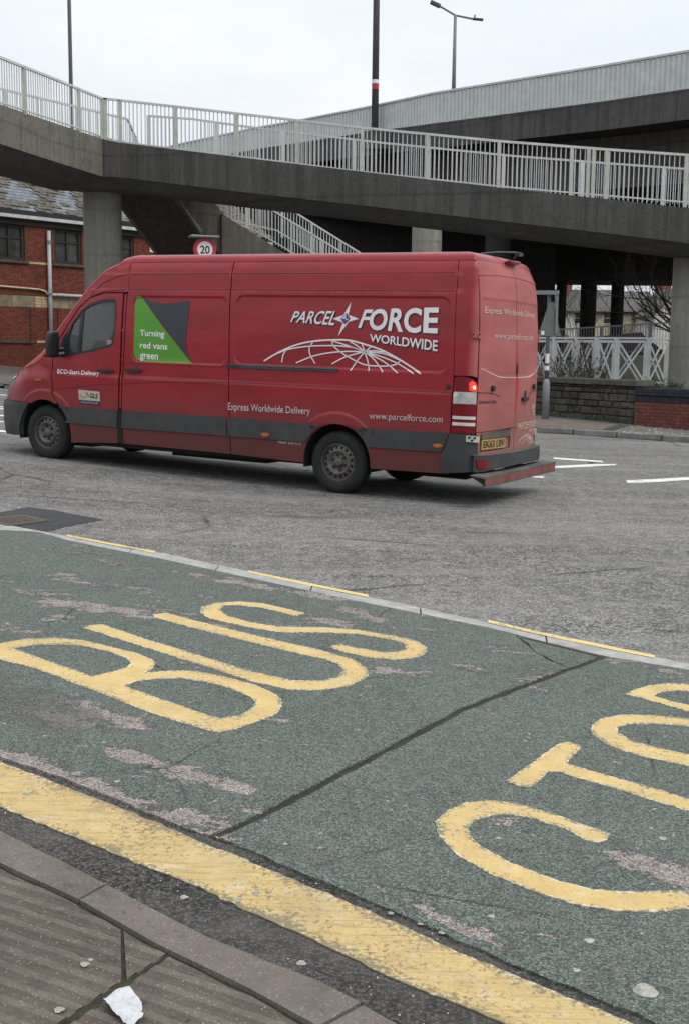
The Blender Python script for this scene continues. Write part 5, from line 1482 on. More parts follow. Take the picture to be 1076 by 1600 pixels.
for i in range(420):
    u = rnd.uniform(3.5, 9.0); P = SO + wd * u + wn * rnd.uniform(.02, .18); x, y = P.x, P.y; z = gz(x, y) + FH
    a = rnd.uniform(0, 6.28); d = Vector((math.cos(a) * .5, math.sin(a) * .5, 1)) * rnd.uniform(.03, .14); s_ = Vector((math.sin(a), -math.cos(a), 0)) * .008
    gm.add([Vector((x, y, z)) - s_, Vector((x, y, z)) + s_, Vector((x, y, z)) + d], [(0, 1, 2)])
tag(gm.build('grass_tufts', M_LEAF), kind='stuff')
fl = MB()
for i in range(110):
    px = rnd.choice([rnd.uniform(955, 1085), rnd.gauss(1030, 25), rnd.gauss(985, 14)]); py = rnd.choice([rnd.gauss(668, 1.6), rnd.gauss(676, 2.2)]) + (px - 1000) * .03
    p = pg(px, py, FH + .006); a = rnd.uniform(0, 3.14); s_ = rnd.uniform(.012, .035)
    u1 = Vector((math.cos(a), math.sin(a), 0)) * s_; u2 = Vector((-math.sin(a), math.cos(a), 0)) * s_ * .6; h_ = Vector((0, 0, s_ * rnd.uniform(.1, .5)))
    fl.add([p - u1, p - u2, p + u1, p + u2, p + h_], [(0, 1, 4), (1, 2, 4), (2, 3, 4), (3, 0, 4)])
tag(fl.build('fallen_leaves', M_PALELEAF), kind='stuff')
# ------------------------------------------------------------------ litter near the camera
pl = [(161.5, 1567), (175, 1561), (200, 1549), (207, 1556), (217, 1564), (222, 1575), (223, 1583), (221, 1589), (225, 1591), (221, 1600), (205, 1616), (190, 1600), (177, 1588), (168, 1577)]
q = densify(G2(pl, SH), .012)
cen = pg(195, 1578, SH)
o = drape('paper_litter', q, 0, M_PAPER, None, .010, 0, zf=lambda x, y: gz(x, y) + SH + .008 + .016 * abs(noise.noise(Vector((x * 17, y * 17, 1)))) + .008 * abs(noise.noise(Vector((x * 45, y * 45, 1)))), org=(cen.x, cen.y, cen.z))
tag(o, 'crumpled white paper lying on the ribbed paving at the bottom left', 'litter')
gs = MB()
def blob(x, y, r, h, zb, seed):
    rnd = random.Random(seed); n = 22; vs = [(x, y, zb + h)]
    for k in range(n):
        a = 2 * math.pi * k / n; rr_ = r * (rnd.uniform(.9, 1.1) + .12 * math.sin(3 * a + seed)); vs.append((x + rr_ * math.cos(a), y + rr_ * math.sin(a), zb + h * .6))
    gs.add(vs, [(0, k + 1, (k + 1) % n + 1) for k in range(n)])
for i, (px, py, r, h) in enumerate([(133, 1507, .016, SH), (93, 1578, .017, SH), (288, 1402, .017, .004), (471, 1505, .018, .004), (1008, 1548, .045, slabtop), (767, 1432, .014, slabtop), (183, 1221, .015, slabtop), (336, 1252, .010, slabtop), (244, 1105, .012, slabtop), (297, 1098, .011, slabtop), (446, 1319, .011, slabtop), (371, 1406, .017, .008), (400, 1396, .018, .008), (40, 1240, .018, .008), (728, 1300 - 12, .010, slabtop), (610, 1427, .012, slabtop), (657, 1443, .014, slabtop - .002), (690, 1457, .014, slabtop - .002), (777, 1288, .012, slabtop), (820, 1158, .012, slabtop), (900, 1516, .014, slabtop), (500, 1325, .010, slabtop), (163, 1160, .014, slabtop), (605, 1252, .009, slabtop), (142, 1500, .008, SH), (920, 1470, .02, slabtop), (1035, 1310, .02, slabtop), (70, 1150, .012, slabtop)]):
    p = pg(px, py, h); blob(p.x, p.y, r * .72, .0012, p.z + .0003, i)
tag(gs.build('chewing_gum_spots', M_GUM), kind='stuff')
db = MB(); rnd = random.Random(4)
for px, py, n_, s_ in [(130, 861, 16, .05), (160, 866, 12, .045), (180, 881, 5, .05), (228, 956, 2, .04), (634, 1103, 4, .022), (281, 991, 3, .02), (890, 1088, 2, .02), (430, 1012, 3, .02), (612, 1095, 2, .02), (500, 1100, 1, .01), (150, 905, 5, .03), (60, 900, 4, .03), (330, 980, 2, .02), (255, 1500, 2, .02), (322, 1440, 3, .015), (690, 1440, 2, .015), (630, 1370 - 130, 2, .012)]:
    for _ in range(n_):
        p = pg(px + rnd.gauss(0, 8), py + rnd.gauss(0, 2.5), slabtop + .004 if py < 1180 or px > 500 else .01); a = rnd.uniform(0, 6.28); l_ = s_ * rnd.uniform(.3, 1)
        d = Vector((math.cos(a), math.sin(a), rnd.uniform(0, .2))); db.tube([p, p + d * l_ * .5 + Vector((0, 0, .002)), p + d * l_], [l_ * .07, l_ * .1, l_ * .03], 5)
for _ in range(90):
    p = pg(rnd.uniform(0, 1076), rnd.uniform(900, 1560), slabtop + .001)
    if inpoly(p.x, p.y, left) or inpoly(p.x, p.y, right):
        a = rnd.uniform(0, 6.28); l_ = rnd.uniform(.006, .02); d = Vector((math.cos(a), math.sin(a), .1)); db.tube([p, p + d * l_], [.0012, .0008], 4)
tag(db.build('twig_debris', M_DEBRIS), kind='stuff')
# ================================================================== the van
# body defined as a plan outline (arc length u; u = distance ahead of the rear axle on the flank) and an inward lean per height
def _outline():
    pts = []
    for i in range(14): y = .81 * i / 14; pts.append((-1.70 + .055 * (y / .81) ** 2, y))
    for i in range(10): t = i / 10 * math.pi / 2; pts.append((-1.47 - .175 * math.cos(t), .81 + .175 * math.sin(t)))
    s = -1.47
    while s < 3.95: pts.append((s, .985)); s += .1
    return pts + [(3.95, .985), (4.2, .982), (4.45, .972), (4.65, .955), (4.82, .925), (4.98, .895), (5.12, .84), (5.22, .76), (5.29, .65), (5.335, .52), (5.365, .36), (5.38, .18), (5.385, 0)]
OL = _outline(); OC = [0.]
for i in range(1, len(OL)): OC.append(OC[-1] + math.dist(OL[i], OL[i - 1]))
_i0 = min(range(len(OL)), key=lambda i: abs(OL[i][0] + 1.47) + abs(OL[i][1] - .985))
OOFF = OL[_i0][0] - OC[_i0]
UR, UF = OOFF, OC[-1] + OOFF          # rear centre, front centre
from bisect import bisect_right
def otan(i):
    a = OL[max(i - 1, 0)]; b = OL[min(i + 1, len(OL) - 1)]
    if i == 0: return (0., 1.)
    if i == len(OL) - 1: return (0., -1.)
    dx, dy = b[0] - a[0], b[1] - a[1]; l = math.hypot(dx, dy); return (dx / l, dy / l)
def plan(u):
    c = max(0., min(OC[-1], u - OOFF)); lo = min(len(OC) - 2, max(0, bisect_right(OC, c) - 1))
    t = (c - OC[lo]) / (OC[lo + 1] - OC[lo]); A, B_ = OL[lo], OL[lo + 1]
    a, b = otan(lo), otan(lo + 1); tx, ty = a[0] * (1 - t) + b[0] * t, a[1] * (1 - t) + b[1] * t; l = math.hypot(tx, ty)
    return A[0] + (B_[0] - A[0]) * t, A[1] + (B_[1] - A[1]) * t, -ty / l, tx / l
def tab(T, x):
    if x <= T[0][0]: return T[0][1]
    for (a, b), (c, d) in zip(T, T[1:]):
        if x <= c: return b + (d - b) * (x - a) / (c - a)
    return T[-1][1]
SIDE = [(.2, .03), (.35, .012), (.5, .0), (.76, .0), (1.0, -.004), (1.17, -.006), (1.2, .010), (1.39, .014), (1.7, .02), (2.0, .034), (2.2, .05), (2.24, .055), (2.255, .066), (2.43, .083), (2.445, .094), (2.52, .108), (2.58, .145), (2.62, .19)]
REARI = [(.2, .0), (1.2, .0), (1.5, .004), (1.9, .02), (2.2, .045), (2.4, .075), (2.52, .115), (2.6, .17)]
FRONT = [(.2, .07), (.36, .03), (.45, .01), (.74, .0), (.8, .02), (1.0, .06), (1.15, .12), (1.4, .2), (2.0, .5)]
CAB = [(1.3, 0), (2.2, .06), (2.6, .1)]
def sm(x): x = max(0, min(1, x)); return x * x * (3 - 2 * x)
def rrect(u, z, u0, u1, z0, z1, r):      # signed distance inside a rounded rectangle (positive inside)
    cx, cz = (u0 + u1) / 2, (z0 + z1) / 2; dx = abs(u - cx) - (u1 - u0) / 2 + r; dz = abs(z - cz) - (z1 - z0) / 2 + r
    return r - (math.hypot(max(dx, 0), max(dz, 0)) + min(max(dx, dz), 0))
RECS = [(1.53, 2.92, 1.372, 2.17, .10), (-1.27, 1.42, 1.39, 2.19, .10)]
ARCH = [(0.015, .36, .425), (4.325, .41, .435)]
def inset(u, z):
    wr = sm((-1.40 - u) / .25); wf = sm((u - 4.6) / .5)
    v = tab(SIDE, z) * (1 - wr) * (1 - wf) + tab(REARI, z) * wr + tab(FRONT, z) * wf
    v += tab(CAB, z) * sm((u - 3.3) / .7) * (1 - wf)
    for r in RECS:
        if r[0] - .1 < u < r[1] + .1 and r[2] - .1 < z < r[3] + .1: v += .012 * sm(rrect(u, z, *r) / .016)
    if u < -1.6:                           # rear door: window recess and the chin line
        zl = 1.36 + .09 * sm((-u - 1.66) / -.001 if False else (1 - (-u - 1.66) / .45))
        d = min((-u - 1.66), z - zl, 2.19 - z, (-u - 1.66 + 2.19 - z - .06) * .7)
        v += .010 * sm(d / .016)
        v += .006 * sm((2.432 - z) / .014) * 0
    for cx, cz, r in ARCH:                 # lips over the wheels
        d = math.hypot(u - cx, z - cz)
        if z > cz + .1 and d < r + .14: v -= .022 * sm((r + .14 - d) / .03) * sm((z - .72) / .06)
    return v
ZSH = [(-3, 2.575), (3.0, 2.575), (3.2, 2.54), (3.40, 2.465), (3.66, 2.27), (4.05, 1.82), (4.2, 1.63), (4.33, 1.42), (4.45, 1.31), (4.8, 1.215), (5.12, 1.105), (5.3, 1.03), (5.45, .99), (6.5, .99)]
def zsh(u): return tab(ZSH, u)
def bodyp(u, z, side=1, out=0.):
    s, y, ns, ny = plan(u); i = out - inset(u, z)
    return Vector((s + ns * i, side * (y + ny * i), z))
def bodyn(u, z, side=1):
    e = .004
    a = bodyp(u + e, z, side) - bodyp(u - e, z, side); b = bodyp(u, z + e, side) - bodyp(u, z - e, side)
    n = a.cross(b)
    if n.length < 1e-9: return Vector((0, side, 0))
    n.normalize(); s, y, ns, ny = plan(u)
    if n.x * ns + n.y * side * ny < 0: n = -n
    return n
VH = Vector((-0.8789828, 0.47638006, 0.02124314)); VL = Vector((-0.47634597, -0.87923037, 0.00696269)); VU = Vector((0.0219945, -0.003999, 0.99975009))
VO = Vector((0.37244364, 13.70472931, 0.04662516))
VMAT = Matrix(((VH.x, VL.x, VU.x, VO.x), (VH.y, VL.y, VU.y, VO.y), (VH.z, VL.z, VU.z, VO.z), (0, 0, 0, 1)))
van = thing('delivery_van', VO, 'dirty red long high-roof parcel van with white lettering and a green panel, driving left', 'van', mat4=VMAT)
# ---- materials
def van_red():
    m, nt, b = new_mat('van_red_paint', .38, 0, .5); g = G_(nt)
    tcn = g.n('ShaderNodeTexCoord'); sp = g.n('ShaderNodeSeparateXYZ'); g.l(tcn.outputs['Object'], sp.inputs[0])
    p = tcn.outputs['Object']
    def mp_(x, y, z):
        q = g.n('ShaderNodeMapping'); q.inputs['Scale'].default_value = (x, y, z); g.l(p, q.inputs[0]); return q.outputs[0]
    p2 = mp_(.8, .8, 2.4); pv = mp_(6, 6, .5)
    n1 = g.noise(p2, 1.6, 6, .6); n2 = g.noise(p2, 7, 7, .7); n3 = g.noise(p, 60, 4, .7); nv = g.noise(pv, 1.3, 6, .7)
    red = g.mix(g.step(n1, .3, .7), (.228, .0090, .015), (.305, .014, .020))
    hz = g.step(sp.outputs['Z'], 1.30, .30)
    tail = g.step(sp.outputs['X'], -1.50, -1.58)
    film = g.math('ADD', g.math('MULTIPLY', g.math('MULTIPLY', hz, hz), 1.15), g.math('MULTIPLY', g.math('SUBTRACT', n2, .47), g.math('ADD', .25, hz)))
    film = g.math('ADD', film, g.math('MULTIPLY', g.math('SUBTRACT', nv, .5), g.math('MULTIPLY', hz, .9)))
    film = g.math('MAXIMUM', film, 0)
    c = g.mix(g.math('MINIMUM', film, .74), red, (.062, .036, .030))
    tailf = g.math('MULTIPLY', tail, g.step(n1, .25, .75, .26, .52))
    c = g.mix(tailf, c, (.50, .23, .195))
    tl = g.math('MULTIPLY', tail, g.math('MULTIPLY', g.step(g.math('ADD', g.math('MULTIPLY', nv, .5), g.math('MULTIPLY', n2, .5)), .46, .62), g.step(sp.outputs['Z'], 1.7, .8)))
    c = g.mix(g.math('MULTIPLY', tl, .6), c, (.17, .115, .085))
    # washed streak where hands open the doors
    ay = g.math('ABSOLUTE', g.math('ADD', sp.outputs['Y'], .03))
    st_ = g.math('MULTIPLY', tail, g.math('MULTIPLY', g.step(g.math('ADD', ay, g.math('MULTIPLY', n2, .05)), .10, .05), g.math('MULTIPLY', g.step(sp.outputs['Z'], 1.75, 1.5), g.step(sp.outputs['Z'], .85, 1.2))))
    c = g.mix(g.math('MULTIPLY', st_, .85), c, (.42, .018, .022))
    c = g.mix(g.step(n3, .45, .75, 0, .08), c, (.24, .13, .10))
    g.l(c, b.inputs['Base Color'])
    rg = g.math('MINIMUM', g.math('ADD', .26, g.math('ADD', film, g.math('MULTIPLY', tail, .35))), .8)
    g.l(rg, b.inputs['Roughness'])
    b.inputs['Specular IOR Level'].default_value = .42
    g.bump(b, g.noise(p2, 2.2, 3), .16, .02)
    return m
V_RED = van_red()
V_PLAST = simple('van_grey_plastic', (.034, .036, .038), .6, var=.2, scale=3, obj=True, dirt=(.07, .062, .056), dirt_amt=.7, dscale=2.5, bump=.1)
V_DUSTP = simple('van_dusty_plastic', (.085, .08, .072), .8, var=.25, scale=4, obj=True, dirt=(.14, .125, .11), dirt_amt=.7, dscale=3)
V_BLACK = simple('van_black_trim', (.012, .012, .013), .4, var=.2, obj=True)
V_INNER = simple('van_inner_dark', (.006, .006, .006), .9, var=.1, obj=True)
V_UNDER = simple('van_underbody', (.012, .011, .010), .95, var=.3, obj=True)
V_WHITE = simple('vinyl_white', (.72, .72, .72), .45, var=.05, obj=True)
V_WHITED = simple('vinyl_white_dirty', (.50, .44, .41), .6, var=.2, scale=9, obj=True)
V_WHITER = simple('vinyl_white_dusty', (.60, .44, .40), .7, var=.2, scale=7, obj=True)
V_GREEN = simple('vinyl_green', (.075, .27, .018), .4, var=.08, scale=2, obj=True)
V_GREENEDGE = simple('vinyl_green_edge', (.35, .26, .05), .5, var=.1, obj=True)
V_DARKP = simple('vinyl_dark_slate', (.028, .034, .044), .45, var=.06, obj=True)
V_BLUE = simple('vinyl_blue', (.03, .06, .30), .4, var=.3, scale=40, obj=True)
V_SILVER = simple('vinyl_silver', (.55, .6, .7), .3, var=.1, obj=True)
V_STICK = simple('sticker_cream', (.44, .42, .34), .6, var=.1, scale=12, obj=True)
V_NAVY = simple('sticker_navy', (.018, .022, .045), .5, var=.1, obj=True)
V_GOLD = simple('sticker_gold', (.28, .19, .06), .5, var=.15, obj=True)
V_AMBER = simple('amber_lens', (.42, .11, .02), .3, var=.2, scale=10, obj=True)
V_LRED = simple('lamp_red_lens', (.17, .006, .012), .18, var=.1, obj=True)
V_LCLEAR = simple('lamp_clear_lens', (.42, .42, .40), .2, var=.25, scale=12, obj=True)
V_LWHITE = simple('lamp_white_strip', (.60, .58, .55), .3, var=.1, obj=True)
V_PLATE = simple('plate_yellow', (.38, .26, .065), .6, var=.2, scale=12, obj=True, dirt=(.25, .19, .09), dirt_amt=.6, dscale=9)
V_TYRE = simple('tyre_rubber', (.011, .011, .011), .85, var=.25, scale=6, obj=True, dirt=(.028, .026, .023), dscale=5, bump=.2, bscale=70)
V_RIM = simple('steel_rim', (.115, .108, .098), .5, .35, var=.2, scale=10, obj=True, dirt=(.05, .045, .04), dscale=8)
V_HUB = simple('steel_hub', (.08, .076, .07), .55, .3, var=.2, obj=True)
V_CHROME = simple('headlamp_glass', (.62, .65, .66), .3, 0, var=.2, scale=6, obj=True)
m, nt, b = new_mat('brake_light_glow', .3); b.inputs['Base Color'].default_value = (.6, .01, .01, 1); b.inputs['Emission Color'].default_value = (1, .02, .015, 1); b.inputs['Emission Strength'].default_value = 2.2; V_GLOW = m
m, nt, b = new_mat('brake_light_core', .3); b.inputs['Base Color'].default_value = (.8, .3, .2, 1); b.inputs['Emission Color'].default_value = (1, .25, .14, 1); b.inputs['Emission Strength'].default_value = 3.5; V_GLOW2 = m
m = bpy.data.materials.new('cab_glass'); m.use_nodes = True; nt = m.node_tree; nt.nodes.clear(); g = G_(nt)
o_ = g.n('ShaderNodeOutputMaterial'); tr = g.n('ShaderNodeBsdfTransparent'); tr.inputs[0].default_value = (.88, .92, .90, 1)
gg = g.n('ShaderNodeBsdfGlossy'); gg.inputs['Roughness'].default_value = .03; gg.inputs[0].default_value = (.9, .95, 1, 1)
frn = g.n('ShaderNodeFresnel'); frn.inputs[0].default_value = 1.5; mxs = g.n('ShaderNodeMixShader'); g.l(frn.outputs[0], mxs.inputs[0]); g.l(tr.outputs[0], mxs.inputs[1]); g.l(gg.outputs[0], mxs.inputs[2])
df = g.n('ShaderNodeBsdfDiffuse'); df.inputs[0].default_value = (.42, .45, .41, 1); mx2 = g.n('ShaderNodeMixShader'); mx2.inputs[0].default_value = .17
g.l(mxs.outputs[0], mx2.inputs[1]); g.l(df.outputs[0], mx2.inputs[2]); g.l(mx2.outputs[0], o_.inputs[0]); V_GLASS = m
# ---- panel maker
def feature_pts():
    P_ = []
    for z0 in (2.228, 2.24, 2.255, 2.267, 2.418, 2.43, 2.445, 2.457, 1.158, 1.17, 1.2, 1.212, .705, .72, .78, .795):
        u = -1.5
        while u < 3.9: P_.append((u, z0)); u += .07
    for u0, u1, z0, z1, r in RECS:
        for k in (-.012, 0, .008, .016, .028):
            L = []
            a0, a1, b0, b1 = u0 + k, u1 - k, z0 + k, z1 - k; rr_ = r - k
            for cx, cz, s0 in ((a1 - rr_, b1 - rr_, 0), (a0 + rr_, b1 - rr_, 90), (a0 + rr_, b0 + rr_, 180), (a1 - rr_, b0 + rr_, 270)):
                for q in range(7): t = R(s0 + q * 15); L.append((cx + rr_ * math.cos(t), cz + rr_ * math.sin(t)))
            P_ += densify(L, .06)
    for cx, cz, r in ARCH:
        for rr_ in (r + .155, r + .14, r + .125, r + .11, r + .095):
            for q in range(0, 181, 5): P_.append((cx + rr_ * math.cos(R(q)), cz + rr_ * math.sin(R(q))))
    for k in (-.8, 0, 1, 1.8):
        for q in range(30): P_.append((-1.62 - .033 * q, 2.19 - .016 * k))
        for q in range(30):
            u = -1.62 - .033 * q; P_.append((u, 1.36 + .09 * sm(1 - (-u - 1.66) / .45) + .016 * k))
        for q in range(20): P_.append((-1.66 - .016 * k, 1.45 + .037 * q))
    return P_
FEAT = feature_pts()
def panel(name, poly, mat, parent=None, out=0., side=1, holes=(), grid=.11, thick=.014, feats=True, dens=.07, label=None):
    outer = densify(poly, dens); hs = [densify(h, dens) for h in holes]
    V, T, Bd = tri2d(outer, hs, grid, FEAT if feats else ())
    vs = [bodyp(u, z, side, out) for u, z in V]; ns = [bodyn(u, z, side) for u, z in V]; fs = [t if side == -1 else t[::-1] for t in T]
    # make faces look outwards
    a, b_, c = (vs[i] for i in fs[0])
    fn = sum((((vs[f[1]] - vs[f[0]]).cross(vs[f[2]] - vs[f[0]])).dot(ns[f[0]]) for f in fs))
    if fn < 0: fs = [f[::-1] for f in fs]
    if thick:
        eb = {}
        for f in fs:
            for i in range(3): eb[(f[i], f[(i + 1) % 3])] = 1
        edges = [e for e in eb if (e[1], e[0]) not in eb]
        for p, q in edges:
            n0 = len(vs); d = (vs[q] - vs[p]).normalized(); sn = d.cross(ns[p]).normalized()
            vs += [vs[p], vs[q], vs[q] - ns[q] * thick, vs[p] - ns[p] * thick]; ns += [sn] * 4
            fs.append((n0 + 1, n0, n0 + 3, n0 + 2))
    me = mesh_of(name, vs, fs, mat, True); me.normals_split_custom_set_from_vertices([tuple(n) for n in ns])
    o = link(name, me, parent or van)
    if label: o['label'] = label
    return o
def arc(cx, cz, r, a0, a1, n=20): return [(cx + r * math.cos(R(a0 + (a1 - a0) * i / n)), cz + r * math.sin(R(a0 + (a1 - a0) * i / n))) for i in range(n + 1)]
def chaik(P_, n=1):
    for _ in range(n):
        Q = []
        for i in range(len(P_)):
            a, b = P_[i], P_[(i + 1) % len(P_)]; Q += [(a[0] * .75 + b[0] * .25, a[1] * .75 + b[1] * .25), (a[0] * .25 + b[0] * .75, a[1] * .25 + b[1] * .75)]
        P_ = Q
    return P_
ra, fa = ARCH
def archcut(c, z0):   # angle where the arch meets height z0
    return math.degrees(math.asin(max(-1, min(1, (z0 - c[1]) / c[2]))))
GAP = .007
SHO = 2.57
for sd in (1, -1):
    lab = sd == 1
    ba = archcut(ra, .315)
    # side panel behind the sliding door
    P_ = [(1.515 - GAP, SHO), (1.475 - GAP, 1.2), (1.43 - GAP, .345), (.43, .318)] + arc(*ra, ba, 180 - ba)[0:] + [(-.50, .30), (-1.345, .332), (-1.345, .765), (-1.352, 1.365), (-1.318, 2.44), (-1.30, SHO)]
    P_ = [(1.515 - GAP, SHO), (1.475 - GAP, 1.2), (1.43 - GAP, .345), (.43, .318)] + arc(*ra, 0 + ba, 180 - ba) + [(-1.345, .332), (-1.345, .765), (-1.352, 1.365), (-1.318, 2.44), (-1.30, SHO)]
    # sliding door (or plain panel on the far side)
    panel('side_panel', P_, V_RED, side=sd)
    P_ = [(1.515 + GAP, SHO), (3.03 - GAP, SHO), (3.0, 2.24), (3.02 - GAP, 2.1), (3.048 - GAP, 1.1), (3.075 - GAP, .36), (1.43 + GAP, .345), (1.475 + GAP, 1.2)]
    panel('sliding_door' if sd == 1 else 'side_panel', P_, V_RED, side=sd)
    # cab door with its window opening
    WIN = [(3.178, 2.10), (3.21, 2.135), (3.40, 2.125), (3.62, 2.07), (3.76, 1.985), (3.90, 1.83), (4.03, 1.645), (4.105, 1.50), (4.085, 1.42), (4.0, 1.395), (3.60, 1.463), (3.30, 1.53), (3.215, 1.565), (3.185, 1.68), (3.165, 1.95)]
    fb_ = archcut(fa, .32)
    aa = arc(*fa, 180 - fb_, 128, 10)
    P_ = [(3.075 + GAP, 2.20), (3.38, 2.195), (3.62, 2.135), (3.80, 2.01), (3.97, 1.79), (4.13, 1.56), (4.185, 1.44), (4.185, 1.1), (4.165, .93)] + [p for p in arc(*fa, 128, 180 - fb_, 8)][0:0] + [(4.06, .80)] + [p for p in arc(fa[0], fa[1], fa[2] + .012, 128, 180 - fb_, 8) if p[0] < 4.06] + [(3.86, .318), (3.115 + GAP, .36), (3.10 + GAP, 1.1), (3.075 + GAP, 2.1)]
    door = panel('cab_door', P_, V_RED, side=sd, holes=[WIN], label=None)
    panel('window_seal', [(u + (3.65 - u) * -.0, z) for u, z in WIN], V_BLACK, door, out=-.002, side=sd, holes=[[(3.65 + (u - 3.65) * .945, 1.78 + (z - 1.78) * .90) for u, z in WIN]], thick=.02, feats=False, dens=.05)
    panel('window_glass', [(3.65 + (u - 3.65) * .95, 1.78 + (z - 1.78) * .905) for u, z in WIN], V_GLASS, door, out=-.018, side=sd, thick=0, feats=False)
    panel('quarter_bar', [(3.72, 2.0), (3.77, 1.99), (3.79, 1.43), (3.74, 1.44)], V_BLACK, door, out=-.006, side=sd, thick=.02, feats=False)
    # dark triangle of the mirror foot
    panel('mirror_base', [(3.90, 1.80), (4.04, 1.63), (4.10, 1.5), (4.07, 1.41), (3.86, 1.432), (3.93, 1.52), (3.95, 1.65)], V_BLACK, door, out=.001, side=sd, thick=.02, feats=False, dens=.04)
    # cab side above the door up to the roof, and the pillar running down to the bonnet
    P_ = [(3.03 + GAP, SHO), (3.2, zsh(3.2) - .004), (3.40, zsh(3.4) - .004), (3.66, zsh(3.66) - .004), (4.05, zsh(4.05) - .004), (4.2, zsh(4.2) - .004), (4.33, zsh(4.33) - .004), (4.30, 1.40), (4.205, 1.40), (4.20, 1.45), (4.145, 1.57), (3.985, 1.80), (3.81, 2.025), (3.625, 2.15), (3.38, 2.21), (3.075, 2.215), (3.02, 2.215), (3.0 + GAP, 2.24)]
    panel('cab_roof_side', P_, V_RED, side=sd)
    P_ = [(3.055, 2.205), (3.07, 2.205), (3.09, 1.1), (3.115, .36), (3.085, .36), (3.06, 1.1), (3.03, 2.1)]
    panel('door_pillar', [(3.018 + GAP * .6, 2.19), (3.062 - GAP, 2.19), (3.088 - GAP, 1.1), (3.10 - GAP, .80), (3.065, .80), (3.056 + GAP * .3, 1.1)], V_RED, side=sd, feats=False)
    # wing
    ang = [p for p in arc(fa[0], fa[1], fa[2], 180 - 38, 55, 20)]
    P_ = [(4.20, 1.385), (4.30, 1.385), (4.345, zsh(4.345) - .012), (4.45, zsh(4.45) - .006), (4.8, zsh(4.8) - .006), (4.99, zsh(4.99) - .008), (5.02, 1.09), (5.13, .93), (5.20, .83), (5.22, .80), (4.72, .79)] + [p for p in arc(fa[0], fa[1], fa[2], 60, 118, 14)] + [(4.08, .81), (4.18, .925), (4.20, 1.1)]
    panel('front_wing', P_, V_RED, side=sd)
    # headlamp
    HL = [(5.035, 1.125), (5.12, 1.10), (5.28, 1.04), (5.40, .985), (5.50, .93), (5.48, .80), (5.30, .80), (5.225, .83), (5.16, .93)]
    hl = panel('headlight', HL, V_CHROME, side=sd, out=.006, feats=False, dens=.05)
    panel('lamp_surround', [(5.05, 1.10), (5.18, 1.06), (5.25, .99), (5.25, .86), (5.19, .90)], V_DUSTP, hl, side=sd, out=.008, feats=False, dens=.05)
    # front face below the bonnet
    panel('grille', [(5.49, .93), (5.42, .978), (5.7, .985), (UF, .985), (UF, .80), (5.49, .80)], V_BLACK, side=sd, out=-.01, feats=False)
    for zz_ in (.83, .875, .92): panel('grille_bar', [(5.52, zz_), (UF, zz_), (UF, zz_ + .02), (5.52, zz_ + .02)], V_RED, side=sd, out=.006, feats=False, thick=.02)
    # bumper
    P_ = [(4.715, .785), (5.0, .795), (UF, .795), (UF, .34), (5.2, .345), (4.9, .345), (4.765, .355)] + arc(fa[0], fa[1], fa[2] + .005, 8, 58, 8)
    panel('front_bumper', P_, V_PLAST, side=sd, out=.03, feats=False, thick=.05)
    panel('bumper_vent', [(5.25, .55), (UF, .55), (UF, .42), (5.35, .42)], V_BLACK, side=sd, out=.034, feats=False, thick=.01)
    # rub strips
    def strip(poly, par=None, mat=V_PLAST): panel('rubbing_strip', poly, mat, par, out=.016, side=sd, feats=False, thick=.02, dens=.06)
    rr2 = ra[2] + .012
    strip([(1.470, .773), (.385, .762)] + [p for p in arc(ra[0], ra[1], rr2, 66, 20, 8) if .56 < p[1] < .755] + [(.415, .556), (1.452, .556)])
    strip([(-.335, .757), (-1.335, .766), (-1.315, .70), (-1.285, .60), (-1.25, .562), (-.395, .552)] + [p for p in arc(ra[0], ra[1], rr2, 180 - 22, 180 - 64, 8) if .56 < p[1] < .75])
    strip([(1.50, .773), (3.035, .768), (3.05, .554), (1.478, .556)])
    strip([(3.118, .768), (4.03, .768)] + [p for p in arc(fa[0], fa[1], fa[2] + .012, 180 - 52, 180 - 20, 6) if .57 < p[1] < .765] + [(3.962, .567), (3.125, .555)])
    panel('dirty_sill_gap', [(3.05, .77), (3.112, .77), (3.12, .37), (3.00 + .03, .37)], V_UNDER, side=sd, out=.008, feats=False)
    # rear corner pillar, lamp, bumper side
    panel('rear_pillar', [(-1.318 - GAP, 2.44), (-1.31, SHO), (-1.50, SHO), (-1.60, 2.50), (-1.622, 2.2), (-1.622, 1.36), (-1.57, 1.375), (-1.352 - GAP, 1.375)], V_RED, side=sd, feats=False, dens=.05, grid=.06)
    tl_ = [(-1.362, .77), (-1.362, 1.30), (-1.375, 1.355), (-1.42, 1.366), (-1.50, 1.362), (-1.57, 1.345), (-1.612, 1.31), (-1.622, 1.21), (-1.622, .775)]
    lamp = panel('tail_light', tl_, V_LRED, side=sd, out=.006, feats=False, dens=.05, grid=.06)
    for nm, z0, z1, mt in (('clear_lens', 1.082, 1.207, V_LCLEAR), ('reflector_strip', .920, .953, V_LWHITE), ('reflector_strip', .853, .887, V_LWHITE)):
        panel(nm, [(-1.372, z0), (-1.372, z1), (-1.616, z1), (-1.616, z0)], mt, lamp, side=sd, out=.010, feats=False, dens=.04, grid=.05, thick=.004)
    panel('brake_light', [(-1.545, 1.225), (-1.535, 1.29), (-1.56, 1.325), (-1.60, 1.305), (-1.618, 1.27), (-1.618, 1.215)], V_GLOW, lamp, side=sd, out=.011, feats=False, dens=.03, grid=.04, thick=.004)
    panel('brake_bulb', chaik([(-1.575, 1.24), (-1.57, 1.275), (-1.60, 1.28), (-1.605, 1.235)]), V_GLOW2, lamp, side=sd, out=.014, feats=False, dens=.03, grid=.04, thick=.003)
    P_ = [(-1.348, .765), (-1.30, .60), (-1.268, .55), (-1.268, .335), (-1.60, .37), (-1.66, .40), (-1.665, .52), (-1.655, .70), (-1.645, .765)]
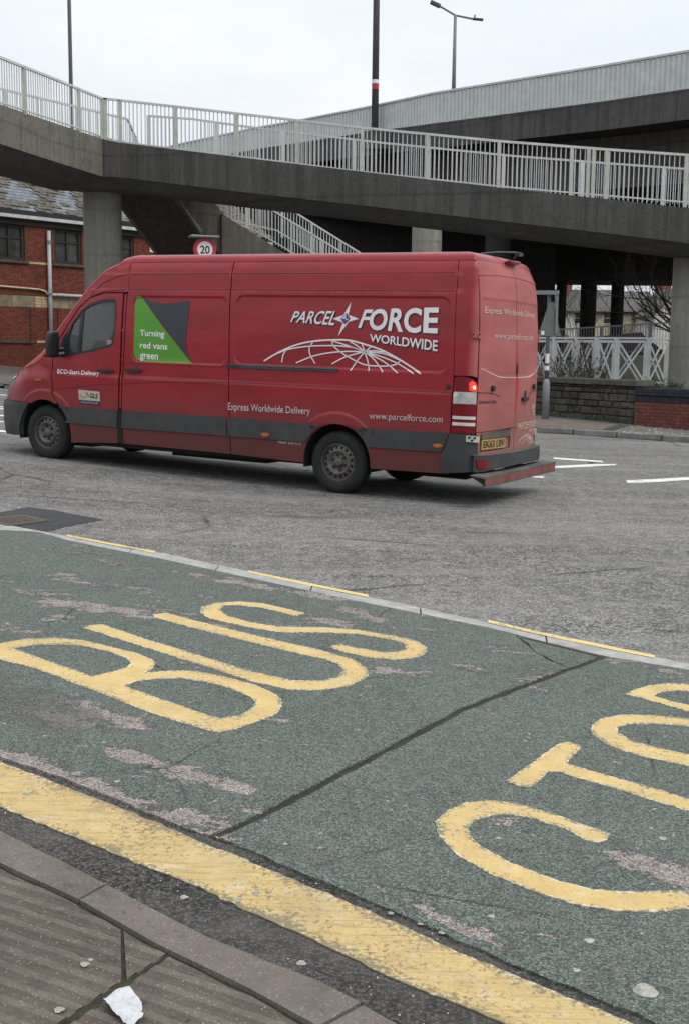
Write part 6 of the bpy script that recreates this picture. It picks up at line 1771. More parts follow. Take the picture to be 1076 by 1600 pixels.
    panel('rear_bumper_corner', P_, V_PLAST, side=sd, out=.012, feats=False, dens=.05, grid=.07, thick=.03)
    # rear door
    P_ = [(-1.55, 2.555), (-1.60, 2.57), (-1.75, 2.575), (UR + GAP, 2.578), (UR + GAP, .535), (-1.72, .515), (-1.665, .56), (-1.652, .70), (-1.636, .80), (-1.636, 2.2), (-1.612, 2.47)]
    hole = [(-1.70, .765), (-1.70, .575), (-2.45, .585), (-2.45, .79), (-2.40, .80)] if sd == 1 else None
    rd_ = panel('rear_door', P_, V_RED, side=sd, out=0, holes=[hole] if hole else [], grid=.09, dens=.06)
    # crease lines pressed in the door
    panel('door_crease', [(-1.60, 2.432), (-1.602, 2.418), (-2.1, 2.442), (UR + .02, 2.448), (UR + .02, 2.462), (-2.1, 2.456)], V_RED, rd_, side=sd, out=.006, feats=False, thick=.006, dens=.05)
    panel('rear_bumper', [(-1.60, .372), (-1.60, .545), (-1.8, .535), (UR, .535), (UR, .40), (-1.8, .385)], V_PLAST, side=sd, out=.075, feats=False, thick=.09, dens=.06)
    panel('bumper_step_top', [(-1.59, .548), (-1.59, .556), (-1.8, .546), (UR, .546), (UR, .538), (-1.8, .538)], V_DUSTP, side=sd, out=.073, feats=False, thick=.09, dens=.06)
    panel('bumper_reflector', [(-1.615, .505), (-1.76, .495), (-1.76, .405), (-1.63, .415)], V_LRED, side=sd, out=.082, feats=False, thick=.01, dens=.05)
    hg = panel('hinge', [(-1.535, 1.845), (-1.645, 1.835), (-1.65, 1.765), (-1.54, 1.775)], V_RED, side=sd, out=.022, feats=False, thick=.03, dens=.05)
    for hu, hz_ in ((-1.555, 1.805), (-1.62, 1.81), (-1.60, 1.79)):
        panel('hinge_bolt', chaik([(hu - .008, hz_ - .01), (hu + .008, hz_ - .01), (hu + .008, hz_ + .01), (hu - .008, hz_ + .01)]), V_BLACK, hg, side=sd, out=.025, feats=False, thick=.004)
    hg = panel('hinge', [(-1.53, .755), (-1.66, .745), (-1.66, .68), (-1.53, .69)], V_STICK, side=sd, out=.03, feats=False, thick=.03, dens=.05)
    for hu, hz_ in ((-1.56, .735), (-1.61, .73), (-1.585, .705)):
        panel('hinge_bolt', [(hu - .012, hz_ - .01), (hu + .012, hz_ - .01), (hu + .012, hz_ + .01), (hu - .012, hz_ + .01)], V_BLACK, hg, side=sd, out=.033, feats=False, thick=.004)
    panel('door_buffer', [(-1.909 + .028 * math.cos(R(a)), 1.247 + .03 * math.sin(R(a))) for a in range(0, 360, 24)], V_BLACK, rd_, side=sd, out=.03, feats=False, thick=.04)
    panel('lower_panel_line', [(-1.70, .785), (-1.70, .779), (UR + .02, .795), (UR + .02, .803)] if sd == -1 else [(-1.645, .79), (-1.645, .782), (UR + .02, .802), (UR + .02, .810)], V_UNDER, rd_, side=sd, out=.002, feats=False, thick=.003)
    # amber markers and caps
    for (uu, zz_) in ((.94, .606), (-1.219, .628), (2.6, .60)):
        if uu == 2.6: continue
        panel('side_marker', [(uu + .055 * math.cos(R(a)), zz_ + .022 * math.sin(R(a))) for a in range(0, 360, 24)], V_AMBER, side=sd, out=.026, feats=False, thick=.012, dens=.2)
    panel('side_repeater', [(4.36, 1.115), (4.48, 1.105), (4.48, 1.075), (4.36, 1.085)], V_AMBER, side=sd, out=.012, feats=False, thick=.012)
    # dark liner behind the gaps, cargo part only
# dark inner shell
for sd in (1, -1):
    P_ = [(1.0, SHO - .02), (3.0, SHO - .02), (3.06, 2.2), (3.13, .36), (.45, .33)] + arc(ra[0], ra[1], ra[2] - .0, archcut(ra, .33), 180 - archcut(ra, .33)) + [(-1.3, .36), (-1.45, .42), (-1.75, .54), (UR, .55), (UR, SHO - .02), (-1.6, SHO - .03), (-1.3, SHO - .02)]
    panel('inner_shell', P_, V_INNER, side=sd, out=-.02, feats=False, grid=.25, thick=0)
    P_ = [(3.13, .36), (3.11, 1.36), (4.28, 1.30), (4.4, 1.2), (4.9, 1.1), (4.9, .95)] + arc(fa[0], fa[1], fa[2], 30, 180 - archcut(fa, .36)) + [(3.87, .36)]
    panel('inner_shell', P_, V_INNER, side=sd, out=-.02, feats=False, grid=.25, thick=0)
# ---- roof, windscreen and bonnet: rings from the shoulder inwards
ROOFC = [(-3, 2.665), (3.0, 2.668), (3.12, 2.652), (3.25, 2.615), (3.45, 2.545), (3.70, 2.375), (4.0, 2.06), (4.25, 1.80), (4.42, 1.62), (4.56, 1.47), (4.66, 1.375), (4.9, 1.29), (5.1, 1.21), (5.25, 1.12), (5.33, 1.04), (5.4, .99)]
us_ = []
u = UR
while u < UF: us_.append(u); u += .055
us_.append(UF)
def ringpt(u, t, side):
    z0 = zsh(u); 
    P0 = bodyp(u, z0, side)
    if u < -.9:
        wv = sm((-0.9 - u) / .6); Mx_ = -1.655 * wv + P0.x * (1 - wv); M_ = Vector((-.62 if u < -1.47 else P0.x + (-.62 - P0.x) * sm((-.9 - u) / .57), 0, 0))
    elif u > 4.75:
        M_ = Vector((P0.x + (4.55 - P0.x) * sm((u - 4.75) / .5), 0, 0))
    else: M_ = Vector((P0.x, 0, 0))
    x = P0.x + (M_.x - P0.x) * t; y = P0.y + (M_.y - P0.y) * t
    zc = tab(ROOFC, x)
    tau = .16 if x < 3.2 else .42
    f = math.sqrt(max(0, 1 - (1 - min(1, t / tau)) ** 2))
    if x > 3.2: f = .82 * f + .18 * math.sin(min(1, t) * math.pi / 2)
    z = z0 + (zc - z0) * f + (.022 * math.sin(t * math.pi / 2) if x < 3.1 else 0)
    return Vector((x, y, z))
RT = [0, .01, .03, .06, .10, .14, .20, .30, .42, .56, .72, .86, 1.0]
def roofpart(name, mat, sel, lift=0.):
    vs = []; fs = []; ids = {}
    for sd in (1, -1):
        for i in range(len(us_)):
            for j in range(len(RT)):
                ids[(sd, i, j)] = len(vs); p = ringpt(us_[i], RT[j], sd); vs.append(p)
        for i in range(len(us_) - 1):
            for j in range(len(RT) - 1):
                c = (vs[ids[(sd, i, j)]] + vs[ids[(sd, i + 1, j + 1)]]) / 2
                if sel(c, RT[j]):
                    f = (ids[(sd, i, j)], ids[(sd, i + 1, j)], ids[(sd, i + 1, j + 1)], ids[(sd, i, j + 1)])
                    fs.append(f if sd == -1 else f[::-1])
    me = mesh_of(name, vs, fs, mat, True)
    import bmesh
    bm = bmesh.new(); bm.from_mesh(me); bmesh.ops.delete(bm, geom=[v for v in bm.verts if not v.link_faces], context='VERTS'); bmesh.ops.remove_doubles(bm, verts=bm.verts, dist=.0015); bmesh.ops.recalc_face_normals(bm, faces=bm.faces)
    up_ = sum(f.normal.z for f in bm.faces)
    if up_ < 0: bmesh.ops.reverse_faces(bm, faces=bm.faces)
    bm.to_mesh(me); bm.free(); me.polygons.foreach_set('use_smooth', [True] * len(me.polygons))
    return link(name, me, van)
SCR = lambda c, t: 3.72 < c.x < 4.62 and t >= .14 and c.z > 1.38
roofpart('roof', V_RED, lambda c, t: c.x <= 3.75 and not SCR(c, t))
roofpart('windscreen', V_GLASS, SCR)
roofpart('bonnet', V_RED, lambda c, t: c.x > 3.75 and not SCR(c, t))
# ---- handles, mirror, rails, lettering
def local_box(name, c, hx, hy, hz, mat, parent=None, bev=.0, rot=None):
    m = MB(); ax_, ay_, az_ = Vector((hx, 0, 0)), Vector((0, hy, 0)), Vector((0, 0, hz))
    if rot: ax_, ay_, az_ = rot @ ax_, rot @ ay_, rot @ az_
    m.box(c, ax_, ay_, az_); o = m.build(name, mat, parent or van, local=True)
    if bev: b = o.modifiers.new('bevel', 'BEVEL'); b.width = bev; b.segments = 3
    return o
for sd in (1, -1):
    for hu, hz_ in ((3.31, 1.247), (2.875, 1.27)) if sd == 1 else ((3.31, 1.247),):
        panel('handle_recess', [(hu + .10 * math.cos(R(a)) * .8, hz_ + .055 * math.sin(R(a)) + .012) for a in range(0, 360, 20)], simple('recess_red', (.16, .014, .022), .6), side=sd, out=.003, feats=False, thick=.004, dens=.2)
        panel('door_handle', chaik([(hu - .125, hz_ + .014), (hu + .125, hz_ + .016), (hu + .125, hz_ - .016), (hu - .125, hz_ - .02)]), V_BLACK, side=sd, out=.045, feats=False, thick=.028, dens=.1)
    # mirror
    c = Vector((4.075, sd * 1.10, 1.555))
    mm = MB()
    prof = [(-.035, -.165), (.02, -.17), (.045, -.10), (.05, .08), (.03, .16), (-.03, .165), (-.045, .10), (-.045, -.12)]
    prof = chaik(prof)
    n_ = len(prof)
    vs = []
    for yy, sc in ((-.085, .86), (-.07, 1), (.06, 1), (.085, .82)):
        vs += [Vector((c.x + p[0] * sc, c.y + yy, c.z + p[1] * sc)) for p in prof]
    fs = [(i * n_ + k, i * n_ + (k + 1) % n_, (i + 1) * n_ + (k + 1) % n_, (i + 1) * n_ + k) for i in range(3) for k in range(n_)] + [tuple(range(n_))[::-1], tuple(range(3 * n_, 4 * n_))]
    mm.add(vs, fs); o = mm.build('wing_mirror', V_BLACK, van, local=True); smooth_by_angle(o, 50)
    mm = MB(); mm.tube([c + Vector((-.01, -sd * .08, -.06)), Vector((4.03, sd * .94, 1.50))], .03, 8); mm.tube([c + Vector((-.01, -sd * .08, -.13)), Vector((4.02, sd * .95, 1.44))], .035, 8); mm.build('mirror_arm', V_BLACK, o, local=True)
panel('slide_rail', [(1.50, 1.398), (.045, 1.400), (.03, 1.392), (.03, 1.362), (.045, 1.355), (1.50, 1.35)], V_BLACK, out=.012, feats=False, thick=.022)
panel('rail_edge', [(1.50, 1.393), (.05, 1.395), (.05, 1.388), (1.50, 1.386)], V_DUSTP, out=.017, feats=False, thick=.004)
panel('door_buffer', [(-1.303 + .024 * math.cos(R(a)), 1.249 + .026 * math.sin(R(a))) for a in range(0, 360, 24)], V_BLACK, out=.01, feats=False, thick=.01, dens=.2)
# dark lines painted for the shade in the pressed creases
def line_on(name, pts, w, mat, out, side=1, parent=None, closed=False, thick=.002):
    n = len(pts); A = []; B_ = []
    for i in range(n):
        a = pts[(i - 1) % n] if closed else pts[max(i - 1, 0)]; b = pts[(i + 1) % n] if closed else pts[min(i + 1, n - 1)]
        l = math.dist(a, b) or 1; nx_, nz_ = -(b[1] - a[1]) / l * w / 2, (b[0] - a[0]) / l * w / 2
        A.append((pts[i][0] + nx_, pts[i][1] + nz_)); B_.append((pts[i][0] - nx_, pts[i][1] - nz_))
    vs = [bodyp(u, z, side, out) for u, z in A + B_]; fs = [(i, i + 1, n + i + 1, n + i) for i in range(n - 1)]
    return vs, fs
def lines(name, strokes, w, mat, out=.004, parent=None, side=1, sub=.05):
    m = MB()
    for s_ in strokes:
        s2 = densify(s_, sub, False) if len(s_) > 1 else s_
        v, f = line_on(name, s2, w, mat, out, side); m.add(v, f)
    return m.build(name, mat, parent or van, local=True)
def smoothline(P_, n=6):                   # Catmull-Rom through the points
    if len(P_) < 3: return list(P_)
    Q = [P_[0]] + list(P_) + [P_[-1]]; o = []
    for i in range(1, len(Q) - 2):
        a, b, c, d = Q[i - 1], Q[i], Q[i + 1], Q[i + 2]
        for k in range(n):
            t = k / n
            o.append(tuple(.5 * ((2 * b[j]) + (-a[j] + c[j]) * t + (2 * a[j] - 5 * b[j] + 4 * c[j] - d[j]) * t * t + (-a[j] + 3 * b[j] - 3 * c[j] + d[j]) * t ** 3) for j in (0, 1)))
    return o + [tuple(P_[-1])]
lines('dark_crease_line', [[(-1.30, 2.25), (1.50, 2.25)], [(1.53, 2.25), (3.0, 2.25)], [(3.03, 2.25), (3.35, 2.225), (3.6, 2.17)], [(-1.29, 2.44), (1.50, 2.437)], [(1.53, 2.437), (3.0, 2.432)], [(3.04, 2.428), (3.2, 2.40), (3.4, 2.33), (3.6, 2.20)]], .007, V_UNDER, .0035)
lines('dark_crease_line', [[(-1.35, 1.196), (1.46, 1.188)], [(1.49, 1.182), (2.4, 1.15), (3.04, 1.098)], [(3.11, 1.094), (3.5, 1.07), (4.1, .98)], [(3.0, 1.36), (1.5, 1.358)]], .007, simple('crease_shadow', (.10, .010, .016), .8), .0045)  # darker red lines painted as the shade of the belt crease
# decals
def tq(text, BL, BR, TR, TL, mat, out=.0035, bold=.0, shear=0., side=1, parent=None, spacing=1., name='lettering', sub=False):
    tv, tf, asp = text_shape(text, bold, shear, spacing)
    vs = []
    for x, y in tv:
        u = (BL[0] * (1 - x) + BR[0] * x) * (1 - y) + (TL[0] * (1 - x) + TR[0] * x) * y; z = (BL[1] * (1 - x) + BR[1] * x) * (1 - y) + (TL[1] * (1 - x) + TR[1] * x) * y
        vs.append(bodyp(u, z, side, out))
    m = MB(); m.add(vs, tf); o = m.build(name, mat, parent or van, local=True); return o
def decal(name, poly, mat, out=.003, side=1, parent=None, grid=.1, feats=False):
    return panel(name, poly, mat, parent, out=out, side=side, thick=0, feats=feats, grid=grid, dens=.05)
GP = [(2.885, 2.10), (2.86, 2.158), (2.80, 2.165), (2.45, 1.80), (2.02, 1.388), (2.76, 1.388), (2.85, 1.41), (2.888, 1.48)]
decal('green_panel_edge', [(2.893, 2.10), (2.864, 2.163), (2.81, 2.170), (2.79, 2.15), (2.40, 1.70), (2.012, 1.384), (2.02, 1.382), (2.762, 1.382), (2.855, 1.406), (2.894, 1.48)], V_GREENEDGE, .0030)
gpn = decal('green_panel', GP, V_GREEN, .0065)
DK = [(2.785, 2.15)] + smoothline([(2.785, 2.15), (2.62, 2.10), (2.418, 2.083), (2.22, 2.098), (2.11, 2.122), (2.075, 2.115)])[1:] + smoothline([(2.075, 2.115), (2.085, 2.0), (2.108, 1.80), (2.11, 1.62), (2.085, 1.50), (2.02, 1.392)])[1:]
decal('dark_panel', DK, V_DARKP, .0045)
tq('Turning', (2.797, 1.668), (2.427, 1.660), (2.427, 1.760), (2.797, 1.762), V_WHITE, .010, .02)
tq('red vans', (2.793, 1.541), (2.378, 1.533), (2.378, 1.612), (2.793, 1.618), V_WHITE, .010, .02)
tq('green', (2.79, 1.388), (2.515, 1.383), (2.515, 1.472), (2.79, 1.476), V_WHITE, .010, .02)
# main livery; a dark drop shadow printed under the white letters
for dx, dz, mt, ou in ((-.014, -.014, simple('vinyl_letter_shadow', (.045, .008, .012), .5), .0035), (0, 0, V_WHITE, .0075)):
    tq('PARCEL', (.672 + dx, 1.893 + dz), (.108 + dx, 1.866 + dz), (.085 + dx, 2.026 + dz), (.655 + dx, 2.015 + dz), mt, ou, .012, .30, spacing=1.02)
    tq('F', (-.190 + dx, 1.846 + dz), (-.345 + dx, 1.84 + dz), (-.365 + dx, 2.047 + dz), (-.205 + dx, 2.044 + dz), mt, ou, .022, .30)
    tq('O', (-.325 + dx, 1.828 + dz), (-.540 + dx, 1.818 + dz), (-.545 + dx, 2.058 + dz), (-.330 + dx, 2.052 + dz), mt, ou, .03, .10)
    tq('R', (-.553 + dx, 1.822 + dz), (-.735 + dx, 1.812 + dz), (-.738 + dx, 2.066 + dz), (-.560 + dx, 2.060 + dz), mt, ou, .025, .10)
    tq('C', (-.738 + dx, 1.810 + dz), (-.945 + dx, 1.802 + dz), (-.945 + dx, 2.072 + dz), (-.742 + dx, 2.068 + dz), mt, ou, .03, .0)
    tq('E', (-.972 + dx, 1.810 + dz), (-1.140 + dx, 1.806 + dz), (-1.140 + dx, 2.078 + dz), (-.968 + dx, 2.074 + dz), mt, ou, .03, 0)
    tq('WORLDWIDE', (-.34 + dx, 1.703 + dz), (-1.150 + dx, 1.618 + dz), (-1.150 + dx, 1.735 + dz), (-.34 + dx, 1.784 + dz), mt, ou, .018, .0, spacing=1.0)
GLOBE = {'outer': [(1.006, 1.446), (0.82, 1.546), (0.587, 1.639), (0.355, 1.688), (0.111, 1.708), (-0.099, 1.707), (-0.339, 1.657), (-0.513, 1.607), (-0.703, 1.524), (-0.851, 1.447), (-0.976, 1.377)], 'm2': [(0.82, 1.539), (0.694, 1.586), (0.427, 1.629), (0.124, 1.645), (-0.102, 1.637), (-0.191, 1.619), (-0.287, 1.587)], 'm3': [(0.578, 1.439), (0.348, 1.525), (0.12, 1.57), (-0.105, 1.588), (-0.287, 1.587)], 'm4': [(0.115, 1.444), (-0.044, 1.523), (-0.217, 1.574), (-0.287, 1.587)], 'm5': [(-0.123, 1.376), (-0.197, 1.489), (-0.287, 1.587)], 'm6': [(-0.353, 1.381), (-0.332, 1.477), (-0.287, 1.587)], 'm7': [(-0.525, 1.376), (-0.401, 1.514), (-0.287, 1.587)], 'm8': [(-0.703, 1.373), (-0.519, 1.494), (-0.287, 1.587)], 'm9': [(-0.893, 1.374), (-0.69, 1.476), (-0.486, 1.545), (-0.287, 1.587)], 'm10': [(-0.287, 1.587), (-0.484, 1.582), (-0.601, 1.555), (-0.719, 1.511)], 'm11': [(0.11, 1.694), (-0.086, 1.648), (-0.287, 1.587)], 'm12': [(-0.1, 1.693), (-0.189, 1.653), (-0.287, 1.587)], 'm13': [(-0.249, 1.672), (-0.287, 1.587)], 'm14': [(-0.367, 1.651), (-0.287, 1.587)], 'm15': [(-0.558, 1.591), (-0.397, 1.604), (-0.287, 1.587)], 'l1': [(0.765, 1.44), (0.751, 1.52), (0.719, 1.571)], 'l2': [(0.328, 1.441), (0.394, 1.531), (0.41, 1.609), (0.371, 1.674)], 'l3': [(0.126, 1.701), (0.099, 1.638), (-0.031, 1.555), (-0.222, 1.471), (-0.35, 1.443), (-0.565, 1.444), (-0.679, 1.469), (-0.719, 1.507)]}
lines('globe_logo', [smoothline(v) for k, v in GLOBE.items()], .0135, V_WHITE, .0055, sub=.2)
lines('globe_logo', [smoothline(GLOBE['outer'])], .018, V_WHITE, .0057, sub=.2)
STAR = [(-0.087, 2.125), (-0.062, 1.984), (-0.195, 1.945), (-0.07, 1.908), (0.052, 1.750), (0.001, 1.9), (0.130, 1.94), (-0.002, 1.983)]
decal('star_logo', STAR, V_WHITE, .0055)
decal('star_centre', [(-0.041, 2.006), (-0.092, 1.943), (-0.024, 1.878), (0.032, 1.941)], V_RED, .0075)
decal('star_gem', [(-0.041, 1.992), (-0.077, 1.943), (-0.024, 1.890), (0.018, 1.941)], V_BLUE, .0085)
decal('star_gem_facet', [(-0.041, 1.992), (-0.030, 1.943), (0.018, 1.941)], V_SILVER, .0095)
decal('star_gem_facet', [(-0.030, 1.943), (-0.077, 1.943), (-0.036, 1.925)], V_SILVER, .0095)
tq('Express Worldwide Delivery', (1.468, .835), (.357, .845), (.357, .948), (1.468, .948), V_WHITED, .007, .008)
tq('www.parcelforce.com', (-.389, .842), (-1.26, .852), (-1.26, .944), (-.389, .938), V_WHITED, .007, .0)
tq('ECO-Start Delivery', (4.095, 1.168), (3.408, 1.168), (3.408, 1.240), (4.095, 1.240), V_WHITE, .010, .012)
tq('MAX 297 KG', (.77, .517), (.47, .515), (.47, .542), (.77, .544), V_WHITED, .004, .0)
sk = decal('courier_sticker', [(3.745, .995), (3.40, .985), (3.395, .862), (3.735, .868)], V_STICK, .004)
decal('sticker_band', [(3.735, .867), (3.395, .861), (3.40, .808), (3.71, .815)], V_NAVY, .0042, parent=sk)
tq('GLS', (3.562, .90), (3.43, .896), (3.428, .956), (3.56, .960), V_BLACK, .006, .03, .1, parent=sk)
tq('Network Partner', (3.70, .832), (3.425, .826), (3.425, .852), (3.70, .857), V_WHITED, .006, 0, parent=sk)
lines('sticker_arrow', [smoothline([(3.715, .945), (3.70, .915), (3.65, .90), (3.61, .925), (3.60, .95)]), [(3.64, .955), (3.585, .96)], [(3.585, .96), (3.578, .91)]], .014, V_GOLD, .006, parent=sk)
# tail: writing, badge, plate
def tqr(text, y0, y1, z0, z1, mat, out=.012, bold=.0, parent=None, shear=0.):
    """writing across the tail: y from +left to -right of the rear face"""
    tv, tf, asp = text_shape(text, bold, shear); vs = []
    for x, y in tv:
        yy = y0 + (y1 - y0) * x; sd = 1 if yy >= 0 else -1; uu = UR + abs(yy); z = z0 + (z1 - z0) * y; vs.append(bodyp(uu, z, sd, out))
    m = MB(); m.add(vs, tf); return m.build('lettering', mat, parent or van, local=True)
YL = lambda u: u - UR
tqr('Express Worldwide Delivery', YL(-1.745), -YL(-1.866), 2.012, 2.100, V_WHITER, .006, .004)
tqr('www.parcelforce.com', YL(-1.937), -YL(-1.94), 1.757, 1.840, V_WHITER, .006, .0)
tqr('SPRINTER', YL(-1.655), YL(-2.02), 1.088, 1.118, V_BLACK, .006, .01)
lines('crease_line', [smoothline([(-1.66, 1.455), (-1.85, 1.41), (-2.05, 1.372), (-2.2, 1.362), (UR + .02, 1.358)])], .008, V_WHITER, .003, sub=.1)
lines('crease_line', [smoothline([(-1.66, 1.455), (-1.85, 1.41), (-2.05, 1.372), (-2.2, 1.362), (UR + .02, 1.358)])], .008, V_WHITER, .003, side=-1, sub=.1)
lines('dark_crease_line', [smoothline([(-1.63, 1.205), (-1.8, 1.20), (-1.95, 1.19), (-2.10, 1.155)])], .006, V_UNDER, .003, sub=.1)
lines('dark_crease_line', [smoothline([(-1.63, 1.205), (-1.8, 1.20), (-1.95, 1.19), (-2.10, 1.155)])], .006, V_UNDER, .003, side=-1, sub=.1)
rec = panel('plate_recess', [(-1.705, .765), (-1.705, .58), (-2.445, .59), (-2.445, .785), (-2.40, .797)], V_RED, out=-.018, feats=False, thick=0)
panel('plate_lamp_bar', [(-1.71, .765), (-1.71, .715), (-2.43, .72), (-2.44, .79)], V_DUSTP, out=.012, feats=False, thick=.03)
pt = panel('number_plate', [(-1.735, .708), (-1.735, .598), (-2.305, .598), (-2.305, .708)], V_PLATE, out=.004, feats=False, thick=.012)
tqr('EK63 LBV', YL(-1.765), YL(-2.275), .616, .692, V_BLACK, .0065, .02, parent=pt)
# central handle, upper pull pocket, badge, lower livery on the right-hand door
panel('pull_pocket', [(-2.52 + .025 * math.cos(R(a)), 1.45 + .085 * math.sin(R(a))) for a in range(0, 360, 24)], V_LRED, out=.004, side=-1, feats=False, thick=.003, dens=.2)
panel('pull_pocket', [(-2.535 + .018 * math.cos(R(a)), 1.45 + .06 * math.sin(R(a))) for a in range(0, 360, 24)], V_UNDER, out=.006, side=-1, feats=False, thick=.003, dens=.2)
panel('door_handle', [(-2.37, 1.135), (-2.16, 1.135), (-2.17, 1.095), (-2.36, 1.095)], V_BLACK, out=.03, side=-1, feats=False, thick=.03)
panel('handle_boss', [(-2.21, 1.135), (-2.27, 1.135), (-2.26, 1.20), (-2.235, 1.21)], V_BLACK, out=.012, side=-1, feats=False, thick=.015)
bd = panel('round_badge', [(-1.83 + .05 * math.cos(R(a)), .975 + .062 * math.sin(R(a))) for a in range(0, 360, 18)], V_WHITER, out=.008, side=-1, feats=False, thick=.008, dens=.2)
panel('badge_centre', [(-1.83 + .038 * math.cos(R(a)), .975 + .048 * math.sin(R(a))) for a in range(0, 360, 18)], V_RED, bd, out=.010, side=-1, feats=False, thick=.002, dens=.2)
lines('badge_star', [[(-1.83, .975), (-1.83, 1.03)], [(-1.83, .975), (-1.87, .945)], [(-1.83, .975), (-1.79, .945)]], .012, V_WHITER, .012, side=-1, parent=bd)
tqr('PARCELFORCE', -YL(-2.47), -YL(-1.70), .775, .850, V_WHITER, .006, .01, shear=.2)
tqr('WORLDWIDE', -YL(-2.02), -YL(-1.70), .725, .760, V_WHITER, .006, .005)
gx0, gx1, gz0_, gz1_ = -2.46, -1.72, .575, .705
lines('globe_logo', [[(gx0 + (1.006 - u) / 1.982 * (gx1 - gx0), gz0_ + (z - 1.377) / .331 * (gz1_ - gz0_)) for u, z in smoothline(v)] for k, v in GLOBE.items()], .007, V_WHITER, .006, side=-1, sub=.3)
m = MB(); m.box((-1.575, -.02, 2.612), (.035, 0, -.01), (0, .16, 0), (.004, 0, .014)); o = m.build('roof_marker_light', V_LRED, van, local=True); b = o.modifiers.new('bevel', 'BEVEL'); b.width = .01; b.segments = 2
m = MB(); m.tube([(-1.30, .25, 2.69), (-1.45, .10, 2.715), (-1.58, -.08, 2.725), (-1.62, -.16, 2.72)], [.010, .012, .012, .012], 8); m.box((-1.60, -.13, 2.705), (.03, 0, 0), (0, .06, -.004), (0, 0, .016)); m.tube([(-1.56, -.10, 2.66), (-1.58, -.12, 2.71)], .014, 8)
m.build('rear_camera_arm', V_BLACK, van, local=True)
# tow step: two channels, red face and dusty top
zt_, zb_2 = .352, .235
m = MB(); sx0, sx1 = -1.83, -1.66; yw = 1.13
m.add([(sx1, yw, zt_ + .006), (sx0 - .004, yw, zt_), (sx0 - .004, -yw, zt_), (sx1, -yw, zt_ + .006), (sx1, yw, zt_ - .008), (sx0 - .004, yw, zt_ - .02), (sx0 - .004, -yw, zt_ - .02), (sx1, -yw, zt_ - .008)], [(0, 3, 2, 1), (4, 5, 6, 7), (0, 1, 5, 4), (1, 2, 6, 5), (2, 3, 7, 6), (3, 0, 4, 7)])
tsp = m.build('tow_step', V_DUSTP, van, local=True)
m = MB(); m.bb(sx0 - .002, sx0 + .006, -yw + .002, yw - .002, zb_2 + .02, zt_ - .024); m.build('step_face', simple('step_red', (.20, .05, .045), .7, var=.3, scale=8, obj=True, dirt=(.12, .09, .07)), tsp, local=True)
m = MB(); m.bb(sx0 - .006, sx0 + .05, -yw, yw, zb_2, zb_2 + .018); m.build('step_lower_lip', V_DUSTP, tsp, local=True)
for y_ in (yw - .006, -yw + .006):
    m = MB(); m.add([(sx1, y_, zt_ - .01), (sx0 + .008, y_, zt_ - .022), (sx0 + .008, y_, zb_2 + .02)], [(0, 1, 2)]); m.build('step_end', V_UNDER, tsp, local=True)
for y_ in (.45, -.45): local_box('step_bracket', (-1.50, y_, .33), .22, .03, .03, V_UNDER, tsp)
# underside
m = MB(); m.bb(-1.45, 5.0, -.80, .80, .40, .52); m.build('chassis', V_UNDER, van, local=True)
m = MB(); m.bb(.55, 3.75, -.90, .90, .30, .40); m.bb(-1.30, -.5, -.88, .88, .34, .42); m.bb(1.2, 2.6, -.55, .55, .22, .30); m.bb(-.45, .5, -.35, .35, .24, .40); m.bb(3.85, 4.9, -.6, .6, .24, .42); m.build('floor_pan', V_UNDER, van, local=True)
m = MB(); m.tube([(0, -.8, .36), (0, .8, .36)], .06, 10); m.tube([(0, -.15, .36), (0, .15, .36)], .16, 12); m.build('rear_axle', V_UNDER, van, local=True)
m = MB(); m.tube([(.4, .35, .30), (2.4, .35, .30), (2.9, .35, .33)], .07, 10); m.build('exhaust', V_UNDER, van, local=True)
local_box('spare_carrier', (-.95, 0, .30), .33, .33, .09, V_UNDER)
for cx, cz, r_ in ARCH:
    for sd in (1, -1):
        m = MB(); A = arc(cx, cz, r_ + .005, -12, 192, 26)
        for (a, b) in zip(A, A[1:]): m.add([(a[0], sd * .975, a[1]), (b[0], sd * .975, b[1]), (b[0], sd * .62, b[1]), (a[0], sd * .62, a[1])], [(0, 1, 2, 3)])
        m.add([(cx - .5, sd * .62, .30), (cx + .5, sd * .62, .30), (cx + .5, sd * .62, .92), (cx - .5, sd * .62, .92)], [(0, 1, 2, 3)])
        m.build('wheel_well', V_INNER, van, local=True)
# cab interior
m = MB(); m.bb(3.02, 3.06, -.88, .88, .45, 2.3); m.build('bulkhead', V_INNER, van, local=True)
m = MB(); m.bb(3.95, 4.5, -.84, .84, .9, 1.36); m.bb(3.1, 4.6, -.85, .85, .45, .5); m.build('dashboard', V_BLACK, van, local=True)
for y_, w_ in ((-.48, .25), (.30, .42)):
    m = MB(); m.bb(3.15, 3.62, y_ - w_, y_ + w_, .5, .95); m.box((3.18, y_, 1.25), (.07, 0, .02), (0, w_, 0), (-.03, 0, .40)); o = m.build('seat', V_PLAST, van, local=True)
    b = o.modifiers.new('bevel', 'BEVEL'); b.width = .04; b.segments = 2
m = MB()
for k in range(24):
    a0, a1 = R(k * 15), R(k * 15 + 15); c = Vector((3.82, -.48, 1.32)); ex, ey = Vector((0, 1, 0)), Vector((.35, 0, .94))
    m.tube([c + ex * .2 * math.cos(a0) + ey * .2 * math.sin(a0), c + ex * .2 * math.cos(a1) + ey * .2 * math.sin(a1)], .016, 6, cap=False)
m.tube([(3.82, -.48, 1.32), (4.1, -.48, 1.15)], .03, 8); m.build('steering_wheel', V_BLACK, van, local=True)
local_box('dash_papers', (4.05, .25, 1.375), .12, .2, .008, V_SILVER)
local_box('window_sticker', (3.30, .93, 1.60), .035, .001, .03, V_WHITE)
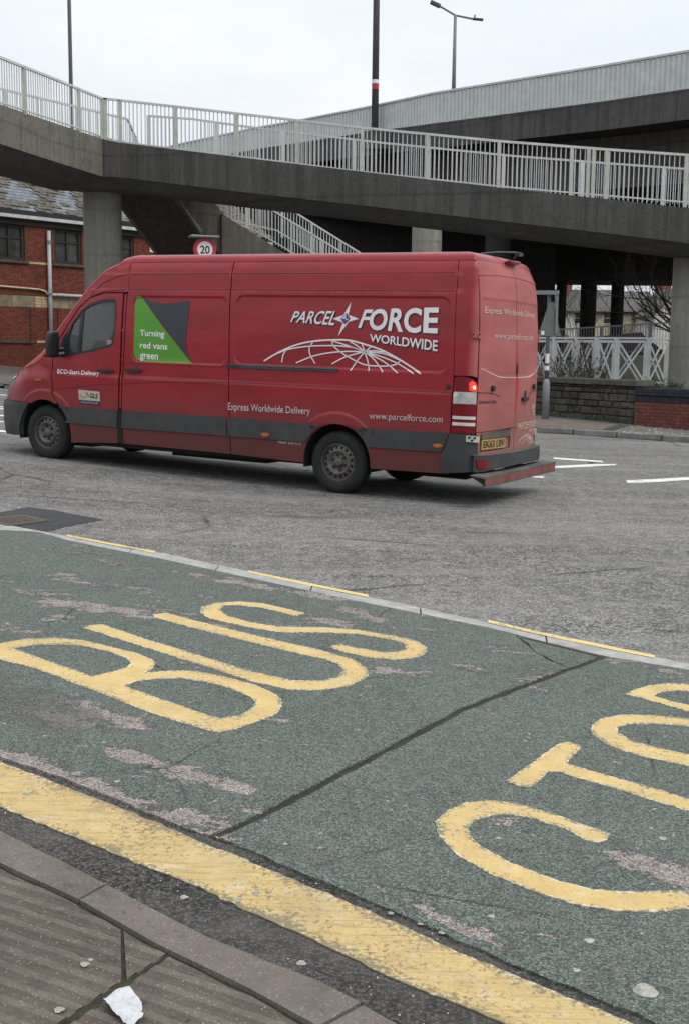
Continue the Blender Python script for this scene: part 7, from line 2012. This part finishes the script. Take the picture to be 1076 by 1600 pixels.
# ---- wheels
def lathe(mb, prof, n, cx, cz, side, close=False, mi=0):
    base = len(mb.v)
    for (y, r) in prof:
        for k in range(n): t = 2 * math.pi * k / n; mb.v.append(Vector((cx + r * math.cos(t), side * y, cz + r * math.sin(t))))
    for i in range(len(prof) - 1):
        for k in range(n):
            k2 = (k + 1) % n; f = (base + i * n + k, base + i * n + k2, base + (i + 1) * n + k2, base + (i + 1) * n + k)
            mb.f.append(f if side > 0 else f[::-1]); mb.m.append(mi)
def wheel(cx, cz, side, r=.348):
    yo = .955
    w = MB(); c0 = r / .348
    lathe(w, [(yo - .03, .205), (yo - .008, .215), (yo, .25), (yo + .004, .285), (yo - .004, .318), (yo - .025, .337), (yo - .05, r - .001), (yo - .085, r), (yo - .11, r - .006), (yo - .13, r), (yo - .16, r - .001), (yo - .19, .335), (yo - .215, .31), (yo - .225, .25), (yo - .20, .205)], 56, cx, cz, side)
    t = w.build('wheel', V_TYRE, van, smooth=True, local=True)
    w = MB()                                                      # tread blocks
    for k in range(56):
        a = 2 * math.pi * k / 56; e = Vector((math.cos(a), 0, math.sin(a))); tt = Vector((-math.sin(a), 0, math.cos(a)))
        for yy, ww in ((yo - .055, .016), (yo - .108, .017), (yo - .165, .016)):
            w.box(Vector((cx, side * yy, cz)) + e * (r + .001), tt * .014, Vector((0, ww, 0)), e * .004)
    w.build('tread', V_TYRE, t, local=True)['kind'] = 'stuff'
    w = MB()
    lathe(w, [(yo - .028, .214), (yo - .012, .212), (yo - .010, .205), (yo - .022, .200), (yo - .045, .193)], 48, cx, cz, side)
    # disc ring with round vent holes
    n = 16; seg = 6; vs = []; fs = []
    r0, r1 = .140, .193
    ym = lambda rr: yo - .045 + (.193 - rr) * (.30) 
    hr = .0165; rm_ = .166
    for k in range(n):
        ac = 2 * math.pi * (k + .5) / n; hw = math.pi / n
        outerp = []
        for q in range(5): a = ac - hw + 2 * hw * q / 4; outerp.append((a, r1))
        for q in range(5): a = ac + hw - 2 * hw * q / 4; outerp.append((a, r0))
        hp_ = []
        for q in range(10):
            th = math.pi * .0 + 2 * math.pi * q / 10; hp_.append(th)
        O_ = [Vector((math.cos(a) * rr, math.sin(a) * rr)) for a, rr in outerp]; cc = Vector((math.cos(ac) * rm_, math.sin(ac) * rm_))
        O_.sort(key=lambda v: math.atan2((v - cc).y, (v - cc).x)); H_ = [cc + (v - cc).normalized() * hr for v in O_]
        b0_ = len(vs); m10 = len(O_)
        for v in O_: vs.append(Vector((cx + v.x, side * ym(v.length), cz + v.y)))
        for v in H_: vs.append(Vector((cx + v.x, side * ym(v.length), cz + v.y)))
        for v in H_: vs.append(Vector((cx + v.x, side * (ym(v.length) - .02), cz + v.y)))
        for i in range(m10):
            j = (i + 1) % m10; f1_, f2_ = (b0_ + i, b0_ + j, b0_ + m10 + j, b0_ + m10 + i), (b0_ + m10 + i, b0_ + m10 + j, b0_ + 2 * m10 + j, b0_ + 2 * m10 + i)
            fs += [f1_, f2_]
    w.add(vs, fs)
    w.build('rim', V_RIM, t, local=True)
    w = MB(); lathe(w, [(yo - .10, .20), (yo - .10, .0)], 32, cx, cz, side); w.build('brake_disc', V_INNER, t, local=True)
    w = MB(); lathe(w, [(yo - .032, .142), (yo - .012, .140), (yo - .008, .128), (yo - .020, .118), (yo - .040, .10), (yo - .042, .06), (yo - .034, .055), (yo - .012, .048), (yo - .006, .036), (yo - .008, .0001)], 40, cx, cz, side); w.build('hub', V_RIM, t, smooth=True, local=True)
    w = MB()
    for k in range(6):
        a = R(60 * k + 20); c = Vector((cx + .082 * math.cos(a), 0, cz + .082 * math.sin(a)))
        w.tube([c + Vector((0, side * (yo - .045), 0)), c + Vector((0, side * (yo - .018), 0))], .012, 6)
    w.build('wheel_nuts', V_UNDER, t, local=True)
for sd in (1, -1):
    wheel(0.012, .350, sd); wheel(4.318, .415, sd, .350)
